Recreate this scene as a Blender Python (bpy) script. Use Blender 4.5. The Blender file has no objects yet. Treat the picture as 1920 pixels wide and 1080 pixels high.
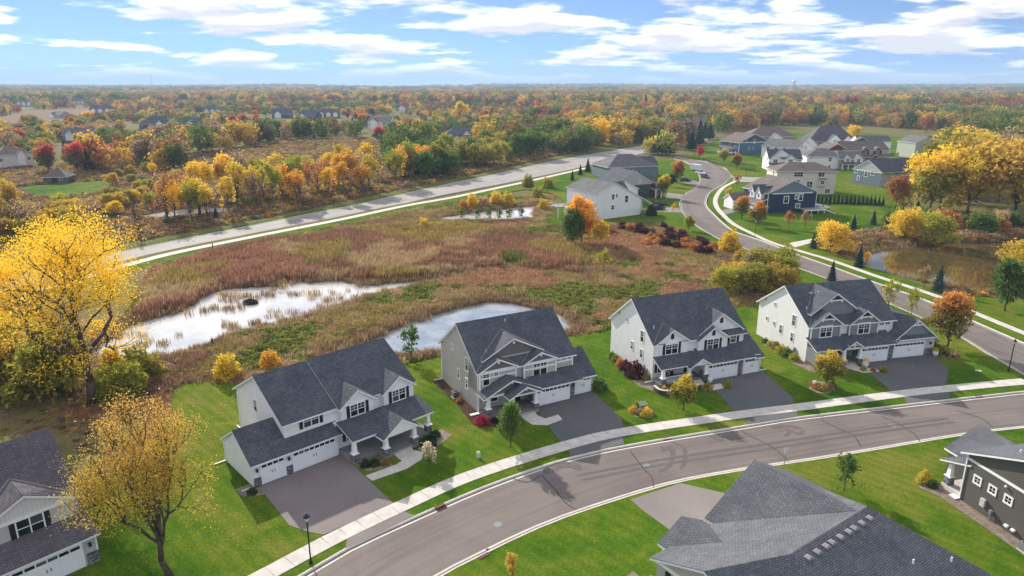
import bpy, math, random
import numpy as np
from mathutils import Vector
R = math.radians
scene = bpy.context.scene
COL = scene.collection
rng = np.random.default_rng(7)
random.seed(7)

# ------------------------------------------------------------------ camera
CAM_H, FPX, HOR = 40.0, 1300.0, 158.0
TH = math.atan((540 - HOR) / FPX); CT, ST = math.cos(TH), math.sin(TH)
cam_d = bpy.data.cameras.new('camera'); cam = bpy.data.objects.new('camera', cam_d); COL.objects.link(cam)
cam_d.sensor_width = 36; cam_d.lens = 36 * FPX / 1920; cam_d.clip_start = 0.5; cam_d.clip_end = 30000
cam.location = (0, 0, CAM_H); cam.rotation_euler = (math.pi / 2 - TH, 0, 0)
scene.camera = cam

# ------------------------------------------------------------------ sun, sky, exposure
SUN_AZ, SUN_EL = R(-31), R(27)            # azimuth measured from +Y towards +X
sun_d = bpy.data.lights.new('sun', 'SUN'); sun_d.energy = 2.15; sun_d.angle = R(0.6); sun_d.color = (1, .93, .82)
sun = bpy.data.objects.new('sun', sun_d); COL.objects.link(sun)
sd = Vector((math.sin(SUN_AZ) * math.cos(SUN_EL), math.cos(SUN_AZ) * math.cos(SUN_EL), math.sin(SUN_EL)))
sun.rotation_euler = sd.to_track_quat('Z', 'Y').to_euler()
sun.location = (0, 0, 200)

def mk(nt, typ, **kw):
    n = nt.nodes.new(typ)
    for k, v in kw.items():
        if k.startswith('i_'):
            key = k[2:]; key = int(key) if key.isdigit() else key.replace('_', ' ')
            n.inputs[key].default_value = v
        else: setattr(n, k, v)
    return n
def lk(nt, a, b): nt.links.new(a, b)

world = bpy.data.worlds.new('World'); scene.world = world; world.use_nodes = True
nt = world.node_tree; nt.nodes.clear()
tc = mk(nt, 'ShaderNodeTexCoord')
sq = mk(nt, 'ShaderNodeSeparateXYZ'); lk(nt, tc.outputs['Generated'], sq.inputs[0])
zk = mk(nt, 'ShaderNodeMath', operation='MULTIPLY_ADD', i_1=2.4, i_2=.25); lk(nt, sq.outputs[2], zk.inputs[0])
zl = mk(nt, 'ShaderNodeMath', operation='MINIMUM', i_1=.6); lk(nt, zk.outputs[0], zl.inputs[0])
vb = mk(nt, 'ShaderNodeCombineXYZ'); lk(nt, sq.outputs[0], vb.inputs[0]); lk(nt, sq.outputs[1], vb.inputs[1]); lk(nt, zl.outputs[0], vb.inputs[2])
vn = mk(nt, 'ShaderNodeVectorMath', operation='NORMALIZE'); lk(nt, vb.outputs[0], vn.inputs[0])
sky = mk(nt, 'ShaderNodeTexSky', sky_type='NISHITA', sun_disc=False, sun_elevation=SUN_EL, sun_rotation=SUN_AZ, air_density=1.0, dust_density=0.0, ozone_density=1.5)
lk(nt, vn.outputs[0], sky.inputs['Vector'])
# cloud deck: the view direction carried on to a level sheet overhead
sp = mk(nt, 'ShaderNodeSeparateXYZ'); lk(nt, tc.outputs['Generated'], sp.inputs[0])
zc = mk(nt, 'ShaderNodeMath', operation='MAXIMUM', i_1=0.0); lk(nt, sp.outputs[2], zc.inputs[0])
za = mk(nt, 'ShaderNodeMath', operation='ADD', i_1=0.12); lk(nt, zc.outputs[0], za.inputs[0])
dx = mk(nt, 'ShaderNodeMath', operation='DIVIDE'); lk(nt, sp.outputs[0], dx.inputs[0]); lk(nt, za.outputs[0], dx.inputs[1])
dy = mk(nt, 'ShaderNodeMath', operation='DIVIDE'); lk(nt, sp.outputs[1], dy.inputs[0]); lk(nt, za.outputs[0], dy.inputs[1])
cb = mk(nt, 'ShaderNodeCombineXYZ'); lk(nt, dx.outputs[0], cb.inputs[0]); lk(nt, dy.outputs[0], cb.inputs[1]); cb.inputs[2].default_value = 2.67  # seed chosen for cloud look and for fill from clouds out of view
def cloud_noise(k):
    ad = mk(nt, 'ShaderNodeVectorMath', operation='MULTIPLY'); ad.inputs[1].default_value = (k, k, 1); lk(nt, cb.outputs[0], ad.inputs[0])
    n = mk(nt, 'ShaderNodeTexNoise', noise_dimensions='3D', i_Scale=1.3, i_Detail=9.0, i_Roughness=.50, i_Lacunarity=2.2, i_Distortion=.12); lk(nt, ad.outputs[0], n.inputs['Vector'])
    return n.outputs[0]
n1 = cloud_noise(1.0); n2 = cloud_noise(.945)
mr = mk(nt, 'ShaderNodeMapRange', interpolation_type='SMOOTHSTEP'); mr.inputs[1].default_value = .44; mr.inputs[2].default_value = .55; lk(nt, n1, mr.inputs[0])
sh = mk(nt, 'ShaderNodeMapRange', interpolation_type='SMOOTHSTEP'); sh.inputs[1].default_value = .44; sh.inputs[2].default_value = .60; lk(nt, n2, sh.inputs[0])
cc = mk(nt, 'ShaderNodeMixRGB'); cc.inputs[1].default_value = (3.6, 3.55, 3.5, 1); cc.inputs[2].default_value = (1.95, 1.9, 2.0, 1); lk(nt, sh.outputs[0], cc.inputs[0])
hz = mk(nt, 'ShaderNodeMapRange'); hz.inputs[1].default_value = 0.0; hz.inputs[2].default_value = .035; hz.inputs[3].default_value = .03; hz.inputs[4].default_value = .93; lk(nt, sp.outputs[2], hz.inputs[0])
mm = mk(nt, 'ShaderNodeMath', operation='MULTIPLY'); lk(nt, mr.outputs[0], mm.inputs[0]); lk(nt, hz.outputs[0], mm.inputs[1])
sg = mk(nt, 'ShaderNodeMixRGB', blend_type='MULTIPLY', i_0=1.0); sg.inputs[2].default_value = (.355, .38, .41, 1); lk(nt, sky.outputs[0], sg.inputs[1])
mx = mk(nt, 'ShaderNodeMixRGB'); lk(nt, mm.outputs[0], mx.inputs[0]); lk(nt, sg.outputs[0], mx.inputs[1]); lk(nt, cc.outputs[0], mx.inputs[2])
bg = mk(nt, 'ShaderNodeBackground', i_Strength=0.15); lk(nt, mx.outputs[0], bg.inputs[0])
ow = mk(nt, 'ShaderNodeOutputWorld'); lk(nt, bg.outputs[0], ow.inputs[0])

vs = scene.view_settings; vs.view_transform = 'Standard'; vs.look = 'None'; vs.exposure = 1.68; vs.gamma = 1.0
scene.cycles.use_denoising = True; scene.cycles.max_bounces = 5; scene.cycles.diffuse_bounces = 2; scene.cycles.glossy_bounces = 2
scene.cycles.transmission_bounces = 3; scene.cycles.volume_bounces = 0; scene.cycles.transparent_max_bounces = 4
scene.cycles.sample_clamp_indirect = 6

# ------------------------------------------------------------------ ground positions: a pixel of the photograph carried onto the level ground
def G(px, py, z=0.0):
    u = (px - 960) / FPX; v = (py - 540) / FPX; t = (CAM_H - z) / (ST + v * CT)
    return np.array([u * t, (CT - v * ST) * t])
def GL(pts): return [G(*p) for p in pts]

# ------------------------------------------------------------------ materials
MATS = {}
def new_mat(name):
    m = bpy.data.materials.new(name); m.use_nodes = True; m.node_tree.nodes.clear(); return m, m.node_tree
def ramp(nt, fac, stops):
    r = mk(nt, 'ShaderNodeValToRGB'); e = r.color_ramp.elements
    while len(e) < len(stops): e.new(.5)
    for el, (p, c) in zip(e, stops): el.position = p; el.color = (*c, 1)
    lk(nt, fac, r.inputs[0]); return r.outputs[0]
def noise(nt, vec, scale, detail=3, rough=.55, dist=0):
    n = mk(nt, 'ShaderNodeTexNoise', i_Scale=scale, i_Detail=detail, i_Roughness=rough, i_Distortion=dist)
    if vec is not None: lk(nt, vec, n.inputs['Vector'])
    return n.outputs[0]
def obj_pos(nt):
    g = mk(nt, 'ShaderNodeNewGeometry'); return g.outputs['Position']
def uv_vec(nt): return mk(nt, 'ShaderNodeUVMap').outputs[0]
def mixc(nt, fac, a, b, blend='MIX'):
    m = mk(nt, 'ShaderNodeMixRGB', blend_type=blend)
    for i, x in ((0, fac), (1, a), (2, b)):
        if isinstance(x, (int, float)): m.inputs[i].default_value = x
        elif isinstance(x, tuple): m.inputs[i].default_value = (*x, 1)
        else: lk(nt, x, m.inputs[i])
    return m.outputs[0]
def math_(nt, op, a, b=None):
    m = mk(nt, 'ShaderNodeMath', operation=op)
    for i, x in ((0, a), (1, b)):
        if x is None: continue
        if isinstance(x, (int, float)): m.inputs[i].default_value = x
        else: lk(nt, x, m.inputs[i])
    return m.outputs[0]
def finish(m, nt, col, rough=.8, bump=None, bstr=.3, bdist=.02, spec=.3, metal=0):
    p = mk(nt, 'ShaderNodeBsdfPrincipled', i_Roughness=rough, i_Metallic=metal); p.inputs['Specular IOR Level'].default_value = spec
    if isinstance(col, tuple): p.inputs['Base Color'].default_value = (*col, 1)
    else: lk(nt, col, p.inputs['Base Color'])
    if bump is not None:
        b = mk(nt, 'ShaderNodeBump', i_Strength=bstr, i_Distance=bdist); lk(nt, bump, b.inputs['Height']); lk(nt, b.outputs[0], p.inputs['Normal'])
    o = mk(nt, 'ShaderNodeOutputMaterial'); lk(nt, p.outputs[0], o.inputs[0]); return m
def plain(name, col, rough=.6, spec=.3, metal=0, var=.12, scale=1.5):
    m, nt = new_mat(name); n = noise(nt, obj_pos(nt), scale, 4)
    c = ramp(nt, n, [(.3, tuple(x * (1 - var) for x in col)), (.7, tuple(min(1, x * (1 + var)) for x in col))])
    return finish(m, nt, c, rough, None, spec=spec, metal=metal)
def siding(name, col, lap=.15, vertical=False):
    m, nt = new_mat(name); uv = uv_vec(nt); s = mk(nt, 'ShaderNodeSeparateXYZ'); lk(nt, uv, s.inputs[0])
    fr = math_(nt, 'FRACT', math_(nt, 'DIVIDE', s.outputs[0 if vertical else 1], .32 if vertical else lap))
    n = noise(nt, obj_pos(nt), .8, 4); c = ramp(nt, n, [(.3, tuple(x * .92 for x in col)), (.7, col)])
    line = math_(nt, 'LESS_THAN', fr, .13); c2 = mixc(nt, math_(nt, 'MULTIPLY', line, .28), c, tuple(x * .35 for x in col))
    return finish(m, nt, c2, .65, fr, .5, .02)
def shingle(name, col, col2):
    m, nt = new_mat(name); uv = uv_vec(nt)
    b = mk(nt, 'ShaderNodeTexBrick', i_Scale=1.0, offset=.37); b.inputs['Brick Width'].default_value = .42; b.inputs['Row Height'].default_value = .17
    b.inputs['Mortar Size'].default_value = .018; b.inputs['Color1'].default_value = (*col, 1); b.inputs['Color2'].default_value = (*col2, 1); b.inputs['Mortar'].default_value = (*[x * .28 for x in col], 1); b.inputs['Bias'].default_value = -.1
    lk(nt, uv, b.inputs['Vector'])
    n = noise(nt, obj_pos(nt), .45, 5, .6); c = mixc(nt, .75, b.outputs[0], ramp(nt, n, [(.25, (.66, .66, .7)), (.75, (1.3, 1.27, 1.22))]), 'MULTIPLY')
    f = noise(nt, uv, 9, 2); c = mixc(nt, .5, c, ramp(nt, f, [(.3, (.75, .75, .78)), (.7, (1.25, 1.22, 1.2))]), 'MULTIPLY')
    s = mk(nt, 'ShaderNodeSeparateXYZ'); lk(nt, uv, s.inputs[0]); fr = math_(nt, 'FRACT', math_(nt, 'DIVIDE', s.outputs[1], .17))
    return finish(m, nt, c, .9, fr, .35, .02, spec=.2)
def stone(name, cols):
    m, nt = new_mat(name); mp = mk(nt, 'ShaderNodeMapping'); mp.inputs['Scale'].default_value = (2.2, 5.5, 1); lk(nt, uv_vec(nt), mp.inputs[0])
    v = mk(nt, 'ShaderNodeTexVoronoi', i_Scale=1.0, i_Randomness=.8); lk(nt, mp.outputs[0], v.inputs['Vector'])
    e = mk(nt, 'ShaderNodeTexVoronoi', feature='DISTANCE_TO_EDGE', i_Scale=1.0, i_Randomness=.8); lk(nt, mp.outputs[0], e.inputs['Vector'])
    s = mk(nt, 'ShaderNodeSeparateColor'); lk(nt, v.outputs['Color'], s.inputs[0])
    c = ramp(nt, s.outputs[0], [(i / (len(cols) - 1), k) for i, k in enumerate(cols)])
    c = mixc(nt, math_(nt, 'LESS_THAN', e.outputs[0], .06), c, (.06, .06, .065))
    return finish(m, nt, c, .85, e.outputs[0], .8, .05)
def ground_mix(name, stops, s1, s2, bscale, bstr, rough=.95, stripes=0):
    m, nt = new_mat(name); p = obj_pos(nt)
    a = noise(nt, p, s1, 5, .6, .4); b = noise(nt, p, s2, 4, .7)
    f = math_(nt, 'ADD', math_(nt, 'MULTIPLY', a, .62), math_(nt, 'MULTIPLY', b, .38))
    c = ramp(nt, f, stops)
    if stripes:
        w = mk(nt, 'ShaderNodeTexWave', wave_type='BANDS', bands_direction='DIAGONAL', i_Scale=.28, i_Distortion=2.0, i_Detail=2.0); lk(nt, p, w.inputs['Vector'])
        c = mixc(nt, stripes, c, ramp(nt, w.outputs[1], [(.3, (.86, .9, .86)), (.7, (1.12, 1.08, 1.05))]), 'MULTIPLY')
    h = noise(nt, p, bscale, 4, .7)
    c = mixc(nt, .6, c, ramp(nt, h, [(.3, (.6, .62, .6)), (.7, (1.35, 1.32, 1.3))]), 'MULTIPLY')
    return finish(m, nt, c, rough, h, bstr, .12, spec=.02)
def asphalt(name, lo, hi, tracks=False):
    m, nt = new_mat(name); p = obj_pos(nt)
    a = noise(nt, p, .12, 5, .6, .6); g = noise(nt, p, 14, 3)
    c = ramp(nt, a, [(.32, lo), (.7, hi)])
    c = mixc(nt, .45, c, ramp(nt, g, [(.3, (.75, .75, .75)), (.7, (1.25, 1.25, 1.25))]), 'MULTIPLY')
    if tracks:
        s = mk(nt, 'ShaderNodeSeparateXYZ'); lk(nt, uv_vec(nt), s.inputs[0])
        cmb = mk(nt, 'ShaderNodeCombineXYZ'); lk(nt, math_(nt, 'MULTIPLY', s.outputs[0], .012), cmb.inputs[0]); lk(nt, math_(nt, 'MULTIPLY', s.outputs[1], 1.0), cmb.inputs[1])
        t = noise(nt, cmb.outputs[0], 1.1, 4, .65)
        c = mixc(nt, .8, c, ramp(nt, t, [(.36, (.74, .74, .76)), (.52, (1.0, 1.0, 1.0)), (.7, (1.12, 1.1, 1.08))]), 'MULTIPLY')
        v = mk(nt, 'ShaderNodeTexVoronoi', feature='DISTANCE_TO_EDGE', i_Scale=.09, i_Randomness=1.0)
        w = noise(nt, p, .5, 3); pa = mk(nt, 'ShaderNodeVectorMath', operation='ADD'); lk(nt, p, pa.inputs[0])
        cw = mk(nt, 'ShaderNodeCombineXYZ'); lk(nt, math_(nt, 'MULTIPLY', w, 4.0), cw.inputs[0]); lk(nt, math_(nt, 'MULTIPLY', w, -3.0), cw.inputs[1]); lk(nt, cw.outputs[0], pa.inputs[1]); lk(nt, pa.outputs[0], v.inputs['Vector'])
    return finish(m, nt, c, .85, g, .15, .01, spec=.25)
def leaf(name, a, b, top=None, tr=.48, instancer=False, gain=1.7):
    m, nt = new_mat(name); a, b, top = [None if q is None else tuple(min(.95, w * gain) for w in q) for q in (a, b, top)]
    at = mk(nt, 'ShaderNodeAttribute', attribute_name='lv')
    if instancer:
        ti = mk(nt, 'ShaderNodeAttribute', attribute_type='INSTANCER', attribute_name='tint')
        c = mixc(nt, 1.0, ti.outputs[0], ramp(nt, at.outputs['Fac'], [(0, (.55, .55, .55)), (1, (1.3, 1.28, 1.2))]), 'MULTIPLY')
    else:
        c = mixc(nt, at.outputs['Fac'], a, b)
        if top is not None:
            hh = mk(nt, 'ShaderNodeAttribute', attribute_name='hh')
            k = ramp(nt, math_(nt, 'ADD', hh.outputs['Fac'], math_(nt, 'MULTIPLY', at.outputs['Fac'], .25)), [(.66, (0, 0, 0)), (1.02, (1, 1, 1))])
            c = mixc(nt, k, c, top)
        oi = mk(nt, 'ShaderNodeObjectInfo')
        c = mixc(nt, .8, c, ramp(nt, oi.outputs['Random'], [(0, (.72, .74, .8)), (.5, (1, 1, 1)), (1, (1.28, 1.16, 1.05))]), 'MULTIPLY')
    d = mk(nt, 'ShaderNodeBsdfDiffuse'); t = mk(nt, 'ShaderNodeBsdfTranslucent'); lk(nt, c, d.inputs[0]); lk(nt, c, t.inputs[0])
    x = mk(nt, 'ShaderNodeMixShader', i_0=tr); lk(nt, d.outputs[0], x.inputs[1]); lk(nt, t.outputs[0], x.inputs[2])
    o = mk(nt, 'ShaderNodeOutputMaterial'); lk(nt, x.outputs[0], o.inputs[0]); return m
def water(name, base, murk_or_sky, rough, ior):
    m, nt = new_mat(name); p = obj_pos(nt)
    n = noise(nt, p, .25, 5, .65); c = ramp(nt, n, [(.35, base), (.7, murk_or_sky)])
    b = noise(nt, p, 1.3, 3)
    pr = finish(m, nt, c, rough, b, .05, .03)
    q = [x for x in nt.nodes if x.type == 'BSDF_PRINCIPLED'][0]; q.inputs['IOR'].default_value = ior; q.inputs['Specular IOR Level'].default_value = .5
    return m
def glass_mat(name, col):
    m, nt = new_mat(name); oi = mk(nt, 'ShaderNodeObjectInfo')
    c = ramp(nt, oi.outputs['Random'], [(0, tuple(x * .6 for x in col)), (.6, col), (1, (.10, .13, .13))])
    return finish(m, nt, c, .06, None, spec=.6)
M = MATS
M['white'] = siding('white_siding', (.92, .92, .915)); M['offwhite'] = siding('off_white_siding', (.89, .88, .86)); M['cream'] = siding('cream_siding', (.74, .71, .63))
M['taupe'] = siding('taupe_siding', (.5, .475, .44)); M['taupe_dark'] = siding('dark_taupe_shakes', (.17, .165, .16)); M['brown'] = siding('brown_siding', (.125, .115, .105), .17)
M['greyboard'] = siding('grey_board_and_batten', (.24, .25, .27), vertical=True); M['lightgrey'] = siding('light_grey_siding', (.5, .5, .5)); M['boardwhite'] = siding('white_board_and_batten', (.74, .73, .71), vertical=True)
M['navy'] = siding('navy_siding', (.022, .05, .10)); M['blue'] = siding('slate_blue_siding', (.075, .15, .24)); M['greyblue'] = siding('grey_blue_siding', (.19, .23, .28)); M['darkgrey'] = siding('dark_grey_siding', (.07, .08, .095))
M['red'] = siding('barn_red_siding', (.16, .035, .035)); M['green'] = siding('sage_siding', (.42, .46, .36)); M['tan'] = siding('tan_siding', (.40, .34, .27)); M['dirtywhite'] = siding('pale_grey_siding', (.56, .55, .54))
M['trim'] = plain('white_trim', (.88, .88, .87), .5, var=.05); M['shutter'] = plain('black_shutter_paint', (.018, .028, .03), .5)
M['roof'] = shingle('charcoal_shingles', (.088, .10, .12), (.14, .15, .17)); M['roofslate'] = shingle('slate_blue_shingles', (.12, .13, .145), (.17, .18, .197)); M['roofpurple'] = shingle('weathered_plum_shingles', (.12, .11, .125), (.17, .155, .17))
M['roofbrown'] = shingle('brown_shingles', (.17, .14, .125), (.23, .195, .175)); M['roofgrey'] = shingle('grey_shingles', (.15, .15, .155), (.205, .2, .205))
M['stone'] = stone('ledge_stone', [(.10, .10, .11), (.2, .195, .2), (.32, .3, .29), (.16, .17, .2)]); M['block'] = stone('burgundy_wall_block', [(.10, .05, .055), (.16, .08, .08), (.12, .06, .07)])
M['valley'] = plain('grey_flashing', (.22, .21, .22), .6)
M['glass'] = glass_mat('window_glass', (.018, .022, .026)); M['dark'] = plain('dark_opening', (.02, .022, .025), .5)
M['door'] = plain('white_garage_door_paint', (.85, .855, .86), .45, var=.04); M['hardware'] = plain('black_metal', (.012, .012, .014), .4, spec=.5)
M['concrete'] = plain('concrete', (.56, .52, .47), .9, var=.14, scale=.9); M['curb'] = plain('kerb_concrete', (.58, .535, .475), .9, var=.13, scale=.8); M['porch'] = plain('porch_concrete', (.25, .25, .245), .9)
M['street'] = asphalt('street_asphalt', (.148, .124, .113), (.20, .168, .15), True); M['drive'] = asphalt('driveway_asphalt', (.10, .10, .104), (.135, .128, .13)); M['drive_brown'] = asphalt('weathered_driveway_asphalt', (.185, .155, .15), (.225, .19, .18)); M['drive_pale'] = asphalt('pale_driveway_asphalt', (.2, .178, .165), (.25, .22, .2))
M['mainroad'] = asphalt('main_road_asphalt', (.27, .25, .235), (.37, .34, .31), True); M['tar'] = plain('tar_crack_filler', (.075, .068, .066), .9); M['rubber_shadow'] = plain('tyre_and_shadow_marks', (.118, .104, .099), .9); M['chalk'] = plain('chalk', (.15, .15, .165), .95)
def lawn_mat():
    m, nt = new_mat('lawn_grass'); p = obj_pos(nt)
    big = noise(nt, p, .045, 4, .6, .8); mid = noise(nt, p, .33, 5, .65, .5); fine = noise(nt, p, 3.5, 5, .75); tiny = noise(nt, p, 16, 3, .7)
    f = math_(nt, 'ADD', math_(nt, 'MULTIPLY', big, .5), math_(nt, 'ADD', math_(nt, 'MULTIPLY', mid, .36), math_(nt, 'MULTIPLY', fine, .14)))
    c = ramp(nt, f, [(.36, (.032, .088, .006)), (.45, (.06, .128, .009)), (.52, (.098, .152, .014)), (.59, (.152, .168, .028)), (.68, (.22, .19, .065))])
    w = mk(nt, 'ShaderNodeTexWave', wave_type='BANDS', bands_direction='DIAGONAL', i_Scale=.33, i_Distortion=1.2, i_Detail=2.0); lk(nt, p, w.inputs['Vector'])
    c = mixc(nt, .55, c, ramp(nt, w.outputs[1], [(.3, (.84, .9, .84)), (.7, (1.14, 1.08, 1.05))]), 'MULTIPLY')
    c = mixc(nt, .75, c, ramp(nt, fine, [(.32, (.6, .66, .6)), (.68, (1.38, 1.3, 1.3))]), 'MULTIPLY')
    c = mixc(nt, .6, c, ramp(nt, tiny, [(.3, (.62, .68, .62)), (.7, (1.38, 1.3, 1.25))]), 'MULTIPLY')
    return finish(m, nt, c, .95, tiny, .6, .08, spec=.02)
M['lawn'] = lawn_mat()
M['verge'] = M['lawn']
M['wild'] = ground_mix('wild_ground', [(.3, (.10, .085, .04)), (.45, (.19, .145, .075)), (.55, (.13, .14, .045)), (.7, (.28, .21, .12))], .07, .7, 3.0, .8)
M['litter'] = ground_mix('leaf_litter', [(.3, (.10, .062, .038)), (.5, (.19, .115, .065)), (.7, (.30, .18, .09))], .2, 1.5, 6.0, .8)
M['field'] = ground_mix('fallow_field', [(.3, (.16, .10, .065)), (.5, (.22, .145, .10)), (.7, (.17, .15, .06))], .04, .5, 2.0, .6)
M['mulch'] = ground_mix('bark_mulch', [(.3, (.05, .03, .022)), (.7, (.12, .07, .05))], 1, 4, 14, .8); M['rock'] = ground_mix('river_rock_mulch', [(.3, (.16, .115, .09)), (.5, (.28, .22, .18)), (.7, (.42, .36, .3))], 1.5, 6, 16, .9)
M['bark'] = plain('bark', (.085, .065, .05), .95, var=.4, scale=4); M['bark_pale'] = plain('pale_bark', (.17, .14, .12), .95, var=.35, scale=4)
M['marsh_water'] = water('sky_white_marsh_water', (.52, .51, .48), (.66, .65, .61), .06, 1.8); M['pond_water'] = water('pond_water', (.24, .26, .27), (.42, .43, .42), .04, 2.2); M['brown_water'] = water('brown_pond_water', (.06, .042, .02), (.10, .07, .03), .04, 1.36)  # pale marsh base colour and raised IOR paint in the reflected sky
M['scum'] = plain('pale_pond_scum', (.42, .42, .3), .9, var=.3)
M['carwhite'] = plain('white_car_paint', (.75, .75, .75), .25, spec=.6); M['cardark'] = plain('dark_blue_car_paint', (.018, .028, .045), .2, spec=.7); M['carblack'] = plain('black_car_paint', (.012, .012, .014), .2, spec=.7); M['tyre'] = plain('tyre', (.015, .015, .015), .9); M['rim'] = plain('wheel_rim', (.35, .35, .36), .35, metal=.8); M['lamp_red'] = plain('tail_lamp_red', (.3, .01, .01), .3); M['lamp_clear'] = plain('headlamp_lens', (.6, .6, .62), .2)
M['iron'] = plain('rusty_iron', (.13, .06, .045), .8, var=.3, scale=5); M['ac'] = plain('grey_metal_cabinet', (.22, .225, .23), .5); M['utility_green'] = plain('utility_green', (.13, .2, .14), .6); M['pedestal'] = plain('pale_plastic', (.5, .54, .5), .6); M['deck'] = plain('deck_boards', (.28, .25, .23), .8); M['brick'] = stone('brown_stone', [(.16, .13, .11), (.24, .2, .17), (.2, .16, .13)])
M['pot'] = plain('white_glazed_pot', (.72, .74, .78), .3); M['flower'] = plain('yellow_mums', (.75, .45, .02), .9, var=.3, scale=20)
M['soffit'] = M['trim']

# ------------------------------------------------------------------ mesh builder
class MB:
    def __init__(s): s.v = []; s.f = []
    def add(s, vs, fs):
        o = len(s.v); s.v += [tuple(map(float, p)) for p in vs]; s.f += [tuple(i + o for i in q) for q in fs]; return s
    def box(s, x0, x1, y0, y1, z0, z1):
        return s.add([(x0, y0, z0), (x1, y0, z0), (x1, y1, z0), (x0, y1, z0), (x0, y0, z1), (x1, y0, z1), (x1, y1, z1), (x0, y1, z1)],
                     [(3, 2, 1, 0), (4, 5, 6, 7), (0, 1, 5, 4), (1, 2, 6, 5), (2, 3, 7, 6), (3, 0, 4, 7)])
    def taper(s, cx, cy, z0, z1, r0, r1):
        return s.add([(cx - r0, cy - r0, z0), (cx + r0, cy - r0, z0), (cx + r0, cy + r0, z0), (cx - r0, cy + r0, z0), (cx - r1, cy - r1, z1), (cx + r1, cy - r1, z1), (cx + r1, cy + r1, z1), (cx - r1, cy + r1, z1)],
                     [(3, 2, 1, 0), (4, 5, 6, 7), (0, 1, 5, 4), (1, 2, 6, 5), (2, 3, 7, 6), (3, 0, 4, 7)])
    def slab(s, pts, up=.0, down=.15):           # a sheet given by its top corners, thickened straight down
        n = len(pts); t = [(p[0], p[1], p[2] + up) for p in pts]; b = [(p[0], p[1], p[2] - down) for p in pts]
        return s.add(t + b, [tuple(range(n)), tuple(range(2 * n - 1, n - 1, -1))] + [(i, i + n, (i + 1) % n + n, (i + 1) % n) for i in range(n)])
    def prism_y(s, pts, y0, y1):                  # outline in x,z (counter-clockwise from the front) swept along y
        n = len(pts)
        return s.add([(x, y0, z) for x, z in pts] + [(x, y1, z) for x, z in pts], [tuple(range(n)), tuple(range(2 * n - 1, n - 1, -1))] + [(i, i + n, (i + 1) % n + n, (i + 1) % n)[::1] for i in range(n)])
    def prism_x(s, pts, x0, x1):                  # outline in y,z swept along x
        n = len(pts)
        return s.add([(x0, y, z) for y, z in pts] + [(x1, y, z) for y, z in pts], [tuple(range(n))[::-1], tuple(range(n, 2 * n))] + [((i + 1) % n, (i + 1) % n + n, i + n, i) for i in range(n)])
    def tube(s, p0, p1, r0, r1, n=6):
        p0, p1 = np.array(p0, float), np.array(p1, float); d = p1 - p0; d /= max(np.linalg.norm(d), 1e-6)
        a = np.cross(d, (0, 0, 1) if abs(d[2]) < .9 else (1, 0, 0)); a /= np.linalg.norm(a); b = np.cross(d, a)
        vs = []
        for p, r in ((p0, r0), (p1, r1)):
            for i in range(n): t = 2 * math.pi * i / n; vs.append(p + r * (a * math.cos(t) + b * math.sin(t)))
        return s.add(vs, [(i, (i + 1) % n, (i + 1) % n + n, i + n) for i in range(n)] + [tuple(range(n))[::-1], tuple(range(n, 2 * n))])
    def lathe(s, prof, n=10, c=(0, 0)):
        vs = [(c[0] + r * math.cos(2 * math.pi * i / n), c[1] + r * math.sin(2 * math.pi * i / n), z) for r, z in prof for i in range(n)]
        fs = [(k * n + i, k * n + (i + 1) % n, (k + 1) * n + (i + 1) % n, (k + 1) * n + i) for k in range(len(prof) - 1) for i in range(n)]
        return s.add(vs, fs + [tuple(range(n))[::-1], tuple(range((len(prof) - 1) * n, len(prof) * n))])
    def mesh(s, name, mat, uv=True, smooth=False):
        me = bpy.data.meshes.new(name); me.from_pydata(s.v, [], s.f)
        if mat is not None: me.materials.append(mat)
        if uv: auto_uv(me)
        if smooth: me.polygons.foreach_set('use_smooth', [True] * len(me.polygons))
        return me
    def build(s, name, mat, parent=None, **kw): return link(name, s.mesh(name, mat, **kw), parent)
def auto_uv(me):
    me.update(); nl = len(me.loops); npoly = len(me.polygons)
    if not npoly: return
    nor = np.empty(npoly * 3, 'f'); me.polygons.foreach_get('normal', nor); nor = nor.reshape(-1, 3)
    tot = np.empty(npoly, 'i'); me.polygons.foreach_get('loop_total', tot); lv = np.empty(nl, 'i'); me.loops.foreach_get('vertex_index', lv)
    co = np.empty(len(me.vertices) * 3, 'f'); me.vertices.foreach_get('co', co); co = co.reshape(-1, 3)
    u = np.stack([-nor[:, 1], nor[:, 0], np.zeros(npoly)], 1); ln = np.linalg.norm(u, axis=1); flat = ln < .05
    u[flat] = (1, 0, 0); ln[flat] = 1; u /= ln[:, None]; v = np.cross(nor, u)
    fi = np.repeat(np.arange(npoly), tot); p = co[lv]
    uv = np.stack([(p * u[fi]).sum(1), (p * v[fi]).sum(1)], 1).astype('f')
    me.uv_layers.new(name='UVMap').data.foreach_set('uv', uv.ravel())
def link(name, data, parent=None, loc=None, rz=0):
    o = bpy.data.objects.new(name, data); COL.objects.link(o)
    if parent is not None: o.parent = parent
    if loc is not None: o.location = loc
    if rz: o.rotation_euler = (0, 0, rz)
    return o
def tag(o, label=None, cat=None, group=None, kind=None):
    for k, v in (('label', label), ('category', cat), ('group', group), ('kind', kind)):
        if v: o[k] = v
    return o
def empty(name, loc, rz=0): return link(name, None, None, loc, rz)
def xyz(p, z=0): return (float(p[0]), float(p[1]), float(z))

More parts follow.
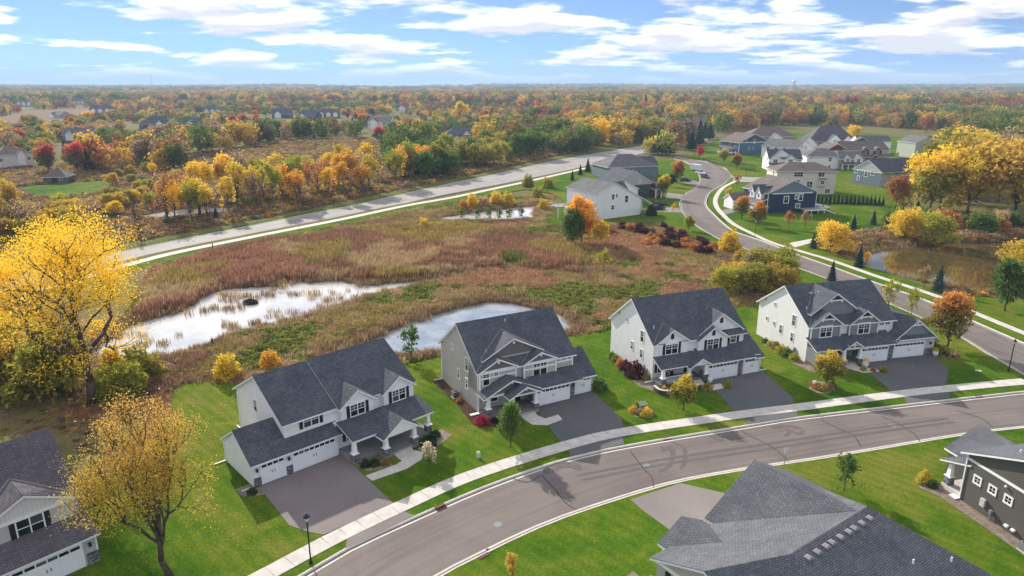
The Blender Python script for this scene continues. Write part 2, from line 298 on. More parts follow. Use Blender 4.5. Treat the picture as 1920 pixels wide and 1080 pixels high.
# ------------------------------------------------------------------ curves on the ground
def smooth(pts, step=1.5):
    p = np.array(pts, float); q = np.vstack([2 * p[0] - p[1], p, 2 * p[-1] - p[-2]]); out = []
    for i in range(1, len(q) - 2):
        a, b, c, d = q[i - 1:i + 3]; n = max(2, int(np.linalg.norm(c - b) / step))
        for t in np.linspace(0, 1, n, endpoint=False):
            out.append(.5 * ((2 * b) + (-a + c) * t + (2 * a - 5 * b + 4 * c - d) * t * t + (-a + 3 * b - 3 * c + d) * t ** 3))
    out.append(q[-2]); return np.array(out)
def resample(p, n=None, step=None):
    s = np.r_[0, np.cumsum(np.linalg.norm(np.diff(p, axis=0), axis=1))]
    if n is None: n = max(2, int(s[-1] / step) + 1)
    t = np.linspace(0, s[-1], n); return np.stack([np.interp(t, s, p[:, 0]), np.interp(t, s, p[:, 1])], 1)
def normals(p):
    d = np.gradient(p, axis=0); d /= np.linalg.norm(d, axis=1)[:, None]; return np.stack([-d[:, 1], d[:, 0]], 1)
def offset(p, d): return p + normals(p) * d
def strip(name, a, b, z, mat, parent=None, kind=None, za=None):
    n = len(a); mb = MB(); mb.v = [xyz(p, z) for p in a] + [xyz(p, z) for p in b]
    mb.f = [(i, i + n, i + n + 1, i + 1) for i in range(n - 1)]
    me = mb.mesh(name, mat, uv=False)
    s = np.r_[0, np.cumsum(np.linalg.norm(np.diff(a, axis=0), axis=1))]; w = np.linalg.norm(a - b, axis=1)
    uvs = []
    for i in range(n - 1): uvs += [s[i], 0, s[i], w[i], s[i + 1], w[i + 1], s[i + 1], 0]
    me.uv_layers.new(name='UVMap').data.foreach_set('uv', uvs)
    me.update()
    if me.polygons[0].normal.z < 0: me.flip_normals()
    o = link(name, me, parent)
    if kind: o['kind'] = kind
    return o
def poly(name, pts, z, mat, kind='structure', parent=None, thick=0):
    p = [xyz(q, z) for q in pts]; a = sum(p[i][0] * p[(i + 1) % len(p)][1] - p[(i + 1) % len(p)][0] * p[i][1] for i in range(len(p)))
    if a < 0: p = p[::-1]
    mb = MB()
    if thick: mb.slab(p, 0, thick)
    else: mb.add(p, [tuple(range(len(p)))])
    o = mb.build(name, mat, parent)
    if kind: o['kind'] = kind
    return o
def inside(P, poly_):
    x, y = P[:, 0], P[:, 1]; r = np.zeros(len(P), bool); q = np.array(poly_); n = len(q)
    for i in range(n):
        (x1, y1), (x2, y2) = q[i], q[(i + 1) % n]
        c = ((y1 > y) != (y2 > y)); xi = (x2 - x1) * (y - y1) / (y2 - y1 + 1e-12) + x1; r ^= c & (x < xi)
    return r
def vnoise(P, scale, seed=0):
    q = np.asarray(P)[:, :2] / scale; i = np.floor(q).astype(np.int64); f = q - i; f = f * f * (3 - 2 * f)
    def h(a, b): 
        n = (a * 374761393 + b * 668265263 + seed * 974711) & 0x7fffffff; n = ((n ^ (n >> 13)) * 1274126177) & 0x7fffffff; return ((n ^ (n >> 16)) & 0xffff) / 65535.0
    a, b, c, d = h(i[:, 0], i[:, 1]), h(i[:, 0] + 1, i[:, 1]), h(i[:, 0], i[:, 1] + 1), h(i[:, 0] + 1, i[:, 1] + 1)
    return (a * (1 - f[:, 0]) + b * f[:, 0]) * (1 - f[:, 1]) + (c * (1 - f[:, 0]) + d * f[:, 0]) * f[:, 1]
def fbm(P, scale, seed=0): return (vnoise(P, scale, seed) * .55 + vnoise(P, scale / 2.1, seed + 1) * .28 + vnoise(P, scale / 4.3, seed + 2) * .17)
# ------------------------------------------------------------------ the lie of the land
ST_FAR = smooth(GL([(330, 1215), (430, 1150), (558, 1080), (647, 1027), (777, 967), (920, 906), (1066, 857), (1200, 829), (1407, 795), (1496, 781), (1700, 757), (1860, 739), (1952, 729)]))
ST_NEAR = smooth(GL([(560, 1260), (700, 1160), (830, 1080), (899, 1044), (1029, 983), (1167, 935), (1276, 904), (1396, 882), (1473, 870.6), (1588, 853), (1804, 817), (1889, 806), (2200, 775)]))
WALK = smooth(GL([(250, 1215), (380, 1140), (494, 1080), (629, 1008), (747, 952), (881, 893), (1058, 836.5), (1170, 810), (1378, 779), (1500, 763.5), (1686, 739), (1800, 726.5), (1925, 715)]), .5)
UP_L = smooth(GL([(1262, 297), (1284, 303), (1303, 316), (1311, 333), (1305, 350), (1284, 363), (1274, 379), (1277, 396), (1291, 413), (1313, 429), (1349, 449), (1402, 468), (1490, 500), (1600, 542), (1700, 584), (1797, 630), (1850, 663), (1920, 703), (1962, 728)]))
UP_R = smooth(GL([(1268, 293), (1289, 298), (1325, 303), (1361, 316), (1374, 331), (1356, 346), (1337, 357), (1327, 369), (1325, 384), (1337, 399), (1375, 432), (1416, 446), (1500, 478), (1560, 499), (1640, 528), (1748, 566), (1823, 600), (1920, 642), (2000, 678), (2200, 770)]))
UP_WALK = smooth(GL([(1378, 340), (1356, 352), (1343, 369), (1342, 384), (1352, 399), (1375, 420), (1412, 439), (1447, 455), (1500, 471), (1560, 489), (1640, 517), (1757, 556), (1830, 588), (1920, 625), (2000, 657)]), 1)
MAIN_F = smooth(GL([(-300, 590), (0, 522), (140, 490), (304, 455), (447, 427), (572, 402), (682, 380), (765, 361), (862, 340), (960, 319), (1040, 301), (1137, 284), (1235, 268), (1330, 252)]), 3)
MAIN_N = smooth(GL([(-300, 622), (0, 546), (160, 507), (316, 470.6), (460, 441), (613, 411), (741, 385), (819, 367.5), (922, 348), (1045, 323), (1140, 301), (1190, 291), (1250, 278), (1345, 259)]), 3)
TRAIL = smooth(GL([(-300, 642), (0, 563), (160, 520), (305, 479.5), (470, 445), (640, 411.5), (760, 386), (850, 370), (935, 352), (1000, 338), (1100, 315)]), 2)
lawn_front = [tuple(p) for p in ST_FAR] + GL([(1962, 727), (1920, 703), (1850, 663), (1797, 630), (1700, 584), (1600, 542), (1490, 500), (1402, 468), (1397, 471), (1440, 492), (1490, 522), (1428, 570), (1372, 577), (1250, 598), (1150, 618), (1066, 630), (960, 645), (835, 667), (780, 680), (600, 706), (440, 719), (400, 712), (345, 716), (326, 732), (318, 775), (255, 850), (190, 905), (150, 980), (60, 1180)])
lawn_south = [tuple(p) for p in ST_NEAR] + [(140, 30), (-10, 30)]
lawn_left = GL([(870, 371), (935, 356), (1000, 341), (1045, 327), (1140, 305), (1190, 296), (1258, 299), (1284, 304), (1302, 317), (1310, 333), (1304, 350), (1283, 363), (1273, 379), (1276, 396), (1290, 413), (1312, 429), (1348, 449), (1402, 468), (1396, 471), (1349, 458), (1286, 433), (1248, 419), (1180, 421), (1118, 420), (1033, 421), (1030, 405), (1058, 378), (1035, 362), (985, 355), (930, 364), (870, 377)])
lawn_right = GL([(1500, 477), (1416, 445), (1375, 431), (1338, 398), (1326, 384), (1328, 369), (1338, 357), (1357, 346), (1375, 331), (1362, 316), (1325, 303), (1289, 297), (1310, 280), (1345, 262), (1480, 245), (1620, 248), (1760, 262), (1780, 300), (1730, 330), (1690, 395), (1660, 425), (1600, 437), (1540, 447), (1525, 456), (1560, 475), (1640, 503), (1700, 524), (1790, 552), (1850, 558), (1960, 566), (2050, 650), (2000, 677), (1920, 641), (1823, 599), (1748, 565), (1640, 527), (1560, 498)])
lawn_trail = None
W1 = GL([(190, 655), (225, 625), (262, 600), (330, 585), (391, 568), (408, 556), (422, 538), (463, 542), (519, 538), (541, 525), (585, 535), (625, 525), (663, 534), (729, 531), (800, 520), (866, 508), (868, 516), (800, 531), (729, 544), (676, 557), (572, 588), (479, 607), (435, 622), (416, 635), (363, 651), (300, 664), (230, 672), (190, 668)])
W2 = GL([(600, 662), (640, 650), (700, 630), (760, 605), (800, 591), (860, 574), (934, 561), (1003, 575), (1060, 592), (1084, 612), (1060, 624), (960, 634), (900, 642), (832, 657), (760, 664), (700, 666), (630, 672)])
def inflate(q, d):
    q = np.array(q); c = q.mean(0); return [tuple(c + (p - c) * (1 + d / max(np.linalg.norm(p - c), 1))) for p in q]
W1 = inflate(W1, 2.4); W2 = inflate(W2, 1.2)
W3 = GL([(800, 410), (856, 401), (930, 391), (1012, 382), (1004, 408), (960, 412), (880, 414)])
W4 = GL([(238, 412), (280, 397), (360, 388), (470, 386), (440, 396), (330, 408)])
W5 = GL([(1575, 490), (1612, 475), (1680, 462), (1760, 453), (1850, 450), (1990, 448), (2010, 520), (1920, 540), (1850, 545), (1770, 530), (1680, 512), (1620, 498)])
field_left = GL([(340, 300), (430, 285), (560, 262), (690, 262), (740, 280), (720, 320), (640, 330), (500, 320), (400, 350), (340, 340)])
field_far = GL([(-60, 232), (60, 207), (190, 203), (230, 215), (120, 230), (40, 240)])
lawn_gazebo = GL([(30, 352), (110, 343), (200, 338), (225, 345), (180, 362), (110, 378), (60, 368)])

xs = np.unique(np.r_[-9000, -6000, -4000, -2800, -2000, -1500, -1100, -850, -650, -500, -400, -330, np.arange(-280, -140, 12), np.arange(-140, 262, 1.6), np.arange(270, 420, 14), 480, 560, 680, 850, 1100, 1500, 2000, 2800, 4000, 6000, 9000])
ys = np.unique(np.r_[-400, -200, -80, 0, np.arange(20, 240, 1.6), np.arange(240, 470, 3), np.arange(480, 700, 20), 760, 850, 1000, 1200, 1500, 1900, 2400, 3000, 3800, 5000, 6500, 9000])
gx, gy = np.meshgrid(xs, ys); GP = np.stack([gx.ravel(), gy.ravel()], 1)
near = (np.abs(GP[:, 0] - 50) < 330) & (GP[:, 1] < 520)
dev = np.zeros(len(GP), bool); pond = np.zeros(len(GP), float)
for q in (lawn_front, lawn_south, lawn_left, lawn_right, list(map(tuple, ST_FAR)) + list(map(tuple, ST_NEAR[::-1])), list(map(tuple, UP_L)) + list(map(tuple, UP_R[::-1])), list(map(tuple, MAIN_F)) + list(map(tuple, MAIN_N[::-1])), lawn_gazebo): dev |= inside(GP, q)
for p_, q_ in ((TRAIL, 3.0),):
    dev |= inside(GP, list(map(tuple, offset(p_, 5))) + list(map(tuple, offset(p_, -5)[::-1])))
for q in (W1, W2, W3, W4, W5): pond = np.maximum(pond, inside(GP, q).astype(float))
shape = gx.shape
def blur(a, n):
    a = a.reshape(shape).copy()
    for _ in range(n):
        a[1:-1] = (a[:-2] + 2 * a[1:-1] + a[2:]) / 4; a[:, 1:-1] = (a[:, :-2] + 2 * a[:, 1:-1] + a[:, 2:]) / 4
    return a.ravel()
devb = np.clip(blur(dev.astype(float), 2) * 1.6, 0, 1); pondb = blur(pond, 3)
gz = (fbm(GP, 22, 3) - .45) * .9 * near + .05
gz = gz * (1 - devb) - .4 * devb
gz = gz - 1.9 * np.clip(pondb - .12 + (fbm(GP, 5, 9) - .5) * .35 * (pondb > .02), 0, 1) * (pondb > .01)
far = np.hypot(GP[:, 0], GP[:, 1])
gz = np.where(far > 5200, gz + (fbm(GP, 1900, 21) * 95 + fbm(GP, 700, 5) * 22 - 40) * np.clip((far - 5200) / 900, 0, 1), gz)
gme = bpy.data.meshes.new('ground'); nx, ny = len(xs), len(ys)
gi = np.arange(nx * ny).reshape(ny, nx); faces = np.stack([gi[:-1, :-1], gi[:-1, 1:], gi[1:, 1:], gi[1:, :-1]], -1).reshape(-1, 4)
gme.from_pydata(np.c_[GP, gz].tolist(), [], faces.tolist()); gme.materials.append(M['wild']); gme.polygons.foreach_set('use_smooth', [True] * len(gme.polygons))
ground = link('ground', gme); ground['kind'] = 'structure'
GZ = gz.reshape(shape)
def gh(P):                                          # ground height at points
    P = np.atleast_2d(P); i = np.clip(np.searchsorted(xs, P[:, 0]) - 1, 0, nx - 2); j = np.clip(np.searchsorted(ys, P[:, 1]) - 1, 0, ny - 2)
    u = np.clip((P[:, 0] - xs[i]) / (xs[i + 1] - xs[i]), 0, 1); v = np.clip((P[:, 1] - ys[j]) / (ys[j + 1] - ys[j]), 0, 1)
    return (GZ[j, i] * (1 - u) + GZ[j, i + 1] * u) * (1 - v) + (GZ[j + 1, i] * (1 - u) + GZ[j + 1, i + 1] * u) * v

def inflate(q, d):
    q = np.array(q); c = q.mean(0); return [tuple(c + (p - c) * (1 + d / max(np.linalg.norm(p - c), 1))) for p in q]
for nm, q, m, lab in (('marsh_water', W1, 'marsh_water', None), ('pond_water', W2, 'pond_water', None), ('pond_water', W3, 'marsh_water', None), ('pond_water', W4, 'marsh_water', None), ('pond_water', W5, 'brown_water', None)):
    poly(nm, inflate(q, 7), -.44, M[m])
poly('lawn', lawn_front, 0, M['lawn'], thick=.5); poly('lawn', lawn_south, 0, M['lawn'], thick=.5); poly('lawn', lawn_left, .02, M['lawn'], thick=.5); poly('lawn', lawn_right, .02, M['lawn'], thick=.5); poly('lawn', lawn_gazebo, .03, M['lawn'], thick=.5)
poly('field', field_left, .55, M['field'], thick=.9); poly('field', field_far, .55, M['field'], thick=.9)
poly('leaf_litter', GL([(-80, 770), (60, 740), (180, 745), (300, 735), (326, 732), (318, 775), (255, 850), (190, 905), (150, 980), (60, 1180), (-300, 1180)]), .0, M['litter'], 'structure', thick=.3)

# ------------------------------------------------------------------ roads, kerbs, pavements
def road(name, a, b, z, mat):
    n = max(len(a), len(b)); return strip(name, resample(a, n), resample(b, n), z, mat, kind='structure')
street = road('street', ST_FAR, ST_NEAR[:], -.13, M['street'])
upper = road('street', UP_L, UP_R, -.125, M['street'])
# the mouth where the two streets join, out past the corner lamp
poly('street', [tuple(ST_FAR[-1]), tuple(UP_L[-1]), tuple(UP_R[-1]), tuple(ST_NEAR[-1]), tuple(ST_NEAR[-30])], -.134, M['street'])
mainr = road('main_road', MAIN_F, MAIN_N, -.1, M['mainroad'])
strip('bicycle_path', offset(TRAIL, 1.4), offset(TRAIL, -1.4), .06, M['curb'], kind='structure')
strip('grass_verge', offset(TRAIL, -1.4), offset(TRAIL, -7.5), .03, M['lawn'], kind='structure')
strip('grass_verge', offset(TRAIL, 4.2), offset(TRAIL, 1.4), .03, M['wild'], kind='structure')
strip('grass_verge', offset(MAIN_F, 4), offset(MAIN_F, 0), .03, M['lawn'], kind='structure')
def kerb(name, line, side, seg, label=None):
    root = empty(name, (0, 0, 0)); root['kind'] = 'structure'
    prof = [(-.72, -.12), (-.28, -.14), (-.2, .005), (-.02, .02), (0, -.3)]
    p = resample(line, step=seg); n = normals(p) * side
    for i in range(len(p) - 1):
        t = p[i + 1] - p[i]; t = t / np.linalg.norm(t) * .012; mb = MB(); vs = []
        for q, nn, e in ((p[i], n[i], t), (p[i + 1], n[i + 1], -t)):
            vs += [xyz(q + e + nn * d, z) for d, z in prof]
        k = len(prof); f = [(j, j + 1, j + 1 + k, j + k) for j in range(k - 1)] + [tuple(range(k)), tuple(range(2 * k - 1, k - 1, -1))]
        if side > 0: f = [q[::-1] for q in f]
        mb.add(vs, f).build('kerb_section', M['curb'], root)
    return root
kerb('kerb', ST_FAR, 1, 3.0); kerb('kerb', ST_NEAR, -1, 3.0); kerb('kerb', UP_L, -1, 6.0); kerb('kerb', UP_R, 1, 6.0); kerb('kerb', MAIN_N[10:], -1, 14.0); kerb('kerb', MAIN_F[10:], 1, 14.0)
walk = empty('pavement', (0, 0, 0)); walk['kind'] = 'structure'
slab_me = MB().box(-.905, .905, -.93, .93, -.12, .055).mesh('slab', M['concrete'])
wp = resample(WALK, step=1.84); wn = normals(wp)
for i in range(len(wp) - 1):
    c = (wp[i] + wp[i + 1]) / 2; a = math.atan2(*(wp[i + 1] - wp[i])[::-1]); o = link('slab', slab_me, walk, xyz(c, random.uniform(-.006, .006)), a)
strip('pavement', offset(UP_WALK, .8), offset(UP_WALK, -.8), .06, M['concrete'], kind='structure')
# driveways and aprons
def drive(px, mat, z=.035): return poly('driveway', GL(px), z, M[mat], thick=.2)
drive([(486, 913), (640, 851), (737, 944), (607, 1003), (575, 997), (542, 985)], 'drive_brown'); drive([(651, 1010), (757, 959), (778, 967), (648, 1028)], 'drive_brown', .036)
drive([(1001, 763), (1080, 740), (1110, 733), (1166, 786), (1168, 802), (1052, 830)], 'drive'); drive([(1067, 842), (1167, 818), (1170, 833), (1068, 857)], 'drive', .036)
drive([(1326, 716), (1394, 702), (1426, 693), (1487, 746), (1488, 757), (1379, 773)], 'drive'); drive([(1399, 783), (1492, 770), (1497, 781), (1403, 796)], 'drive', .036)
drive([(1610, 682), (1673, 667), (1742, 662), (1768, 682), (1779, 692), (1773, 722), (1673, 735)], 'drive'); drive([(1696, 744), (1779, 734), (1782, 746), (1701, 757)], 'drive', .036)
drive([(1182, 937), (1276, 906), (1372, 928), (1380, 975), (1330, 1010), (1253, 992), (1205, 957)], 'drive_pale')
drive([(1230, 384), (1274, 391), (1277, 399), (1228, 397)], 'drive_pale'); drive([(1249, 361), (1284, 365), (1278, 373), (1250, 372)], 'drive_pale'); drive([(1280, 334), (1310, 341), (1306, 349), (1278, 342)], 'drive_pale')
drive([(1349, 396), (1405, 381), (1412, 389), (1353, 404)], 'drive_pale'); drive([(1340, 387), (1344, 386), (1352, 398), (1346, 400)], 'drive_pale', .03)
drive([(1374, 341), (1375, 331), (1450, 333), (1560, 332), (1560, 341), (1450, 342)], 'mainroad'); drive([(1650, 300), (1760, 296), (1760, 306), (1650, 308)], 'mainroad')
drive([(1480, 456), (1520, 448), (1590, 440), (1660, 431), (1662, 436), (1590, 446), (1520, 456), (1490, 464)], 'concrete', .04)
drive([(1070, 282), (1100, 283), (1130, 288), (1120, 296), (1060, 300), (1080, 292)], 'mainroad', -.06)
# tar-filled cracks, tyre marks and painted cast shadows, chalk on the road and driveway
def stroke(pts, w, z, mat, name, parent=None):
    p = smooth(pts, .25) if len(pts) > 2 else resample(np.array(pts, float), 6)
    n = len(p); k = np.clip(np.minimum(np.arange(n), np.arange(n)[::-1]) / 3.0 + .3, 0, 1)[:, None]; nn = normals(p)
    return strip(name, p + nn * w / 2 * k, p - nn * w / 2 * k, z, M[mat], parent)
for px in ([(1180, 842), (1188, 852), (1200, 868), (1210, 880), (1222, 893), (1226, 912)], [(1388, 804), (1402, 813), (1440, 832), (1465, 850), (1480, 864)], [(1538, 785), (1570, 801), (1600, 815), (1616, 838)], [(1650, 778), (1680, 790), (1714, 812), (1727, 828)], [(1795, 768), (1840, 783), (1862, 800)], [(1015, 888), (1040, 915), (1060, 940), (1082, 955)], [(1560, 519), (1590, 530)], [(1850, 618), (1905, 650)], [(1850, 650), (1900, 668)], [(960, 895), (990, 902), (1015, 888)]):
    stroke(GL(px), .16, -.109, 'tar', 'crack', street)
zt = -.127
for px, w in (([(1255, 838), (1262, 850), (1254, 872), (1235, 884)], .55), ([(1258, 826), (1282, 838), (1284, 862), (1276, 878)], .5), ([(1237, 836), (1250, 840), (1268, 842)], .7), ([(1240, 845), (1255, 836), (1262, 832)], .45), ([(1472, 802), (1480, 806), (1478, 813), (1470, 816)], .5), ([(1445, 800), (1480, 797), (1505, 803)], .6), ([(1485, 806), (1498, 812), (1508, 806)], .5),
              ([(1080, 890), (1250, 858), (1420, 833), (1600, 806), (1780, 782)], .4), ([(1090, 898), (1260, 866), (1430, 841), (1610, 813), (1790, 789)], .4), ([(1020, 885), (1045, 872), (1072, 870), (1090, 878)], 1.2), ([(1330, 815), (1350, 822), (1352, 826)], .8)):  # last two strokes put cast shadow into the street as dark marks
    zt += .0013; stroke(GL(px), w, zt, 'rubber_shadow', 'tyre_or_shadow_mark', street)
chalk_drive = [o for o in bpy.data.objects if o.name == 'driveway.002'][0]
zt = .038
def K(x, y): return G(1000 + x / 10.667, 740 + y / 10.667)
for L in ([(500, 560), (420, 565), (410, 610), (500, 600), (520, 640), (470, 665), (360, 650)], [(555, 640), (545, 520), (530, 480), (640, 560)], [(560, 570), (610, 540)], [(640, 460), (700, 530)], [(700, 530), (705, 440)], [(705, 440), (760, 540)], [(740, 430), (800, 545)],
          [(780, 640), (700, 640), (700, 680), (770, 690), (770, 725), (690, 735)], [(840, 740), (850, 640), (870, 620), (910, 720)], [(850, 695), (895, 680)], [(930, 620), (960, 715), (1010, 700)], [(1080, 625), (1030, 640), (1040, 690), (1100, 680)], [(1060, 552), (1180, 568)], [(1225, 495), (1275, 493)]):
    zt += .0012; stroke([K(*p) for p in L], .07, zt, 'chalk', 'chalk_stroke', chalk_drive)
# ------------------------------------------------------------------ houses
WCACHE = {}
def window_meshes(w, h, n, grid, casing):
    key = (round(w, 2), round(h, 2), n, grid, casing)
    if key in WCACHE: return WCACHE[key]
    c = casing; fr = MB()                                   # faces -y, origin at its centre on the wall
    fr.box(-w / 2 - c, w / 2 + c, -.06, .02, h / 2, h / 2 + c); fr.box(-w / 2 - c, w / 2 + c, -.07, .02, -h / 2 - c, -h / 2)
    fr.box(-w / 2 - c, -w / 2, -.055, .02, -h / 2, h / 2); fr.box(w / 2, w / 2 + c, -.055, .02, -h / 2, h / 2)
    uw = w / n
    for i in range(1, n): fr.box(-w / 2 + i * uw - .05, -w / 2 + i * uw + .05, -.05, .02, -h / 2, h / 2)
    if h > .9: fr.box(-w / 2, w / 2, -.045, .02, -.03, .03)
    mu = MB()
    if grid:
        for i in range(n):
            xm = -w / 2 + (i + .5) * uw; z0 = 0 if h > .9 else -h / 2
            mu.box(xm - .02, xm + .02, -.035, 0, z0, h / 2); zm = (z0 + h / 2) / 2; mu.box(xm - uw / 2, xm + uw / 2, -.033, 0, zm - .018, zm + .018)
    rows = [(-h / 2, 0), (0, h / 2)] if h > .9 else [(-h / 2, h / 2)]
    pane = MB().box(-uw / 2 + .03, uw / 2 - .03, -.012, .02, 0, rows[0][1] - rows[0][0]).mesh('pane', M['glass'])
    WCACHE[key] = (fr.mesh('window', M['trim']), mu.mesh('muntin', M['trim']) if grid else None, pane, [(-w / 2 + (i + .5) * uw, r[0]) for i in range(n) for r in rows])
    return WCACHE[key]
SHUT = {}
FACES = {'f': 0, 'l': -math.pi / 2, 'r': math.pi / 2, 'b': math.pi}
class House:
    def __init__(s, name, label, loc, ang, wall='white', roof='roof', cat='house', group=None, z=0):
        s.root = empty(name, xyz(loc, z), R(ang)); tag(s.root, label, cat, group); s.wall = wall; s.roof = roof
    def part(s, name, mb, mat, parent=None): return mb.build(name, M[mat] if isinstance(mat, str) else mat, parent or s.root)
    def at(s, f, u, w):                                      # a point on a wall: face, running coordinate, wall plane
        return (u, w) if f in 'fb' else (w, u)
    def win(s, f, u, w, z, ww, hh, n=1, grid=True, shutters=False, casing=.1):
        me, mu, pane, spots = window_meshes(ww, hh, n, grid, casing)
        x, y = s.at(f, u, w); o = link('window', me, s.root, (x, y, z), FACES[f])
        if mu: link('muntin', mu, o)
        for px, pz in spots: link('pane', pane, o, (px, 0, pz))
        if shutters:
            k = round(hh, 2)
            if k not in SHUT:
                m = MB().box(-.2, .2, -.05, .02, -hh / 2 - .05, hh / 2 + .05)
                for i in range(5): m.box(-.15, .15, -.07, -.05, -hh / 2 + i * hh / 5 + .03, -hh / 2 + (i + 1) * hh / 5 - .03)
                SHUT[k] = m.mesh('shutter', M['shutter'])
            for d in (-1, 1):
                off = d * (ww / 2 + casing + .22); q = s.at(f, u + (off if f in 'fl' else -off), w); link('shutter', SHUT[k], s.root, (q[0], q[1], z), FACES[f])
    def slopes(s, quads, mat=None, trim=.2):                # roof planes: shingle sheet above a white board edge
        a, b = MB(), MB()
        for q in quads: a.slab(q, .05, .0); b.slab(q, -.004, trim)
        s.part('roof', a, mat or s.roof); s.part('fascia', b, 'trim')
    def gable(s, x0, x1, y0, y1, z0, ze, p, axis='x', wall=None, roof=None, oh=.4, og=.3, walls=True, og2=None, gwall=None):
        wall = wall or s.wall; og2 = og if og2 is None else og2
        if axis == 'x':
            m = (y0 + y1) / 2; zr = ze + p * (m - y0); lo = ze - oh * p
            s.slopes([[(x0 - og, y0 - oh, lo), (x1 + og2, y0 - oh, lo), (x1 + og2, m, zr), (x0 - og, m, zr)], [(x1 + og2, y1 + oh, lo), (x0 - og, y1 + oh, lo), (x0 - og, m, zr), (x1 + og2, m, zr)]], roof)
            if walls: s.part('wall', MB().prism_x([(y0, z0), (y1, z0), (y1, ze - .1), (m, zr - .1), (y0, ze - .1)], x0, x1), wall)
        else:
            m = (x0 + x1) / 2; zr = ze + p * (m - x0); lo = ze - oh * p
            s.slopes([[(x0 - oh, y1 + og2, lo), (x0 - oh, y0 - og, lo), (m, y0 - og, zr), (m, y1 + og2, zr)], [(x1 + oh, y0 - og, lo), (x1 + oh, y1 + og2, lo), (m, y1 + og2, zr), (m, y0 - og, zr)]], roof)
            if walls: s.part('wall', MB().prism_y([(x0, z0), (x1, z0), (x1, ze - .1), (m, zr - .1), (x0, ze - .1)], y0, y1), wall)
            if gwall: s.part('gable_panel', MB().prism_y([(x0 + .05, ze - .35), (x1 - .05, ze - .35), (m, zr - .2)], y0 - .03, y0 + .1), gwall)
        return zr
    def hip(s, x0, x1, y0, y1, z0, ze, p, wall=None, roof=None, oh=.5):
        wall = wall or s.wall; X0, X1, Y0, Y1 = x0 - oh, x1 + oh, y0 - oh, y1 + oh; d = (Y1 - Y0) / 2; lo = ze - oh * p
        if X1 - X0 >= Y1 - Y0:
            zr = lo + p * d; a, b = (X0 + d, (Y0 + Y1) / 2, zr), (X1 - d, (Y0 + Y1) / 2, zr)
            q = [[(X0, Y0, lo), (X1, Y0, lo), b, a], [(X1, Y1, lo), (X0, Y1, lo), a, b], [(X0, Y1, lo), (X0, Y0, lo), a], [(X1, Y0, lo), (X1, Y1, lo), b]]
        else:
            d = (X1 - X0) / 2; zr = lo + p * d; a, b = ((X0 + X1) / 2, Y0 + d, zr), ((X0 + X1) / 2, Y1 - d, zr)
            q = [[(X0, Y1, lo), (X0, Y0, lo), a, b], [(X1, Y0, lo), (X1, Y1, lo), b, a], [(X0, Y0, lo), (X1, Y0, lo), a], [(X1, Y1, lo), (X0, Y1, lo), b]]
        s.slopes(q, roof); s.part('wall', MB().box(x0, x1, y0, y1, z0, ze), wall); return zr
    def pent(s, x0, x1, yf, yb, zf, zb, roof=None): s.slopes([[(x0, yf, zf), (x1, yf, zf), (x1, yb, zb), (x0, yb, zb)]], roof, .16)
    def walls(s, x0, x1, y0, y1, z0, z1, mat=None): s.part('wall', MB().box(x0, x1, y0, y1, z0, z1), mat or s.wall)
    def cross(s, x0, x1, yf, ye, ze, p, z0, main, wall=None, oh=.3, og=.35, valley=True, gwall=None, roof=None):
        # a front gable running back into the main slope z = main[0] + main[1] * (y - main[2])
        zm, mp, my = main; m = (x0 + x1) / 2; zr = ze + p * (m - x0)
        yb = my + (zr - zm) / mp; lo = ze - oh * p; yl = my + (lo - zm) / mp
        s.slopes([[(x0 - oh, max(yl, yf), lo), (x0 - oh, yf - og, lo), (m, yf - og, zr), (m, yb, zr)], [(x1 + oh, yf - og, lo), (x1 + oh, max(yl, yf), lo), (m, yb, zr), (m, yf - og, zr)]], roof)
        s.part('wall', MB().prism_y([(x0, z0), (x1, z0), (x1, ze - .1), (m, zr - .12), (x0, ze - .1)], yf, ye), wall or s.wall)
        if gwall: s.part('gable_panel', MB().prism_y([(x0 + .05, ze - .1), (x1 - .05, ze - .1), (m, zr - .2)], yf - .03, yf + .1), gwall)
        if valley:
            for xe in (x0 - oh, x1 + oh):
                v = MB(); a, b = np.array((xe, max(yl, yf), lo + .075)), np.array((m, yb, zr + .075)); d = np.array((.09 if xe < m else -.09, 0, 0))
                v.slab([tuple(a - d), tuple(a + d), tuple(b + d), tuple(b - d)] if xe < m else [tuple(a + d), tuple(a - d), tuple(b - d), tuple(b + d)], .01, .02); s.part('valley_flashing', v, 'valley')
        return zr
    def garage(s, x0, x1, y, z1=2.35, n=4, z0=.02):
        m = MB().box(x0, x1, y - .04, y + .1, z0, z1)
        d = s.part('garage_door', m, 'door'); w = (x1 - x0) / n
        s.part('door_casing', MB().box(x0 - .16, x1 + .16, y - .07, y + .05, z1, z1 + .2).box(x0 - .16, x0, y - .07, y + .05, z0, z1).box(x1, x1 + .16, y - .07, y + .05, z0, z1), 'trim')
        rows = [(z0 + .06 + i * (z1 - z0 - .62) / 3, z0 + (i + 1) * (z1 - z0 - .62) / 3) for i in range(3)]
        k = ('gp', round(w, 2), round(z1, 2))
        if k not in WCACHE:
            WCACHE[k] = (MB().box(-w / 2 + .06, w / 2 - .06, -.02, 0, 0, rows[0][1] - rows[0][0]).mesh('panel', M['door']), MB().box(-w / 4 + .06, w / 4 - .06, -.025, 0, 0, .28).mesh('pane', M['glass']))
        pm, gm = WCACHE[k]
        for i in range(n):
            xc = x0 + (i + .5) * w
            for r in rows: link('panel', pm, d, (xc, y - .04, r[0]))
            for q in (-.25, .25): link('pane', gm, d, (xc + q * w, y - .04, z1 - .43))
        for q in (-.15, .15): s.part('handle', MB().box((x0 + x1) / 2 + q - .03, (x0 + x1) / 2 + q + .03, y - .09, y - .04, z0 + 1.0, z0 + 1.3), 'hardware', d)
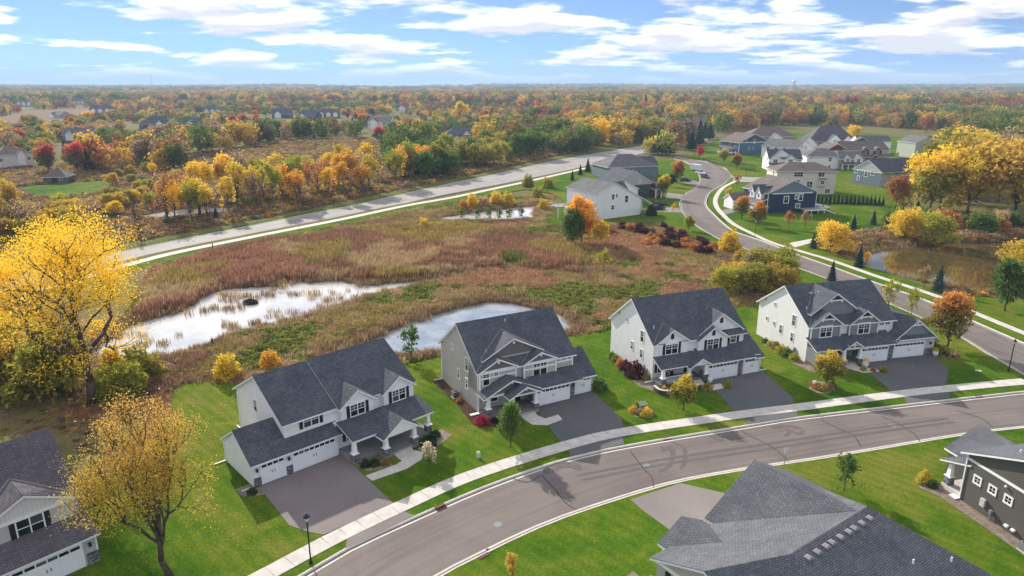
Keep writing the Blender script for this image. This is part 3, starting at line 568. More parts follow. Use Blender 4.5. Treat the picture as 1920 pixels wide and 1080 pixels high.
    def column(s, x, y, z1, zs=1.0, z0=0.0, r=.34):
        c = s.part('column', MB().taper(x, y, zs + .08, z1, .25, .17), 'trim'); s.part('pier', MB().box(x - r, x + r, y - r, y + r, z0, zs), 'stone', c); s.part('pier_cap', MB().box(x - r - .05, x + r + .05, y - r - .05, y + r + .05, zs, zs + .08), 'trim', c)
    def bar(s, name, x0, x1, y0, y1, z0, z1, mat='trim'): return s.part(name, MB().box(x0, x1, y0, y1, z0, z1), mat)
    def spout(s, x, y, z1, run=(0, -1)):
        m = MB().box(x - .05, x + .05, y - .05, y + .05, .15, z1); m.box(min(x, x + run[0] * 1.2) - .05, max(x, x + run[0] * 1.2) + .05, min(y, y + run[1] * 1.2) - .05, max(y, y + run[1] * 1.2) + .05, .06, .15); s.part('downspout', m, 'trim')
    def vent(s, x, y, z, r=.05, h=.4): s.part('roof_vent', MB().tube((x, y, z - .15), (x, y, z + h), r, r, 6), 'trim')
    def boxvent(s, x, y, z, ax=.22): s.part('roof_vent', MB().box(x - ax, x + ax, y - ax, y + ax, z - .1, z + .16).taper(x, y, z + .16, z + .24, ax + .06, ax - .05), 'valley')
    def bed(s, pts, mat='rock', name='planting_bed', z=.03):
        a = s.root.rotation_euler.z; o = np.array(s.root.location[:2]); ex = np.array((math.cos(a), math.sin(a))); ey = np.array((-math.sin(a), math.cos(a)))
        return poly(name, [o + ex * p[0] + ey * p[1] for p in pts], z, M[mat], thick=.15)
    def world(s, x, y):
        a = s.root.rotation_euler.z; return np.array(s.root.location[:2]) + np.array((math.cos(a), math.sin(a))) * x + np.array((-math.sin(a), math.cos(a))) * y
    def lantern(s, x, y, z): s.part('wall_lantern', MB().box(x - .1, x + .1, y - .22, y, z - .15, z + .15).taper(x, y - .11, z + .15, z + .28, .13, .03), 'hardware')
    def bracket(s, x, y, z): s.part('gable_bracket', MB().box(x - .1, x + .1, y - .3, y, z - .3, z), 'trim')

# --- white farmhouse with the long charcoal roof and three-bay garage
h1 = House('farmhouse', 'white house with long charcoal roof, black shutters and three-bay garage beside brown driveway', G(477, 914.5), 43)
h = h1; MP = .56; E1, Y1, RY = 5.55, 1.1, 7.3
h.gable(4.2, 20.6, Y1, 13.5, -1.2, E1, MP, og=.35)
h.slopes([[(10.3, Y1 - .55, E1 - .15), (20.95, Y1 - .55, E1 - .15), (20.95, 7.3, E1 + MP * 6.2 + .14), (10.3, 7.3, E1 + MP * 6.2 + .14)]], None, .12)
h.gable(0, 4.2, 0, 7.4, -.6, 2.9, .62, og=.3, og2=0)
h.pent(4.2, 10.2, -.45, Y1, 2.65, 3.62); h.walls(4.2, 9.8, 0, Y1, 0, 2.6)
mn = (E1, MP, Y1)
h.cross(10.6, 14.8, .35, 3, 5.5, .72, 3.2, mn, og=.3); h.cross(16.2, 20.4, .35, 3, 5.5, .72, 3.2, mn, og=.3)
h.walls(9.8, 20.5, .5, 2, 0, 3.6)
h.garage(.9, 3.4, -.02, 2.35, 2, .03); h.garage(4.45, 9.35, -.02, 2.35, 4, .03)
for x in (.42, 3.92): h.bar('stone_base', x - .38, x + .38, -.1, .1, 0, 1.0, 'stone'); h.lantern(x, -.04, 1.85)
h.win('f', 7.35, Y1, 4.75, 1.75, 1.3, 2, shutters=True); h.win('f', 12.7, .35, 4.55, 1.8, 1.35, 2, shutters=True); h.win('f', 18.3, .35, 4.55, 1.8, 1.35, 2, shutters=True)
h.win('l', 8.2, 4.2, 5.0, .75, 1.35); h.win('f', 15.5, Y1, 5.05, .6, .35, 1, False)
h.pent(9.9, 20.9, -3.1, .4, 2.75, 3.75); h.gable(13.0, 17.6, -4.5, -1.0, 2.55, 2.7, .68, 'y', og=.25, oh=.25)
h.bar('porch_slab', 9.9, 20.4, -3.1, .5, 0, .42, 'porch'); h.bar('porch_slab', 13.0, 17.6, -4.4, -3.1, 0, .42, 'porch')
h.part('step', MB().box(14.2, 16.4, -4.8, -4.4, 0, .28).box(14.2, 16.4, -5.15, -4.8, 0, .14), 'concrete')
for x, y in ((10.2, -2.8), (13.4, -4.1), (17.2, -4.1), (20.1, -2.8)): h.column(x, y, 2.62, 1.15, .3)
h.bar('porch_beam', 9.95, 13.3, -3.0, -2.7, 2.45, 2.66); h.bar('porch_beam', 17.3, 20.4, -3.0, -2.7, 2.45, 2.66); h.bar('porch_beam', 13.1, 17.5, -4.4, -4.1, 2.42, 2.62)
h.part('front_door', MB().box(14.9, 15.9, .44, .55, .42, 2.55), 'shutter'); h.win('f', 12.0, .5, 1.75, 1.7, 1.3, 2, shutters=True); h.win('f', 18.6, .5, 1.75, 1.7, 1.3, 2, shutters=True)
h.win('r', 4, 20.6, 4.6, .8, 1.3); h.win('r', 8, 20.6, 1.6, .8, 1.3); h.win('r', 10, 20.6, 4.6, .8, 1.3)
for x in (6, 9, 14, 18): h.win('b', x, 13.5, 4.4, 1.6, 1.3, 2); h.win('b', x, 13.5, 1.5, 1.6, 1.3, 2)
h.spout(-.06, 7.3, 2.6, (-1, 0)); h.spout(-.06, .1, 2.6, (-1, 0)); h.spout(4.14, 13.3, 5.0, (0, 1))
h.bed([(9.9, -3.2), (12.9, -4.6), (12.9, -6.2), (10.3, -5.2)]); h.bed([(17.0, -5.0), (20.6, -3.2), (22.0, -3.0), (21.8, -5.2), (18.6, -6.2), (17.2, -6.0)]); h.bed([(-1.6, 1.0), (-.1, 1.0), (-.1, -.2), (.6, -.2), (.4, -1.9), (-.7, -1.5), (-1.6, -.6)])
poly('garden_path', [h.world(*p) for p in ((14.2, -5.1), (16.6, -5.1), (17.0, -6.0), (16.0, -7.2), (13.6, -7.7), (9.6, -7.2), (9.6, -5.9), (13.2, -6.2), (14.2, -6.0))], .05, M['concrete'], thick=.1)

# --- taupe craftsman
h2 = House('craftsman_house', 'taupe craftsman house with white tapered columns and stone pier by black driveway', G(897.5, 774), 28, 'taupe')
h = h2; mn = (5.7, .75, 0)
h.gable(0, 14.0, 0, 12.0, -1.6, 5.7, .75, og=.35)
h.cross(0, 5.2, -.35, 3, 5.75, .5, 2.6, mn, gwall='taupe_dark'); h.cross(6.3, 11.2, -.35, 3, 5.65, .5, 2.6, mn, gwall='taupe_dark')
h.cross(1.2, 9.6, .9, 4, 6.75, .52, 5.2, mn, gwall='taupe_dark')
for x, z in ((2.6, 6.75), (8.75, 6.6)): h.bracket(x, -.4, z)
h.bracket(5.4, .85, 8.5)
for a, b in ((0, 5.2), (6.3, 11.2)):
    h.bar('trim_board', a - .04, b + .04, -.42, -.34, 5.35, 5.6); h.bar('trim_board', a - .04, a + .14, -.43, -.3, 3.0, 5.4); h.bar('trim_board', b - .14, b + .04, -.43, -.3, 3.0, 5.4); h.bar('trim_board', a, b, -.41, -.34, 4.55, 4.75)
h.bar('trim_board', 11.25, 13.9, -.08, .05, 4.55, 4.75); h.bar('trim_board', 13.86, 14.04, -.06, .1, 3.4, 5.6); h.bar('trim_board', -.05, .12, -.02, .12, 0, 5.5)
h.win('f', .95, -.35, 4.55, .85, 1.6); h.win('f', 2.35, -.35, 4.95, .55, .55); h.win('f', 8.75, -.35, 4.45, 2.0, 1.7, 2)
for i in range(3): h.win('f', 11.75 + i * .85, 0, 5.1, .6, .5)
for y, z, w_, hh in ((3.4, 5.7, .8, 1.7), (6.1, 3.4, .6, 1.3), (3.5, 3.0, .6, 1.3), (10.6, 7.0, .55, .6), (8.0, 6.6, .55, .6)): h.win('l', y, 0, z - (.35 if hh < 1 else .35), w_, hh)
h.walls(6.9, 13.1, -1.9, 0, 0, 2.7); h.pent(6.7, 14.2, -2.35, 0, 2.6, 3.8); h.garage(7.4, 12.3, -1.92, 2.3, 4)
h.bar('stone_pier', 12.4, 13.15, -2.0, -1.2, 0, 2.5, 'stone'); h.bar('stone_pier', 6.6, 7.3, -2.0, -1.0, 0, 2.5, 'stone'); h.lantern(12.8, -2.0, 1.9)
h.gable(13.1, 16.6, -1.2, 6.0, -.8, 2.7, .68, og=0, og2=.35, roof='roof'); h.garage(13.75, 16.1, -1.22, 2.3, 2)
h.gable(.1, 7.2, -2.2, 0, 3.0, 3.1, .45, 'y', og=.3, oh=.5, og2=.0, walls=False); h.part('gable_panel', MB().prism_y([(.2, 3.0), (7.1, 3.0), (3.65, 4.55)], -1.9, -1.75), 'taupe_dark')
h.gable(2.9, 7.0, -3.5, -1.5, 2.9, 3.0, .5, 'y', og=.25, oh=.4, walls=False); h.part('gable_panel', MB().prism_y([(3.0, 2.9), (6.9, 2.9), (4.95, 3.85)], -3.2, -3.05), 'taupe_dark'); h.bracket(4.95, -3.3, 3.8); h.bracket(3.65, -2.05, 4.5)
h.bar('porch_slab', .05, 7.0, -2.3, 0, 0, .4, 'porch'); h.bar('porch_slab', 3.0, 6.9, -3.4, -2.3, 0, .4, 'porch'); h.part('step', MB().box(4.2, 6.2, -3.8, -3.4, 0, .26).box(4.2, 6.2, -4.15, -3.8, 0, .13), 'concrete')
for x, y in ((.45, -1.85), (3.3, -3.0), (6.6, -3.0)): h.column(x, y, 2.85, 1.25)
h.bar('porch_beam', .2, 3.2, -2.05, -1.8, 2.7, 2.95); h.bar('porch_beam', 3.0, 6.9, -3.2, -2.95, 2.7, 2.92)
h.win('f', 1.7, 0, 1.8, 1.9, 1.3, 2); h.part('front_door', MB().box(5.0, 6.0, -.06, .05, .4, 2.5), 'shutter')
for x in (2, 6, 10): h.win('b', x, 12, 4.4, 1.6, 1.3, 2); h.win('b', x, 12, 1.5, 1.6, 1.3, 2)
h.win('r', 5, 14, 4.7, .8, 1.3); h.spout(-.06, 11.9, 5.3, (-1, 0)); h.spout(-.06, -.1, 2.8, (-1, -.3)); h.vent(2.0, 1.9, 7.1); h.vent(6.5, 5.2, 9.7, .04, .3)
h.bed([(-1.5, 12.0), (-.05, 12.0), (-.05, -2.3), (3.0, -2.5), (3.2, -4.0), (0, -4.3), (-2.0, -2.6), (-1.5, 3)], 'mulch')
poly('garden_path', [h.world(*p) for p in ((4.2, -4.1), (6.2, -4.1), (6.6, -5.4), (8.6, -5.2), (8.4, -6.6), (6.0, -7.0), (4.4, -6.0))], .05, M['concrete'], thick=.1)
h.bed([(6.4, -4.0), (7.2, -3.2), (8.2, -4.6), (7.2, -5.2)], 'mulch')

# --- white house with shuttered gables
h3 = House('gabled_house', 'white house with teal shutters and arched gable vents behind curved burgundy garden wall', G(1222, 714.5), 21, 'white')
h = h3; mn = (5.75, .78, 0)
h.gable(0, 15.2, 0, 12.0, -1.6, 5.75, .78, og=.35)
h.cross(.1, 5.3, -.35, 3, 5.75, .68, 2.6, mn); h.cross(7.0, 12.0, -.5, 3, 5.4, .68, 2.6, mn); h.cross(7.6, 15.0, .3, 4, 6.0, .72, 4.8, mn, oh=.35)
h.slopes([[(12.2, -.5, 5.35), (15.5, -.5, 5.35), (15.5, .5, 6.0), (12.2, .5, 6.0)]], None, .14)
h.win('f', 2.7, -.35, 4.65, 1.9, 1.55, 2, shutters=True); h.win('f', 9.5, -.5, 4.4, 1.9, 1.55, 2, shutters=True); h.win('f', 13.4, 0, 4.55, .95, 1.1, 1, shutters=True)
for x, y, z in ((2.7, -.36, 6.45), (9.5, -.51, 6.15), (11.3, .29, 7.55)): h.part('gable_vent', MB().prism_y([(x - .25, z - .4), (x + .25, z - .4), (x + .25, z + .2), (x, z + .45), (x - .25, z + .2)], y - .05, y + .05), 'shutter')
for y, z, w_, hh in ((3.1, 5.6, .8, 1.6), (5.7, 3.3, .6, 1.2), (3.1, 3.0, .6, 1.2), (9.7, 7.1, .5, .5), (7.5, 6.7, .5, .6)): h.win('l', y, 0, z, w_, hh)
h.walls(6.9, 16.4, -2.6, 0, 0, 2.7); h.pent(6.6, 15.3, -3.0, 0, 2.6, 3.9); h.garage(7.5, 12.3, -2.62, 2.3, 4); h.bar('stone_pier', 12.45, 13.25, -2.75, -1.5, 0, 2.6, 'stone'); h.garage(13.7, 16.0, -2.62, 2.3, 2); h.bar('stone_pier', 6.4, 7.2, -2.75, -2.0, 0, 1.6, 'stone')
h.gable(15.0, 16.5, -2.6, 5.6, -.6, 2.6, .55, og=0, og2=.4)
h.pent(-.3, 6.8, -2.5, -.3, 2.7, 3.75); h.gable(4.3, 7.6, -3.0, 0, 2.55, 2.7, .62, 'y', og=.2, oh=.3, walls=False); h.part('gable_panel', MB().prism_y([(4.4, 2.65), (7.5, 2.65), (5.95, 3.55)], -2.95, -2.8), 'white')
h.bar('porch_slab', .0, 6.9, -2.5, 0, 0, .45, 'porch'); h.part('step', MB().box(4.7, 6.3, -3.0, -2.5, 0, .3).box(4.7, 6.3, -3.35, -3.0, 0, .15), 'concrete')
for x, y in ((.4, -2.1), (4.5, -2.2), (6.9, -2.7)): h.column(x, y, 2.6, 1.2)
h.bar('porch_beam', .1, 4.4, -2.3, -2.0, 2.5, 2.68)
rl = h.part('railing', MB().box(.7, 4.2, -2.2, -2.12, 1.25, 1.33).box(.7, 4.2, -2.2, -2.12, .55, .6), 'trim'); bm_ = MB().box(-.025, .025, -.025, .025, .6, 1.25).mesh('baluster', M['trim'])
for i in range(17): link('baluster', bm_, rl, (.85 + i * .2, -2.16, 0))
h.win('f', 1.6, 0, 1.85, 1.5, 1.3, 2, shutters=True); h.win('f', 3.6, 0, 1.85, .8, 1.3); h.part('front_door', MB().box(5.2, 6.2, -.06, .05, .45, 2.55), 'shutter')
for x in (2, 6, 10, 13): h.win('b', x, 12, 4.4, 1.6, 1.3, 2)
h.vent(.9, 1.7, 7.0, .06, .6); h.boxvent(2.3, .9, 6.9, .1); h.spout(-.06, -.1, 2.7, (-1, -.2)); h.spout(16.5, -2.5, 2.4, (1, 0))
h.bed([(-1.4, 10.5), (-.05, 10.5), (-.05, -2.5), (4.6, -2.6), (4.4, -4.2), (1.8, -4.6), (-.8, -4.2), (-2.6, -1.0), (-2.2, 4)])
h.bed([(4.4, -5.4), (7.0, -6.2), (9.6, -6.0), (9.2, -4.6), (6.8, -3.2), (6.6, -4.4)]); poly('garden_path', [h.world(*p) for p in ((4.7, -3.3), (6.3, -3.3), (6.6, -4.3), (8.4, -4.2), (8.2, -5.6), (5.8, -5.8), (4.8, -4.8))], .055, M['concrete'], thick=.1)

# --- white and grey house at the corner
h4 = House('corner_house', 'white house with grey board gables and two double garages at street corner', G(1509, 679), 14, 'offwhite')
h = h4; mn = (5.85, .68, 0)
h.gable(0, 14.8, 0, 12.8, -1.0, 5.85, .68, og=.35)
h.cross(.1, 5.3, -.35, 3, 5.9, .72, 2.7, mn, wall='greyboard'); h.cross(6.7, 11.9, -.35, 3, 5.75, .72, 2.7, mn, wall='greyboard'); h.cross(1.0, 9.0, 1.2, 5, 7.35, .70, 6.2, mn, wall='greyboard')
for xm, zr, y in ((2.7, 7.6, -.4), (9.3, 7.45, -.4), (5.0, 9.9, 1.15)):
    h.part('gable_truss', MB().box(xm - 1.1, xm + 1.1, y - .25, y - .1, zr - .95, zr - .78).box(xm - 1.0, xm - .85, y - .25, y, zr - 1.2, zr - .95).box(xm + .85, xm + 1.0, y - .25, y, zr - 1.2, zr - .95), 'trim'); h.part('gable_panel', MB().prism_y([(xm - .95, zr - .78), (xm + .95, zr - .78), (xm, zr - .15)], y - .02, y + .1), 'dark')
for a in (.1, 5.14, 6.7, 11.74): h.bar('trim_board', a, a + .16, -.42, -.3, 3.0, 5.75)
h.win('f', 2.7, -.35, 4.75, 1.9, 1.6, 2, casing=.15); h.win('f', 9.3, -.35, 4.7, 1.9, 1.6, 2, casing=.15); h.win('f', 12.8, 0, 5.1, .7, .5); h.win('f', 13.8, 0, 5.1, .7, .5)
for y, z, w_, hh in ((3.6, 5.4, .8, 1.6), (6.5, 3.0, .65, 1.3), (3.6, 2.7, .65, 1.3), (11.1, 6.6, .5, .6), (8.6, 6.4, .5, .6), (10.3, 3.5, .5, .6), (8.3, 3.3, .5, .6)): h.win('l', y, 0, z, w_, hh)
h.walls(7.2, 13.4, -2.3, 0, 0, 2.8, 'dirtywhite'); h.pent(-.4, 13.6, -2.75, 0, 2.75, 3.95); h.garage(7.7, 12.3, -2.32, 2.35, 4); h.bar('stone_pier', 12.45, 13.3, -2.45, -1.5, 0, 2.75, 'stone'); h.bar('stone_pier', 6.9, 7.55, -2.45, -1.5, 0, 2.75, 'stone')
h.walls(13.4, 21.2, -1.9, 7, 0, 2.9, 'dirtywhite'); zr = h.gable(13.5, 21.2, -1.9, 7, 2.8, 3.0, .78, 'y', wall='greyboard', og=.35, oh=.35)
h.pent(14.2, 20.6, -2.5, -1.85, 3.1, 3.55); h.part('gable_truss', MB().box(16.4, 18.3, -2.2, -2.05, 5.05, 5.2).box(17.28, 17.42, -2.2, -2.05, 5.2, 5.9), 'trim'); h.garage(13.9, 19.2, -1.92, 2.35, 4); h.bar('stone_pier', 19.6, 21.25, -2.05, -1.8, 0, 1.1, 'stone'); h.lantern(20.4, -1.94, 1.9)
h.gable(4.0, 7.5, -3.1, -.6, 2.65, 2.85, .66, 'y', og=.2, oh=.3, walls=False); h.part('porch_truss', MB().box(4.0, 7.5, -3.1, -2.95, 2.7, 2.88).box(5.67, 5.83, -3.1, -2.95, 2.88, 3.85).box(4.6, 6.9, -3.08, -2.97, 3.25, 3.38), 'trim'); h.part('gable_panel', MB().prism_y([(4.3, 2.85), (7.2, 2.85), (5.75, 3.7)], -2.9, -2.8), 'greyboard')
h.bar('porch_slab', 0, 7.0, -2.6, 0, 0, .4, 'porch'); h.part('step', MB().box(4.5, 6.5, -3.2, -2.6, 0, .27).box(4.5, 6.5, -3.6, -3.2, 0, .13), 'concrete')
for x, y in ((.4, -2.2), (4.3, -2.8), (7.1, -2.8)): h.column(x, y, 2.65, 1.1)
h.bar('porch_beam', .1, 4.2, -2.4, -2.1, 2.55, 2.74); h.win('f', 1.9, 0, 1.75, 1.7, 1.4, 2); h.win('f', 4.0, 0, 1.75, .8, 1.7); h.part('front_door', MB().box(5.3, 6.4, -.06, .05, .4, 2.6), 'shutter'); h.bar('wall_return', .0, .15, -2.4, 0, 0, 2.6, 'greyboard')
for x in (2, 6, 10, 13): h.win('b', x, 12.8, 4.4, 1.6, 1.3, 2)
h.boxvent(3.2, 4.6, 9.1, .25); h.boxvent(4.2, 4.0, 9.35, .25); h.boxvent(2.6, 3.0, 8.0, .12); h.vent(1.0, 2.4, 7.45, .05, .5); h.boxvent(12.5, 2.5, 7.5, .12); h.boxvent(15.7, 2.0, 4.95, .14)
h.bed([(-1.5, 9.5), (-.05, 9.5), (-.05, -2.6), (4.4, -2.7), (4.3, -4.2), (.6, -4.4), (-1.6, -3.2), (-2.0, 3)]); h.bed([(4.6, -4.8), (7.2, -6.2), (9.5, -6.4), (8.6, -4.5), (6.8, -3.2), (6.8, -4.3)]); h.bed([(21.3, 1.5), (22.6, 1.0), (24.2, -3.6), (23.0, -4.4), (21.6, -2.4)], 'mulch'); poly('garden_path', [h.world(*p) for p in ((4.5, -3.5), (6.5, -3.5), (7.0, -4.3), (8.6, -4.4), (8.2, -5.8), (5.6, -5.6))], .055, M['concrete'], thick=.1)

# --- slate-roofed house across the street, seen from behind
h5 = House('slate_roof_house', 'low house with broad slate shingle roof and row of ridge vents', (15.7, 51.9), 215, 'brown', 'roofslate')
h = h5; p5 = .41
h.slopes([[(5.8, .5, 2.84), (.6, .5, 2.84), (.6, 9.5, 6.53), (5.8, 5.9, 5.05)][::-1]] if False else [[(-14.6, .5, 2.84), (5.8, .5, 2.84), (5.8, 5.9, 5.05), (.6, 9.5, 6.53), (-10, 9.5, 6.53)]])
h.slopes([[(.6, 18.3, 2.92), (-14.6, 18.3, 2.92), (-10, 9.5, 6.53), (.6, 9.5, 6.53)], [(-14.6, 18.3, 2.92), (-14.6, .5, 2.84), (-10, 9.5, 6.53)], [(5.8, 11.3, 2.84), (.6, 9.5, 6.53), (5.8, 5.9, 5.05)], [(5.8, 11.3, 2.84), (.6, 18.3, 2.92), (.6, 9.5, 6.53)]])
h.part('wall', MB().box(-14.1, .6, 1.0, 17.8, 0, 2.75), 'brown'); h.part('wall', MB().prism_x([(1.0, 0), (10.8, 0), (10.8, 2.9), (5.9, 4.85), (1.0, 2.9)], .5, 5.4), 'taupe')
h.gable(-15.0, -2.5, -.2, 9.5, 0, 3.0, .56, 'y', wall='white', oh=.3, og=.35, og2=0)
h.gable(-1.6, 3.4, -.3, 4, 0, 2.85, .54, 'y', wall='white', og=.3, oh=.3, og2=0)
for i in range(9): h.boxvent(-8.9 + i * 1.03 + (i % 3) * .12, 10.35, 6.24)
for x, y in ((-12, 15.5), (-4, 16), (-8.5, 14.2), (3.2, 8.2), (2.2, 9.6)): h.vent(x, y, (2.95 + .41 * (18.2 - y)) if x < 0 else 2.9 + .41 * (11.2 - y), .07, .45)
h.part('trim_board', MB().box(5.38, 5.48, 1.0, 10.8, 2.55, 2.85), 'trim'); h.part('shutter', MB().box(5.4, 5.5, 2.0, 2.5, .9, 2.4), 'shutter'); h.win('r', 4.0, 5.4, 1.7, 1.6, 1.4, 2); h.garage(-11.2, -6.4, -.22, 2.3, 4)
h.bed([(5.4, -1.6), (7.6, -1.2), (7.8, 9), (5.4, 9)])

# --- dark brown house at the right edge
h6 = House('brown_house', 'dark brown sided house with small square white windows and stone porch pier', G(1799, 935), 192, 'brown', 'roofslate')
h = h6
h.gable(-15, 0, 0, 14.5, 0, 5.3, .42, 'x', og=.45, oh=.5)
h.bar('trim_board', -.02, .06, .1, 12, 4.5, 4.75); h.bar('trim_board', -.1, .07, -.06, .1, 0, 5.2)
for y in (1.5, 3.2, 4.9): h.win('r', y, .0, 3.0, .62, .62, casing=.16)
h.win('r', 8.2, .0, 3.3, 1.3, 2.0, casing=.18)
h.slopes([[(-4.5, -3.0, 2.8), (.1, -3.0, 2.8), (.1, .6, 4.1), (-4.5, .6, 4.1)][::-1]], 'roofslate', .16)
h.gable(-9.5, -2.5, -4.5, 3, 0, 3.1, .6, 'y', og=.3, oh=.4)
h.bar('porch_slab', -4.0, .05, -2.4, 0, 0, .45, 'concrete'); h.column(-.4, -1.95, 2.75, 1.35); h.spout(.08, .05, 5.0, (.4, -.6)); h.vent(-2.5, 3, 6.4, .07, .5); h.vent(-6, 2.2, 6.1, .07, .3)
h.part('electric_meter', MB().box(.06, .3, 2.4, 2.9, .9, 1.7), 'pedestal'); h.part('gas_meter', MB().box(.06, .35, 3.5, 3.8, .7, 1.1).box(.15, .22, 3.6, 3.7, 0, .7), 'ac'); h.part('wall_lantern', MB().lathe([(.1, 4.1), (.12, 4.25), (.05, 4.3)], 8, (.14, 4.5)), 'trim')
for a, b in ((5.2, .5), (5.9, .5)): h.part('intake_hood', MB().box(.05, .3, a, a + .35, b, b + .2), 'trim')
h.bed([(.06, -4.4), (1.6, -4.2), (2.4, -2.4), (1.7, -.8), (1.5, 5), (1.5, 14), (.06, 14)])

# --- house cut by the left edge
h0 = House('edge_house', 'pale house with plum shingle roof and black shuttered dormer beside orange tree', (-44.0, 47.0), 49, 'dirtywhite', 'roofpurple')
h = h0; mn = (5.6, .62, 0)
h.gable(-9, 8.6, 0, 12.5, 0, 5.6, .62, og=.35)
h.cross(1.0, 8.4, -.5, 3, 5.6, .5, 3.4, mn, gwall='boardwhite'); h.bar('trim_board', 1.0, 8.4, -.6, -.5, 5.25, 5.5); h.win('f', 4.8, -.5, 4.45, 1.9, 1.5, 2, False, True); h.win('f', -.6, 0, 4.4, 1.6, 1.5, 2, False, True)
h.pent(-3, 9.0, -3.3, -.2, 2.75, 3.85); h.walls(-2, 8.6, -2.9, 0, 0, 2.75); h.garage(2.4, 7.4, -2.92, 2.35, 3); h.lantern(8.1, -2.95, 1.9); h.bar('stone_base', 7.75, 8.65, -3.0, -2.8, 0, 1.1, 'stone'); h.bar('trim_board', 8.55, 8.68, -2.98, -2.85, 1.1, 2.7); h.boxvent(1.0, 8.0, 8.5, .3)
# ------------------------------------------------------------------ the houses further off
def wins(h, f, w, lst):
    for u, z, ww, hh, n in lst: h.win(f, u, w, z, ww, hh, n, grid=False)
# along the upper street, left side
h = House('catslide_house', 'white house with long sloping side gable and dark parked cars in front', G(1118, 413), 33, 'white', 'roof')
h.part('wall', MB().prism_y([(0, -.5), (18, -.5), (18, 5.4), (7.2, 10.7), (0, 8.4)], 0, 15), 'white')
h.slopes([[(-.6, 15.3, 8.35), (-.6, -.4, 8.35), (7.2, -.4, 10.9), (7.2, 15.3, 10.9)]], 'roofgrey'); h.slopes([[(22.9, -.4, 3.2), (22.9, 3.4, 3.2), (7.2, 3.4, 10.9), (7.2, -.4, 10.9)], [(18.8, 3.4, 5.2), (18.8, 15.3, 5.2), (7.2, 15.3, 10.9), (7.2, 3.4, 10.9)]], 'roof')  # grey shingles on the left slope paint the charcoal roof's sunlit side
h.cross(9.5, 16.0, 99, 100, 1, .1, 0, (1, 1, 1)) if False else None
h.part('dormer', MB().prism_x([(5.0, 7.0), (11.0, 7.0), (8.0, 9.6)], 8.5, 17.2), 'white'); h.slopes([[(17.5, 4.7, 6.9), (17.5, 8.0, 9.75), (8.4, 8.0, 9.75), (8.4, 4.7, 6.9)][::-1], [(17.5, 11.3, 6.9), (17.5, 8.0, 9.75), (8.4, 8.0, 9.75), (8.4, 11.3, 6.9)]], 'roof')
h.walls(18, 22.2, 3.4, 13, -.3, 3.3); h.pent(18, 23, 3.3, 13.2, 3.3, 3.4); h.part('porch_post', MB().box(22, 22.3, .1, .4, 0, 3.4).box(18.2, 18.5, .1, .4, 0, 5), 'trim'); h.bar('porch_slab', 18, 22.4, 0, 3.4, -.2, .6, 'porch')
wins(h, 'f', 0, [(6.4, 6.6, 1.0, 1.5, 1), (7.9, 6.9, .6, 1.0, 1), (12, 5.5, 1.3, 2.0, 1), (6.4, 3.4, 1.1, 1.2, 1)]); h.walls(-5.5, 0, 2, 9, -.5, 3.4); h.pent(-6, 0, 1.6, 9.3, 3.6, 4.3, 'roofgrey'); wins(h, 'f', 2, [(-1.5, 1.8, 1.0, 1.9, 1), (-3.8, 1.8, 1.0, 1.9, 1)])
dk = h.part('deck', MB().box(-8, -.5, 9, 14, 3.2, 3.45), 'deck'); h.part('railing', MB().box(-8, -.5, 8.95, 9.05, 4.3, 4.4).box(-8, -7.9, 9, 14, 4.3, 4.4), 'trim', dk)
for x in (-7.8, -5.5, -3, -1): h.part('deck_post', MB().box(x - .1, x + .1, 9, 9.2, -.5, 4.4), 'trim', dk)
h = House('red_gabled_house', 'dark grey house with barn red front behind the white catslide house', (35, 246), 27, 'darkgrey', 'roof')
h.gable(0, 19, 0, 12, -.5, 5.4, .52, 'y', wall='darkgrey', gwall='taupe'); h.gable(-2, 9, -4, 6, -.5, 4.6, .5, 'y', wall='white'); h.gable(17, 21.5, 2, 13, 0, 5.5, .6, 'x', wall='red'); h.walls(18.5, 22, -1, 3, 0, 5.4, 'red'); h.pent(17.5, 24, -2.5, 3, 3.2, 4.2); wins(h, 'f', -1, [(20.2, 4.3, 1.6, 1.5, 2), (20.2, 1.5, 1.6, 1.5, 2)]); wins(h, 'f', 0, [(13, 6, .8, 1, 1)])
for x in (18.5, 21, 23.5): h.part('porch_post', MB().box(x - .15, x + .15, -2.3, -2.0, 0, 3.2), 'trim')
h = House('hip_roof_house', 'grey-blue hip roofed house with dark deck near the main road bend', (42, 305), 18, 'greyblue', 'roofgrey')
h.hip(0, 24, 0, 17, -1.5, 5.4, .52, roof='roofgrey'); h.gable(12, 27, 4, 15, -1, 4.6, .7, 'x', roof='roof'); wins(h, 'f', 0, [(2.5, 3.4, 1.6, 2.2, 2), (6.5, 3.4, 2.4, 2.2, 3), (11, 3.4, 1.6, 2.2, 2), (4, .4, 1.8, 1.8, 2), (9, .4, 1.8, 1.8, 2)])  # grey hip beside charcoal wing paints the roof's lit and shaded sides
dk = h.part('deck', MB().box(-3, 8, -5, 0, 1.6, 1.9), 'deck'); h.part('railing', MB().box(-3, 8, -5.05, -4.95, 2.85, 2.95).box(-3, -2.9, -5, 0, 2.85, 2.95).box(7.9, 8, -5, 0, 2.85, 2.95), 'hardware', dk)
for i in range(12): h.part('deck_post', MB().box(-3 + i, -2.88 + i, -5, -4.88, -1.2, 2.9), 'hardware', dk)
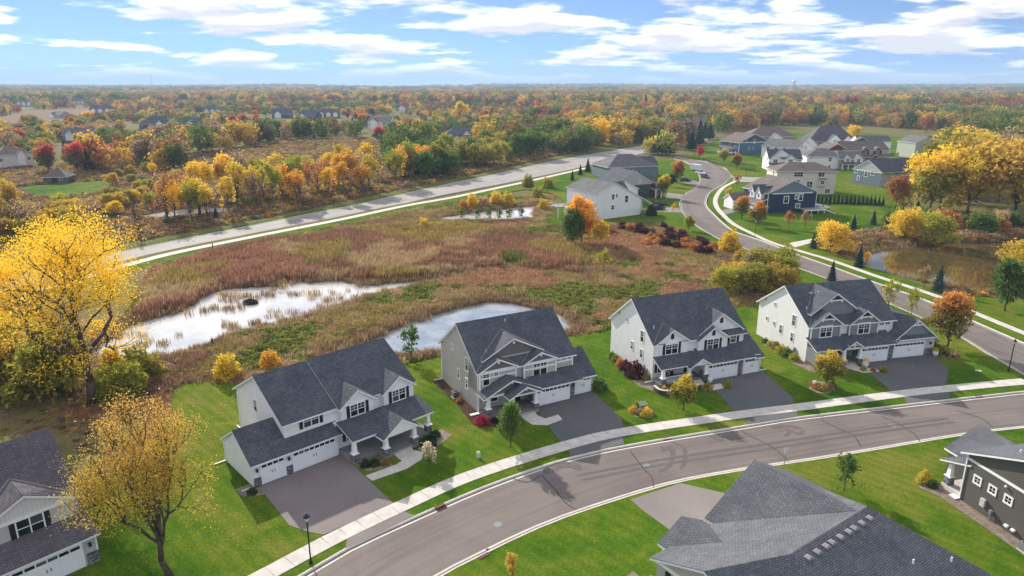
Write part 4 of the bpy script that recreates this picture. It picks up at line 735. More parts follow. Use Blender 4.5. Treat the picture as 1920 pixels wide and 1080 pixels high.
# the cluster on the right
h = House('navy_house', 'navy blue house with white trim and raised deck with stairs', G(1437, 400), 12, 'navy', 'roofbrown')
h.gable(0, 17.5, 0, 15, -2, 6.6, .44, 'y', gwall='greyblue', roof='roofbrown', oh=.5); h.bar('trim_board', 1.5, 16, -.06, .02, 6.1, 6.4); h.bar('trim_board', -.06, .1, -.06, .1, -1, 6.3); h.bar('trim_board', 17.4, 17.56, -.06, .1, -1, 6.3)
for f_, x_, z_, w_, hh_ in (('f', 6.6, 4.2, 1.5, 2.0), ('f', 10.2, 5.0, .8, 1.1), ('f', 11.8, 4.8, 1.2, 1.9), ('f', 11.0, 2.1, 1.3, 1.2)): h.win(f_, x_, 0, z_, w_, hh_, 1, casing=.22)
for y in (2.0, 6.0):
    h.part('dormer', MB().prism_x([(y, 4.2), (y + 2.6, 4.2), (y + 2.6, 6.4), (y + 1.3, 8.2), (y, 6.4)], -1.4, 4), 'white'); h.slopes([[(-1.7, y - .3, 6.0), (3.5, y - .3, 6.0), (3.5, y + 1.3, 8.3), (-1.7, y + 1.3, 8.3)], [(3.5, y + 2.9, 6.0), (-1.7, y + 2.9, 6.0), (-1.7, y + 1.3, 8.3), (3.5, y + 1.3, 8.3)]], 'roof'); h.win('l', y + 1.3, -1.4, 5.4, .9, 1.3, 1, casing=.15)
h.walls(-3, 0, 3, 14, -.3, 3.2, 'white'); h.slopes([[(-3.8, 14.5, 3.0), (-3.8, .2, 3.0), (0, .2, 4.6), (0, 14.5, 4.6)]], 'roofgrey'); h.part('porch_post', MB().box(-3.4, -3.1, .6, .9, 0, 3), 'trim'); h.gable(-7, 0, 9, 15, 0, 3.2, .6, 'x', wall='white')
dk = h.part('deck', MB().box(11, 18.5, -4, 0, 1.1, 1.35).box(17.5, 23, 0, 6, 1.1, 1.35), 'deck'); h.part('deck_beam', MB().box(11, 18.5, -4.08, -4, .95, 1.38).box(18.5, 23.1, -.08, 0, .95, 1.38), 'trim', dk); h.part('railing', MB().box(11, 18.5, -4.0, -3.94, 2.2, 2.28).box(18.5, 23, -.02, .04, 2.2, 2.28).box(22.94, 23, 0, 6, 2.2, 2.28), 'hardware', dk)
for x in (11.3, 13.6, 16, 18.3): h.part('deck_post', MB().box(x - .1, x + .1, -3.9, -3.7, -2, 1.1), 'trim', dk)
for x in (20.5, 22.8): h.part('deck_post', MB().box(x - .1, x + .1, .1, .3, -2, 2.2), 'hardware', dk)
st = h.part('stair_stringer', MB().slab([(18.5, -4, 1.3), (18.5, -3.8, 1.3), (23.5, -5.4, -.7), (23.5, -5.6, -.7)][::-1], .12, .25).slab([(18.5, -2.8, 1.3), (18.5, -2.6, 1.3), (23.5, -4.2, -.7), (23.5, -4.4, -.7)][::-1], .12, .25), 'trim', dk)
for i in range(9): h.part('stair_tread', MB().box(18.7 + i * .52, 19.1 + i * .52, -3.95 - i * .17, -2.7 - i * .17, 1.1 - i * .21, 1.16 - i * .21), 'deck', dk)
h = House('cream_house', 'tall cream house with brown hip roof behind the navy house', (100, 263), -2, 'cream', 'roofbrown')
h.hip(0, 22, 0, 12, -1, 8.8, .42, wall='cream', roof='roofbrown', oh=.6); wins(h, 'f', 0, [(8, 7.4, 3.2, 1.6, 3), (16.5, 7.4, 2.2, 1.6, 2), (7, 4.3, 3.4, 1.9, 3), (12.5, 3.6, 2.0, 2.3, 2), (19.5, 1.2, 1.8, 1.4, 2)])
h.walls(15.6, 18.2, -.8, 0, 3.2, 5.6); wins(h, 'f', -.8, [(16.9, 4.5, 1.3, 1.2, 2)]); h.pent(15.3, 18.5, -1.1, 0, 5.6, 5.9, 'roof'); wins(h, 'l', 0, [(4, 7.4, 1, 1.5, 1), (8, 4.5, 1, 1.5, 1)])
def twin_gable(name, label, loc, ang, wall, roof, w=15, d=11, gw=None):
    h = House(name, label, loc, ang, wall, roof); mn = (5.7, .72, 0)
    h.gable(0, w, 0, d, -.6, 5.7, .72); h.cross(.4, w * .36, -.35, 3, 5.7, .7, 2.6, mn, wall=gw, valley=False); h.cross(w * .48, w * .82, -.35, 3, 5.6, .7, 2.6, mn, wall=gw, valley=False); h.cross(w * .14, w * .66, .8, 4, 6.9, .65, 6, mn, wall=gw, valley=False)
    h.pent(-.3, w + 1, -2.6, 0, 2.7, 3.9); h.walls(w * .5, w, -2.2, 0, 0, 2.7); h.garage(w * .55, w * .9, -2.22, 2.3, 4); wins(h, 'f', -.35, [(w * .19, 4.6, 1.9, 1.5, 2), (w * .65, 4.5, 1.9, 1.5, 2)]); wins(h, 'f', 0, [(2, 1.7, 1.8, 1.4, 2), (w * .92, 5.0, 1.4, .6, 2)])
    for x in (.4, w * .25, w * .46): h.part('porch_post', MB().box(x - .18, x + .18, -2.4, -2.05, 0, 2.7), 'trim')
    wins(h, 'l', 0, [(3, 5.3, .8, 1.4, 1), (6, 3.0, .7, 1.2, 1), (8.5, 6.3, .6, .6, 1), (3, 2.6, .7, 1.2, 1)]); return h
twin_gable('twin_gable_house', 'small white house with charcoal twin gables left of the cream house', G(1440, 319.5), -4, 'white', 'roof', 15.5)
h = House('slate_blue_house', 'slate blue house with brown roof and white rear deck on green slope', G(1384, 291), 22, 'blue', 'roofbrown')
h.gable(0, 22, 0, 17, -3, 7.4, .42, 'y', gwall='darkgrey', roof='roofbrown', oh=.6); h.bar('trim_board', 0, 22, -.08, .02, 7.0, 7.3); h.bar('trim_board', -.06, .2, -.08, .1, -2, 7); wins(h, 'f', 0, [(2, 8, .9, .9, 1), (5, 8.2, .9, .9, 1), (11, 7.6, 1.3, 2.2, 1), (7.5, 3.6, 1.1, 1.6, 1), (10.8, 3.7, 1.1, 1.5, 1)]); wins(h, 'l', 0, [(3, 5.5, 2, 1.6, 2), (8, 5.5, 2, 1.6, 2), (4, 1.8, 2, 2, 2)])
h.walls(-5, 0, 3, 11, -2.5, 3.4); h.pent(-5.6, 0, 2.6, 11.2, 3.6, 5.0, 'roofbrown'); dk = h.part('deck', MB().box(-8, 0, 1, 9, 1.2, 1.5), 'trim')
for x, y in ((-7.8, 1.2), (-4, 1.2), (-1, 1.2), (-7.8, 8)): h.part('deck_post', MB().box(x - .15, x + .15, y - .15, y + .15, -2.5, 2.6), 'trim', dk)
h = House('side_gable_house', 'white house with grey roof and plain gable wall behind the small twin gables', G(1493, 300), 38, 'white', 'roofgrey')
h.gable(0, 15, 0, 22, -1, 6.4, .5, 'y', oh=.5); wins(h, 'f', 0, [(4, 6.6, .7, 1.4, 1), (5.4, 6.9, .7, 1, 1), (8.5, 6.2, .9, 2, 1), (4, 3.2, .8, 1.2, 1)]); wins(h, 'l', 0, [(3, 5.2, 1, 1.6, 1), (8, 5.2, 1, 1.6, 1), (13, 5.4, 1.6, .8, 2), (18, 5.2, 1.8, 1.6, 2)])
h = House('white_hip_house', 'white sided house with grey hip roof and small front gables beside the grey house', G(1511, 316), -6, 'offwhite', 'roofgrey')
h.hip(0, 17, 0, 13, -.8, 6.2, .5, roof='roofgrey'); h.gable(15, 26, -2, 9, -.5, 5.2, .55, 'x', wall='tan', roof='roofgrey'); h.cross(17, 20, -2.5, 1, 5.2, .9, 3, (5.2, .55, -2), wall='white', valley=False); h.cross(21.5, 25.5, -2.5, 1, 5.2, .9, 3, (5.2, .55, -2), wall='white', valley=False); h.pent(15.5, 26, -4.6, -2, 2.8, 3.8, 'roof'); wins(h, 'f', -2.5, [(18.5, 4.4, 1.5, 1.4, 2), (23.5, 4.4, 1.5, 1.4, 2)]); wins(h, 'f', 0, [(11, 4.6, 1.2, 1.8, 1), (7, 1.4, .9, 1.4, 1), (11, 1.2, .9, 1.3, 1), (2, 5.2, .7, .6, 1)]); wins(h, 'f', -2, [(17, 1.5, 1.5, 1.4, 2), (20, 1.5, 1.5, 1.4, 2)])
for x in (15.8, 18.5, 21.5, 25.5): h.part('porch_post', MB().box(x - .18, x + .18, -4.4, -4.0, 0, 2.8), 'trim')
h = House('brick_red_house', 'taupe house with dark red gables and brown roof in the right cluster', (176, 374), 6, 'taupe', 'roofbrown')
h.gable(0, 26, 0, 15, -1, 6.4, .55, wall='taupe', roof='roofbrown'); mn = (6.4, .55, 0); h.cross(10, 14.5, -.5, 3, 6.2, .8, 3, mn, wall='red', valley=False); h.cross(17, 21.5, -.5, 3, 6.2, .8, 3, mn, wall='red', valley=False); h.gable(-9, 3, 1, 13, 0, 6.6, .52, 'y', wall='taupe', roof='roofbrown', gwall='red'); wins(h, 'f', -.5, [(12.2, 5.2, 1.6, 1.7, 2), (19.2, 5.2, 1.6, 1.7, 2)]); h.pent(9, 27, -3.4, 0, 2.9, 4.1); h.gable(14, 18, -4, 0, 2.8, 2.9, .7, 'y', wall='red', walls=True)
for x in (9.6, 14.2, 17.8, 26): h.part('porch_post', MB().box(x - .2, x + .2, -3.2, -2.8, 0, 2.9), 'trim')
h = House('grey_gable_house', 'grey house with white banded gable and black roof beside brown leaved tree', G(1597, 343), -68, 'greyblue', 'roof')
h.gable(0, 14, 0, 24, -3, 6.2, .6, 'y', wall='lightgrey', gwall='lightgrey', roof='roof', oh=.6); h.part('siding_panel', MB().box(.05, 13.95, -.05, .05, -2, 5.6), 'greyblue'); h.bar('trim_board', 0, 14, -.1, 0, 5.6, 5.9)
for x, z, w_, hh_ in ((6.5, 4.6, 1.4, 2.0), (9.7, 5.4, 1.7, 1.9), (3, 2.5, 1, 1.6), (1.5, 5.2, 1.2, 1.3)): h.win('f', x, -.05, z, w_, hh_, 2 if w_ > 1.5 else 1, casing=.2)
wins(h, 'r', 14, [(3, 5.3, 2.6, .7, 3), (8, 5.3, 2.6, .7, 3), (17, 5.3, 2.6, .7, 3), (12, 2.8, 2, 2, 2)]); h.gable(12, 20, 14, 26, -2, 3.2, .55, 'x', wall='lightgrey', roof='roof')
h = House('white_far_house', 'white house with navy gable peak standing at the back of the right cluster', (208, 424), -4, 'offwhite', 'roofgrey')
h.gable(0, 19, 0, 12, -3, 7.2, .5, roof='roof'); h.cross(-4, 7, -.6, 4, 6.6, .55, 0, (7.2, .5, 0), wall='offwhite', gwall='darkgrey', valley=False); wins(h, 'f', 0, [(13.5, 6, 1.6, 1.6, 2)])
h = House('sage_house', 'sage green house half hidden by the tall golden cottonwoods', G(1713, 297), 6, 'green', 'roofgrey')
h.gable(0, 13, 0, 16, -1, 8.6, .5, 'y', roof='roofgrey'); h.gable(10, 26, 4, 16, -1, 8.4, .5, 'x', roof='roofgrey'); wins(h, 'f', 0, [(6.5, 7.2, 2.4, 2.0, 2)])
h = House('plum_roof_house', 'large blue house with steep plum hip roof and white gables at wood edge', (188, 448), -6, 'greyblue', 'roofpurple')
h.hip(0, 30, 0, 19, -.5, 5.6, .95, roof='roofpurple'); h.gable(-6, 4, -5, 8, 0, 4.2, .8, 'y', wall='white', roof='roof'); h.gable(10, 19, -5, 6, 0, 5.4, .95, 'y', wall='white', roof='roof'); wins(h, 'f', 0, [(7, 4.2, 2.6, 1.3, 3), (23, 5, 2, 1.8, 2)]); h.win('f', 14.5, -5, 5.8, 1.6, 1.6, 2); h.cross(21, 26, -1, 3, 6.5, .9, 4, (5.6, .95, 0), wall='white', valley=False)
h = House('brown_hip_house', 'wide tan house with brown hip roof behind the slate blue house', (160, 480), -5, 'tan', 'roofbrown')
h.hip(0, 32, 0, 20, -.5, 6.4, .55, roof='roofbrown'); h.gable(14, 22, -3, 8, 0, 5.5, .7, 'y', wall='white', roof='roofbrown'); wins(h, 'f', 0, [(6, 4.6, 1.6, 1.6, 2), (26, 4.6, 1.6, 1.6, 2)])
h = House('low_grey_house', 'low grey roofed house between grey gable house and cottonwoods', G(1700, 338), -20, 'tan', 'roofgrey')
h.hip(0, 13, 0, 12, -1, 5.0, .5, roof='roofgrey'); wins(h, 'f', 0, [(10, 3.4, 1.4, 1.9, 1), (4, 3.4, 1.4, 1.4, 1)])
# houses among the trees, left and centre
FAR = [((0, 318), 55, 15, 12, 7.2, .55, 'cream', 'roofbrown', 'hip', 'tall cream house with brown hip roof at left edge of picture'), ((118, 268), 12, 24, 13, 5.8, .6, 'brick', 'roofgrey', 'tg', 'brick house with grey roof behind red tipped maples'), ((262, 242), 0, 30, 17, 5.0, .8, 'darkgrey', 'roof', 'hip', 'long house with dark steep roof and single white gable'),
       ((345, 240), 20, 16, 14, 4.4, .7, 'darkgrey', 'roof', 'g', 'dark roofed wing beside the long dark house'), ((168, 214), 10, 28, 16, 5.5, .7, 'greyblue', 'roof', 'tg', 'blue roofed house with two pale gables left of the dark roof'), ((95, 222), -30, 22, 14, 4.6, .6, 'tan', 'roofgrey', 'g', 'tan roofed house behind crimson maples'), ((30, 200), 5, 28, 15, 6, .6, 'greyblue', 'roofgrey', 'tg', 'grey house standing above the fallow field'),
       ((137, 196), 0, 24, 15, 6, .7, 'lightgrey', 'roofgrey', 'tg', 'grey house with pale gables beyond the field'), ((250, 190), 0, 30, 18, 6, .6, 'greyblue', 'roofslate', 'hip', 'grey roof deep among orange trees'), ((332, 196), 0, 26, 16, 6, .65, 'lightgrey', 'roofgrey', 'g', 'pale gabled house far among the trees'), ((382, 214), -8, 26, 13, 5, .7, 'navy', 'roof', 'tg', 'dark blue house with three white dormers'),
       ((510, 222), 14, 24, 15, 5.5, .8, 'darkgrey', 'roof', 'g', 'charcoal roof with white rake behind three green maples'), ((560, 226), -20, 22, 15, 5.5, .8, 'darkgrey', 'roof', 'g', 'charcoal roof sloping right behind the three green maples'), ((595, 222), 8, 26, 15, 5.5, .75, 'brown', 'roofpurple', 'tg', 'brown house with plum roof right of the charcoal roofs'), ((690, 243), -14, 22, 14, 7.4, .6, 'cream', 'roofgrey', 'g', 'cream two storey house with grey roof among blue spruces'),
       ((832, 262), 6, 27, 16, 3.6, .6, 'lightgrey', 'roofslate', 'hip', 'grey stone house with long slate roof and chimneys'), ((838, 270), -8, 26, 9, 2.8, .7, 'white', 'roof', 'g', 'white gabled garage wing with black roof in front of slate roof'), ((742, 208), 0, 34, 16, 4.5, .6, 'tan', 'roofpurple', 'g', 'plum roofed house behind golden trees'), ((655, 195), 0, 34, 18, 6, .6, 'white', 'roofgrey', 'tg', 'distant white house with grey roof above the rust trees'),
       ((600, 192), 0, 34, 18, 5, .6, 'greyblue', 'roofslate', 'hip', 'distant slate roof left of white house'), ((1015, 233), 4, 24, 15, 4.4, .75, 'tan', 'roofgrey', 'hip', 'pale grey hip roof surrounded by trees at picture centre'), ((1228, 237), -10, 16, 12, 5.5, .7, 'white', 'roofslate', 'tg', 'white house with blue-grey roof and dormer in the wood'), ((1282, 240), -15, 22, 14, 5, .6, 'cream', 'roofgrey', 'g', 'cream house with grey roof behind the pines'),
       ((985, 184), 0, 44, 20, 8, .5, 'greyblue', 'roofslate', 'tg', 'hazy blue-grey house far left of the distant cluster'), ((1030, 186), 0, 46, 22, 8, .5, 'lightgrey', 'roofslate', 'g', 'hazy pale house in the distant cluster'), ((1085, 188), 0, 44, 20, 8, .5, 'greyblue', 'roofslate', 'hip', 'hazy blue roof at right of the distant cluster'), ((1870, 194), 0, 44, 20, 7, .5, 'lightgrey', 'roofslate', 'g', 'hazy grey house far at the right edge')]
for (px, ang, w, d, ze, p, wl, rf, kind, lab) in FAR:
    h = House('distant_house', lab, G(*px), ang, wl, rf, group='houses among the trees')
    if kind == 'hip': h.hip(0, w, 0, d, -.5, ze, p); h.gable(w * .55, w * .75, -1.5, d * .5, 0, ze, .9, 'y', wall='offwhite')
    elif kind == 'g': h.gable(0, w, 0, d, -.5, ze, p); h.gable(w * .15, w * .45, -2, d * .5, 0, ze, .8, 'y', wall='offwhite')
    else:
        h.gable(0, w, 0, d, -.5, ze, p)
        for a in (.1, .42, .74): h.cross(w * a, w * (a + .2), -.6, 2, ze, .85, 1.5, (ze, p, 0), wall='offwhite', valley=False)
    wins(h, 'f', 0, [(w * .08, ze * .62, 1.4, 1.5, 2), (w * .9, ze * .62, 1.4, 1.5, 2)]); wins(h, 'l', 0, [(d * .3, ze * .6, 1.4, 1.6, 2), (d * .7, ze * .6, 1.4, 1.6, 2)])
    if w > 23: h.part('chimney', MB().box(w * .3, w * .3 + 1.1, d * .45, d * .45 + 1.1, ze, ze + p * d * .5 + 1.2), 'brick')
g_ = House('garden_pavilion', 'small brick pool house with brown pyramid roof on green lawn', G(82, 344), 8, 'brick', 'roofbrown', 'pavilion')
g_.hip(0, 9, 0, 8, 0, 3.0, .7, wall='brick'); g_.part('door', MB().box(3.6, 5.4, -.06, .1, 0, 2.3), 'shutter'); g_.part('finial', MB().tube((4.5, 4, 5.8), (4.5, 4, 7.4), .15, .1), 'hardware'); g_.win('f', 7, 0, 1.6, 1, 1.2)
# ------------------------------------------------------------------ trees
LEAF = {
 'oldgold': leaf('old_gold_leaves', (.27, .20, .045), (.42, .29, .06)),
 'gold': leaf('gold_leaves', (.50, .31, .02), (.66, .43, .05)), 'yellow': leaf('yellow_leaves', (.40, .29, .03), (.50, .37, .055)), 'amber': leaf('amber_leaves', (.40, .21, .03), (.50, .30, .05)),
 'orange': leaf('orange_leaves', (.36, .14, .025), (.46, .22, .04)), 'rust': leaf('rust_leaves', (.24, .105, .04), (.36, .18, .07)), 'red': leaf('red_leaves', (.30, .035, .03), (.42, .075, .05)), 'crimson': leaf('crimson_leaves', (.22, .02, .035), (.33, .045, .06)),
 'olive': leaf('olive_leaves', (.15, .14, .03), (.29, .26, .06)), 'green': leaf('green_leaves', (.05, .095, .025), (.10, .15, .04)), 'lime': leaf('yellow_green_leaves', (.19, .205, .03), (.32, .29, .05)), 'tan': leaf('tan_leaves', (.25, .17, .09), (.36, .26, .14)),
 'spruce': leaf('spruce_needles', (.018, .042, .028), (.045, .08, .055), tr=.15), 'bluespruce': leaf('blue_spruce_needles', (.035, .06, .06), (.07, .11, .11), tr=.15), 'yew': leaf('dark_shrub_leaves', (.015, .03, .014), (.035, .06, .025), tr=.2), 'plum': leaf('plum_leaves', (.04, .018, .025), (.08, .03, .04)),
 'redtop': leaf('maple_red_tips', (.075, .09, .03), (.16, .13, .045), (.42, .08, .06)), 'orangetop': leaf('maple_orange_tips', (.09, .11, .03), (.2, .16, .045), (.36, .17, .05)), 'goldtop': leaf('gold_tips', (.11, .13, .03), (.25, .23, .04), (.46, .34, .05)), 'mixed': leaf('mixed_amber_leaves', (.42, .35, .05), (.56, .37, .06), (.60, .34, .08)), 'white': leaf('white_blossom', (.30, .24, .15), (.50, .47, .36)),
}
def skeleton(rs, H, base, width, limbs, levels, tr, upright=.35, wob=.18, lean=0.0):
    segs, tips = [], []
    def grow(p, d, L, r, lev):
        n = 3; q = p
        for i in range(n):
            q2 = q + d * L / n; segs.append((q, q2, r * (1 - .22 * i / n), r * (1 - .22 * (i + 1) / n), lev)); q = q2
            d = d + rs.normal(0, wob, 3) + np.array((0, 0, .06 * upright)); d /= np.linalg.norm(d)
            if lev >= 1 and i == 1 and lev < levels:
                e = d + rs.normal(0, .6, 3); e /= np.linalg.norm(e); grow(q, e, L * .6, r * .5, lev + 1)
        if lev == levels: tips.append(q); tips.append(q - d * L * .4); return
        for _ in range(2 if rs.random() < .5 else 3):
            e = d + rs.normal(0, .5, 3) * (1 if lev else .8) + np.array((0, 0, .25 * upright)); e /= np.linalg.norm(e); grow(q, e, L * rs.uniform(.6, .8), r * .62, lev + 1)
    p = np.zeros(3); top = np.array((lean * base, 0, base)); segs.append((p, top * .5 + rs.normal(0, .01 * H, 3) * (1, 1, 0), tr * 1.25, tr, 0)); segs.append((segs[-1][1], top, tr, tr * .85, 0))
    for i in range(limbs):
        a = 2 * math.pi * (i + rs.random() * .6) / limbs; t = rs.uniform(.25, .85) if i else .05
        d = np.array((math.cos(a) * t, math.sin(a) * t, 1 - .45 * t)); d /= np.linalg.norm(d); grow(top - np.array((0, 0, 1)) * rs.uniform(0, base * .25) * (i > 0), d, (H - base) * .38, tr * .6, 1)
    T = np.array(tips); hz = T[:, 2].max(); k = (H - base) / max(hz - base, .1); rad = np.percentile(np.hypot(T[:, 0] - top[0], T[:, 1]), 94); kx = width / 2 / rad
    def fit(q):
        q = np.array(q); return np.array((top[0] + (q[0] - top[0]) * kx, q[1] * kx, base + (q[2] - base) * k)) if q[2] > base * .72 else q
    return [(fit(a), fit(b), r0, r1, l) for a, b, r0, r1, l in segs], np.array([fit(t) for t in tips])
def leaf_mesh(name, P, size, rs, H, flat=.0, mat=None):
    n = len(P); a = rs.normal(size=(n, 3)); a[:, 2] *= (1 - flat); a /= np.linalg.norm(a, axis=1)[:, None]; b = np.cross(a, rs.normal(size=(n, 3))); b /= np.linalg.norm(b, axis=1)[:, None] + 1e-9
    s = (size * rs.uniform(.55, 1.3, n))[:, None]; V = np.stack([P - a * s, P + b * s * .62, P + a * s, P - b * s * .62], 1).reshape(-1, 3)
    me = bpy.data.meshes.new(name); me.vertices.add(4 * n); me.vertices.foreach_set('co', V.astype('f').ravel()); me.loops.add(4 * n); me.loops.foreach_set('vertex_index', np.arange(4 * n, dtype='i')); me.polygons.add(n); me.polygons.foreach_set('loop_start', np.arange(0, 4 * n, 4, dtype='i')); me.update(calc_edges=True)
    at = me.attributes.new('lv', 'FLOAT', 'POINT'); at.data.foreach_set('value', np.repeat(np.clip(rs.normal(.5, .3, n), 0, 1), 4).astype('f'))
    ah = me.attributes.new('hh', 'FLOAT', 'POINT'); ah.data.foreach_set('value', np.clip(V[:, 2] / H, 0, 1).astype('f'))
    me.materials.append(mat or LEAF['green']); return me
def wood_mesh(name, segs, mat, maxlev=9, n=5):
    m = MB()
    for a, b, r0, r1, l in segs:
        if l <= maxlev: m.tube(a, b, max(r0, .015), max(r1, .012), n if l < 2 else 4 if l < 3 else 3)
    return m.mesh(name, mat, uv=False, smooth=True)
def broad(seed, H, base, width, limbs=6, levels=4, leaves=3500, size=.3, sig=.5, tr=None, up_=.35, maxlev=3, bark='bark', inner=.0, lean=0.0):
    rs = np.random.default_rng(seed); segs, tips = skeleton(rs, H, base, width, limbs, levels, tr or H * .016, up_, lean=lean)
    P = tips[rs.integers(0, len(tips), leaves)] + rs.normal(0, sig, (leaves, 3)) * (1, 1, .75)
    if inner:
        k = int(leaves * inner); u = rs.normal(size=(k, 3)); u /= np.linalg.norm(u, axis=1)[:, None]; rr = rs.uniform(.55, 1.0, k)[:, None]
        lump = 1 + .22 * np.sin(u[:, :1] * 5 + seed) * np.cos(u[:, 1:2] * 4 + seed * 2) + .14 * np.sin(u[:, 2:] * 9 + seed * 3 + u[:, :1] * 6)
        P = np.vstack([P, u * rr * lump * (width / 2 * .92, width / 2 * .92, (H - base * .8) / 2 * .95) + (0, 0, (H + base * .8) / 2)])
    P[:, 2] = np.maximum(P[:, 2], .15); return wood_mesh('trunk', segs, M[bark], maxlev), leaf_mesh('crown', P, size, rs, H)
def conifer(seed, H, width, leaves, size, base=.4, droop=.25):
    rs = np.random.default_rng(seed); t = rs.random(leaves) ** .62; z = base + (H - base) * (1 - t); lay = np.floor(z * 2.2) / 2.2; fr = (z * 2.2) % 1
    r = (1 - (z - base) / (H - base)) * width / 2 * (1.08 - .62 * fr) * rs.uniform(.25, 1, leaves) ** .5; a = rs.uniform(0, 2 * math.pi, leaves); sp_ = 1 + .30 * np.sin(a * 5 + lay * 7) + .2 * np.sin(a * 9 + lay * 3) + rs.normal(0, .10, leaves)
    P = np.stack([r * sp_ * np.cos(a), r * sp_ * np.sin(a), z - droop * r], 1); P[:, 2] = np.maximum(P[:, 2], .1)
    return MB().tube((0, 0, 0), (0, 0, H * .9), H * .018 + .03, .02, 6).mesh('trunk', M['bark'], uv=False, smooth=True), leaf_mesh('crown', P, size, rs, H, .3)
def bush(seed, H, width, leaves, size):
    rs = np.random.default_rng(seed); segs = []
    for i in range(7):
        a = rs.uniform(0, 6.28); t = rs.uniform(.1, .45) * width; segs.append((np.zeros(3), np.array((math.cos(a) * t * .5, math.sin(a) * t * .5, H * .45)), .05, .03, 0)); segs.append((segs[-1][1], np.array((math.cos(a) * t, math.sin(a) * t, H * rs.uniform(.7, .9))), .03, .012, 1))
    u = rs.normal(size=(leaves, 3)); u /= np.linalg.norm(u, axis=1)[:, None]; u[:, 2] = np.abs(u[:, 2]) * 1.1 - .1; r = rs.uniform(.45, 1.02, leaves)[:, None] ** .7
    lump = 1 + .2 * np.sin(u[:, :1] * 6 + seed) * np.cos(u[:, 1:2] * 5) + .1 * np.sin(u[:, 2:] * 11 + seed); P = u * r * lump * (width / 2, width / 2, H); P[:, 2] = np.maximum(P[:, 2], .08)
    return wood_mesh('stems', segs, M['bark_pale']), leaf_mesh('crown', P, size, rs, H)
PROTO = {
 'broad': [broad(11, 12, 2.6, 9, 6, 4, 2600, .34, .5, inner=.5), broad(12, 12, 2.2, 10, 7, 4, 2800, .34, .55, inner=.5), broad(13, 12, 3, 8, 5, 4, 2400, .34, .5, inner=.5), broad(14, 12, 2.4, 11, 7, 4, 3000, .36, .55, inner=.4)],
 'oval': [broad(21, 8, 1.7, 4.8, 7, 3, 1800, .24, .32, up_=.6, inner=.8), broad(22, 8, 1.6, 5.4, 7, 3, 2000, .24, .34, up_=.6, inner=.8)],
 'poplar': [broad(31, 11, 3.6, 4.2, 4, 4, 1300, .26, .38, up_=1.0, bark='bark_pale'), broad(32, 11, 3.0, 5.0, 5, 4, 1500, .26, .42, up_=1.0, bark='bark_pale'), broad(33, 11, 4.4, 3.6, 4, 4, 1000, .25, .36, up_=1.2)],
 'sparse': [broad(41, 10, 2.2, 7, 6, 4, 700, .22, .6, maxlev=4, bark='bark_pale'), broad(42, 10, 1.4, 6, 7, 4, 620, .22, .55, maxlev=4, bark='bark_pale')],
 'bare': [broad(43, 9, 1.5, 4.5, 5, 4, 30, .12, .3, maxlev=4, up_=.9)],
 'willow': [broad(51, 8, .9, 7.5, 8, 4, 3400, .26, .42, maxlev=4, inner=.25), broad(52, 8, .8, 8.5, 9, 4, 3600, .26, .45, maxlev=4, inner=.25)],
 'conifer': [conifer(61, 10, 5.2, 3600, .3), conifer(62, 10, 4.6, 3400, .3)], 'pine': [conifer(63, 10, 6.4, 2600, .4, 1.4, .1)], 'arbor': [conifer(64, 3.2, 1.5, 900, .16, .1, .02)],
 'bush': [bush(71, 1.2, 1.7, 700, .12), bush(72, 1.3, 1.6, 700, .12)], 'bigbush': [bush(73, 3.2, 3.6, 1700, .22), bush(74, 3.0, 4.0, 1700, .22)],
 'sapling': [broad(81, 4.5, 1.2, 1.9, 5, 3, 700, .15, .2, up_=1.0, tr=.05), broad(82, 4.5, 1.0, 2.3, 5, 3, 800, .15, .22, up_=.9, tr=.05)],
}
PH = {'broad': 12, 'oval': 8, 'poplar': 11, 'sparse': 10, 'bare': 9, 'willow': 8, 'conifer': 10, 'pine': 10, 'arbor': 3.2, 'bush': 1.25, 'bigbush': 3.1, 'sapling': 4.5}
WORD = {'broad': 'broad tree', 'oval': 'round-headed maple', 'poplar': 'slender poplar', 'sparse': 'thin-leaved tree', 'bare': 'leafless tree', 'willow': 'bushy willow', 'conifer': 'spruce', 'pine': 'pine', 'arbor': 'arborvitae', 'bush': 'shrub', 'bigbush': 'large shrub', 'sapling': 'sapling'}
CWORD = {'oldgold': 'old-gold', 'gold': 'golden', 'yellow': 'yellow', 'amber': 'amber', 'orange': 'orange', 'rust': 'rust-brown', 'red': 'red', 'crimson': 'crimson', 'olive': 'olive', 'green': 'green', 'lime': 'yellow-green', 'tan': 'tan', 'spruce': 'dark green', 'bluespruce': 'blue-green', 'yew': 'dark green', 'plum': 'plum-red', 'redtop': 'red-tipped green', 'orangetop': 'orange-tipped green', 'goldtop': 'gold-tipped', 'mixed': 'mottled yellow', 'white': 'white-flowered'}
NAMES = {'bush': 'shrub', 'bigbush': 'shrub', 'conifer': 'spruce_tree', 'pine': 'pine_tree', 'arbor': 'arborvitae', 'sapling': 'sapling_tree', 'poplar': 'poplar_tree', 'oval': 'maple_tree', 'willow': 'willow_tree', 'bare': 'bare_tree'}
TREES = []                                              # (object, base label, screen x)
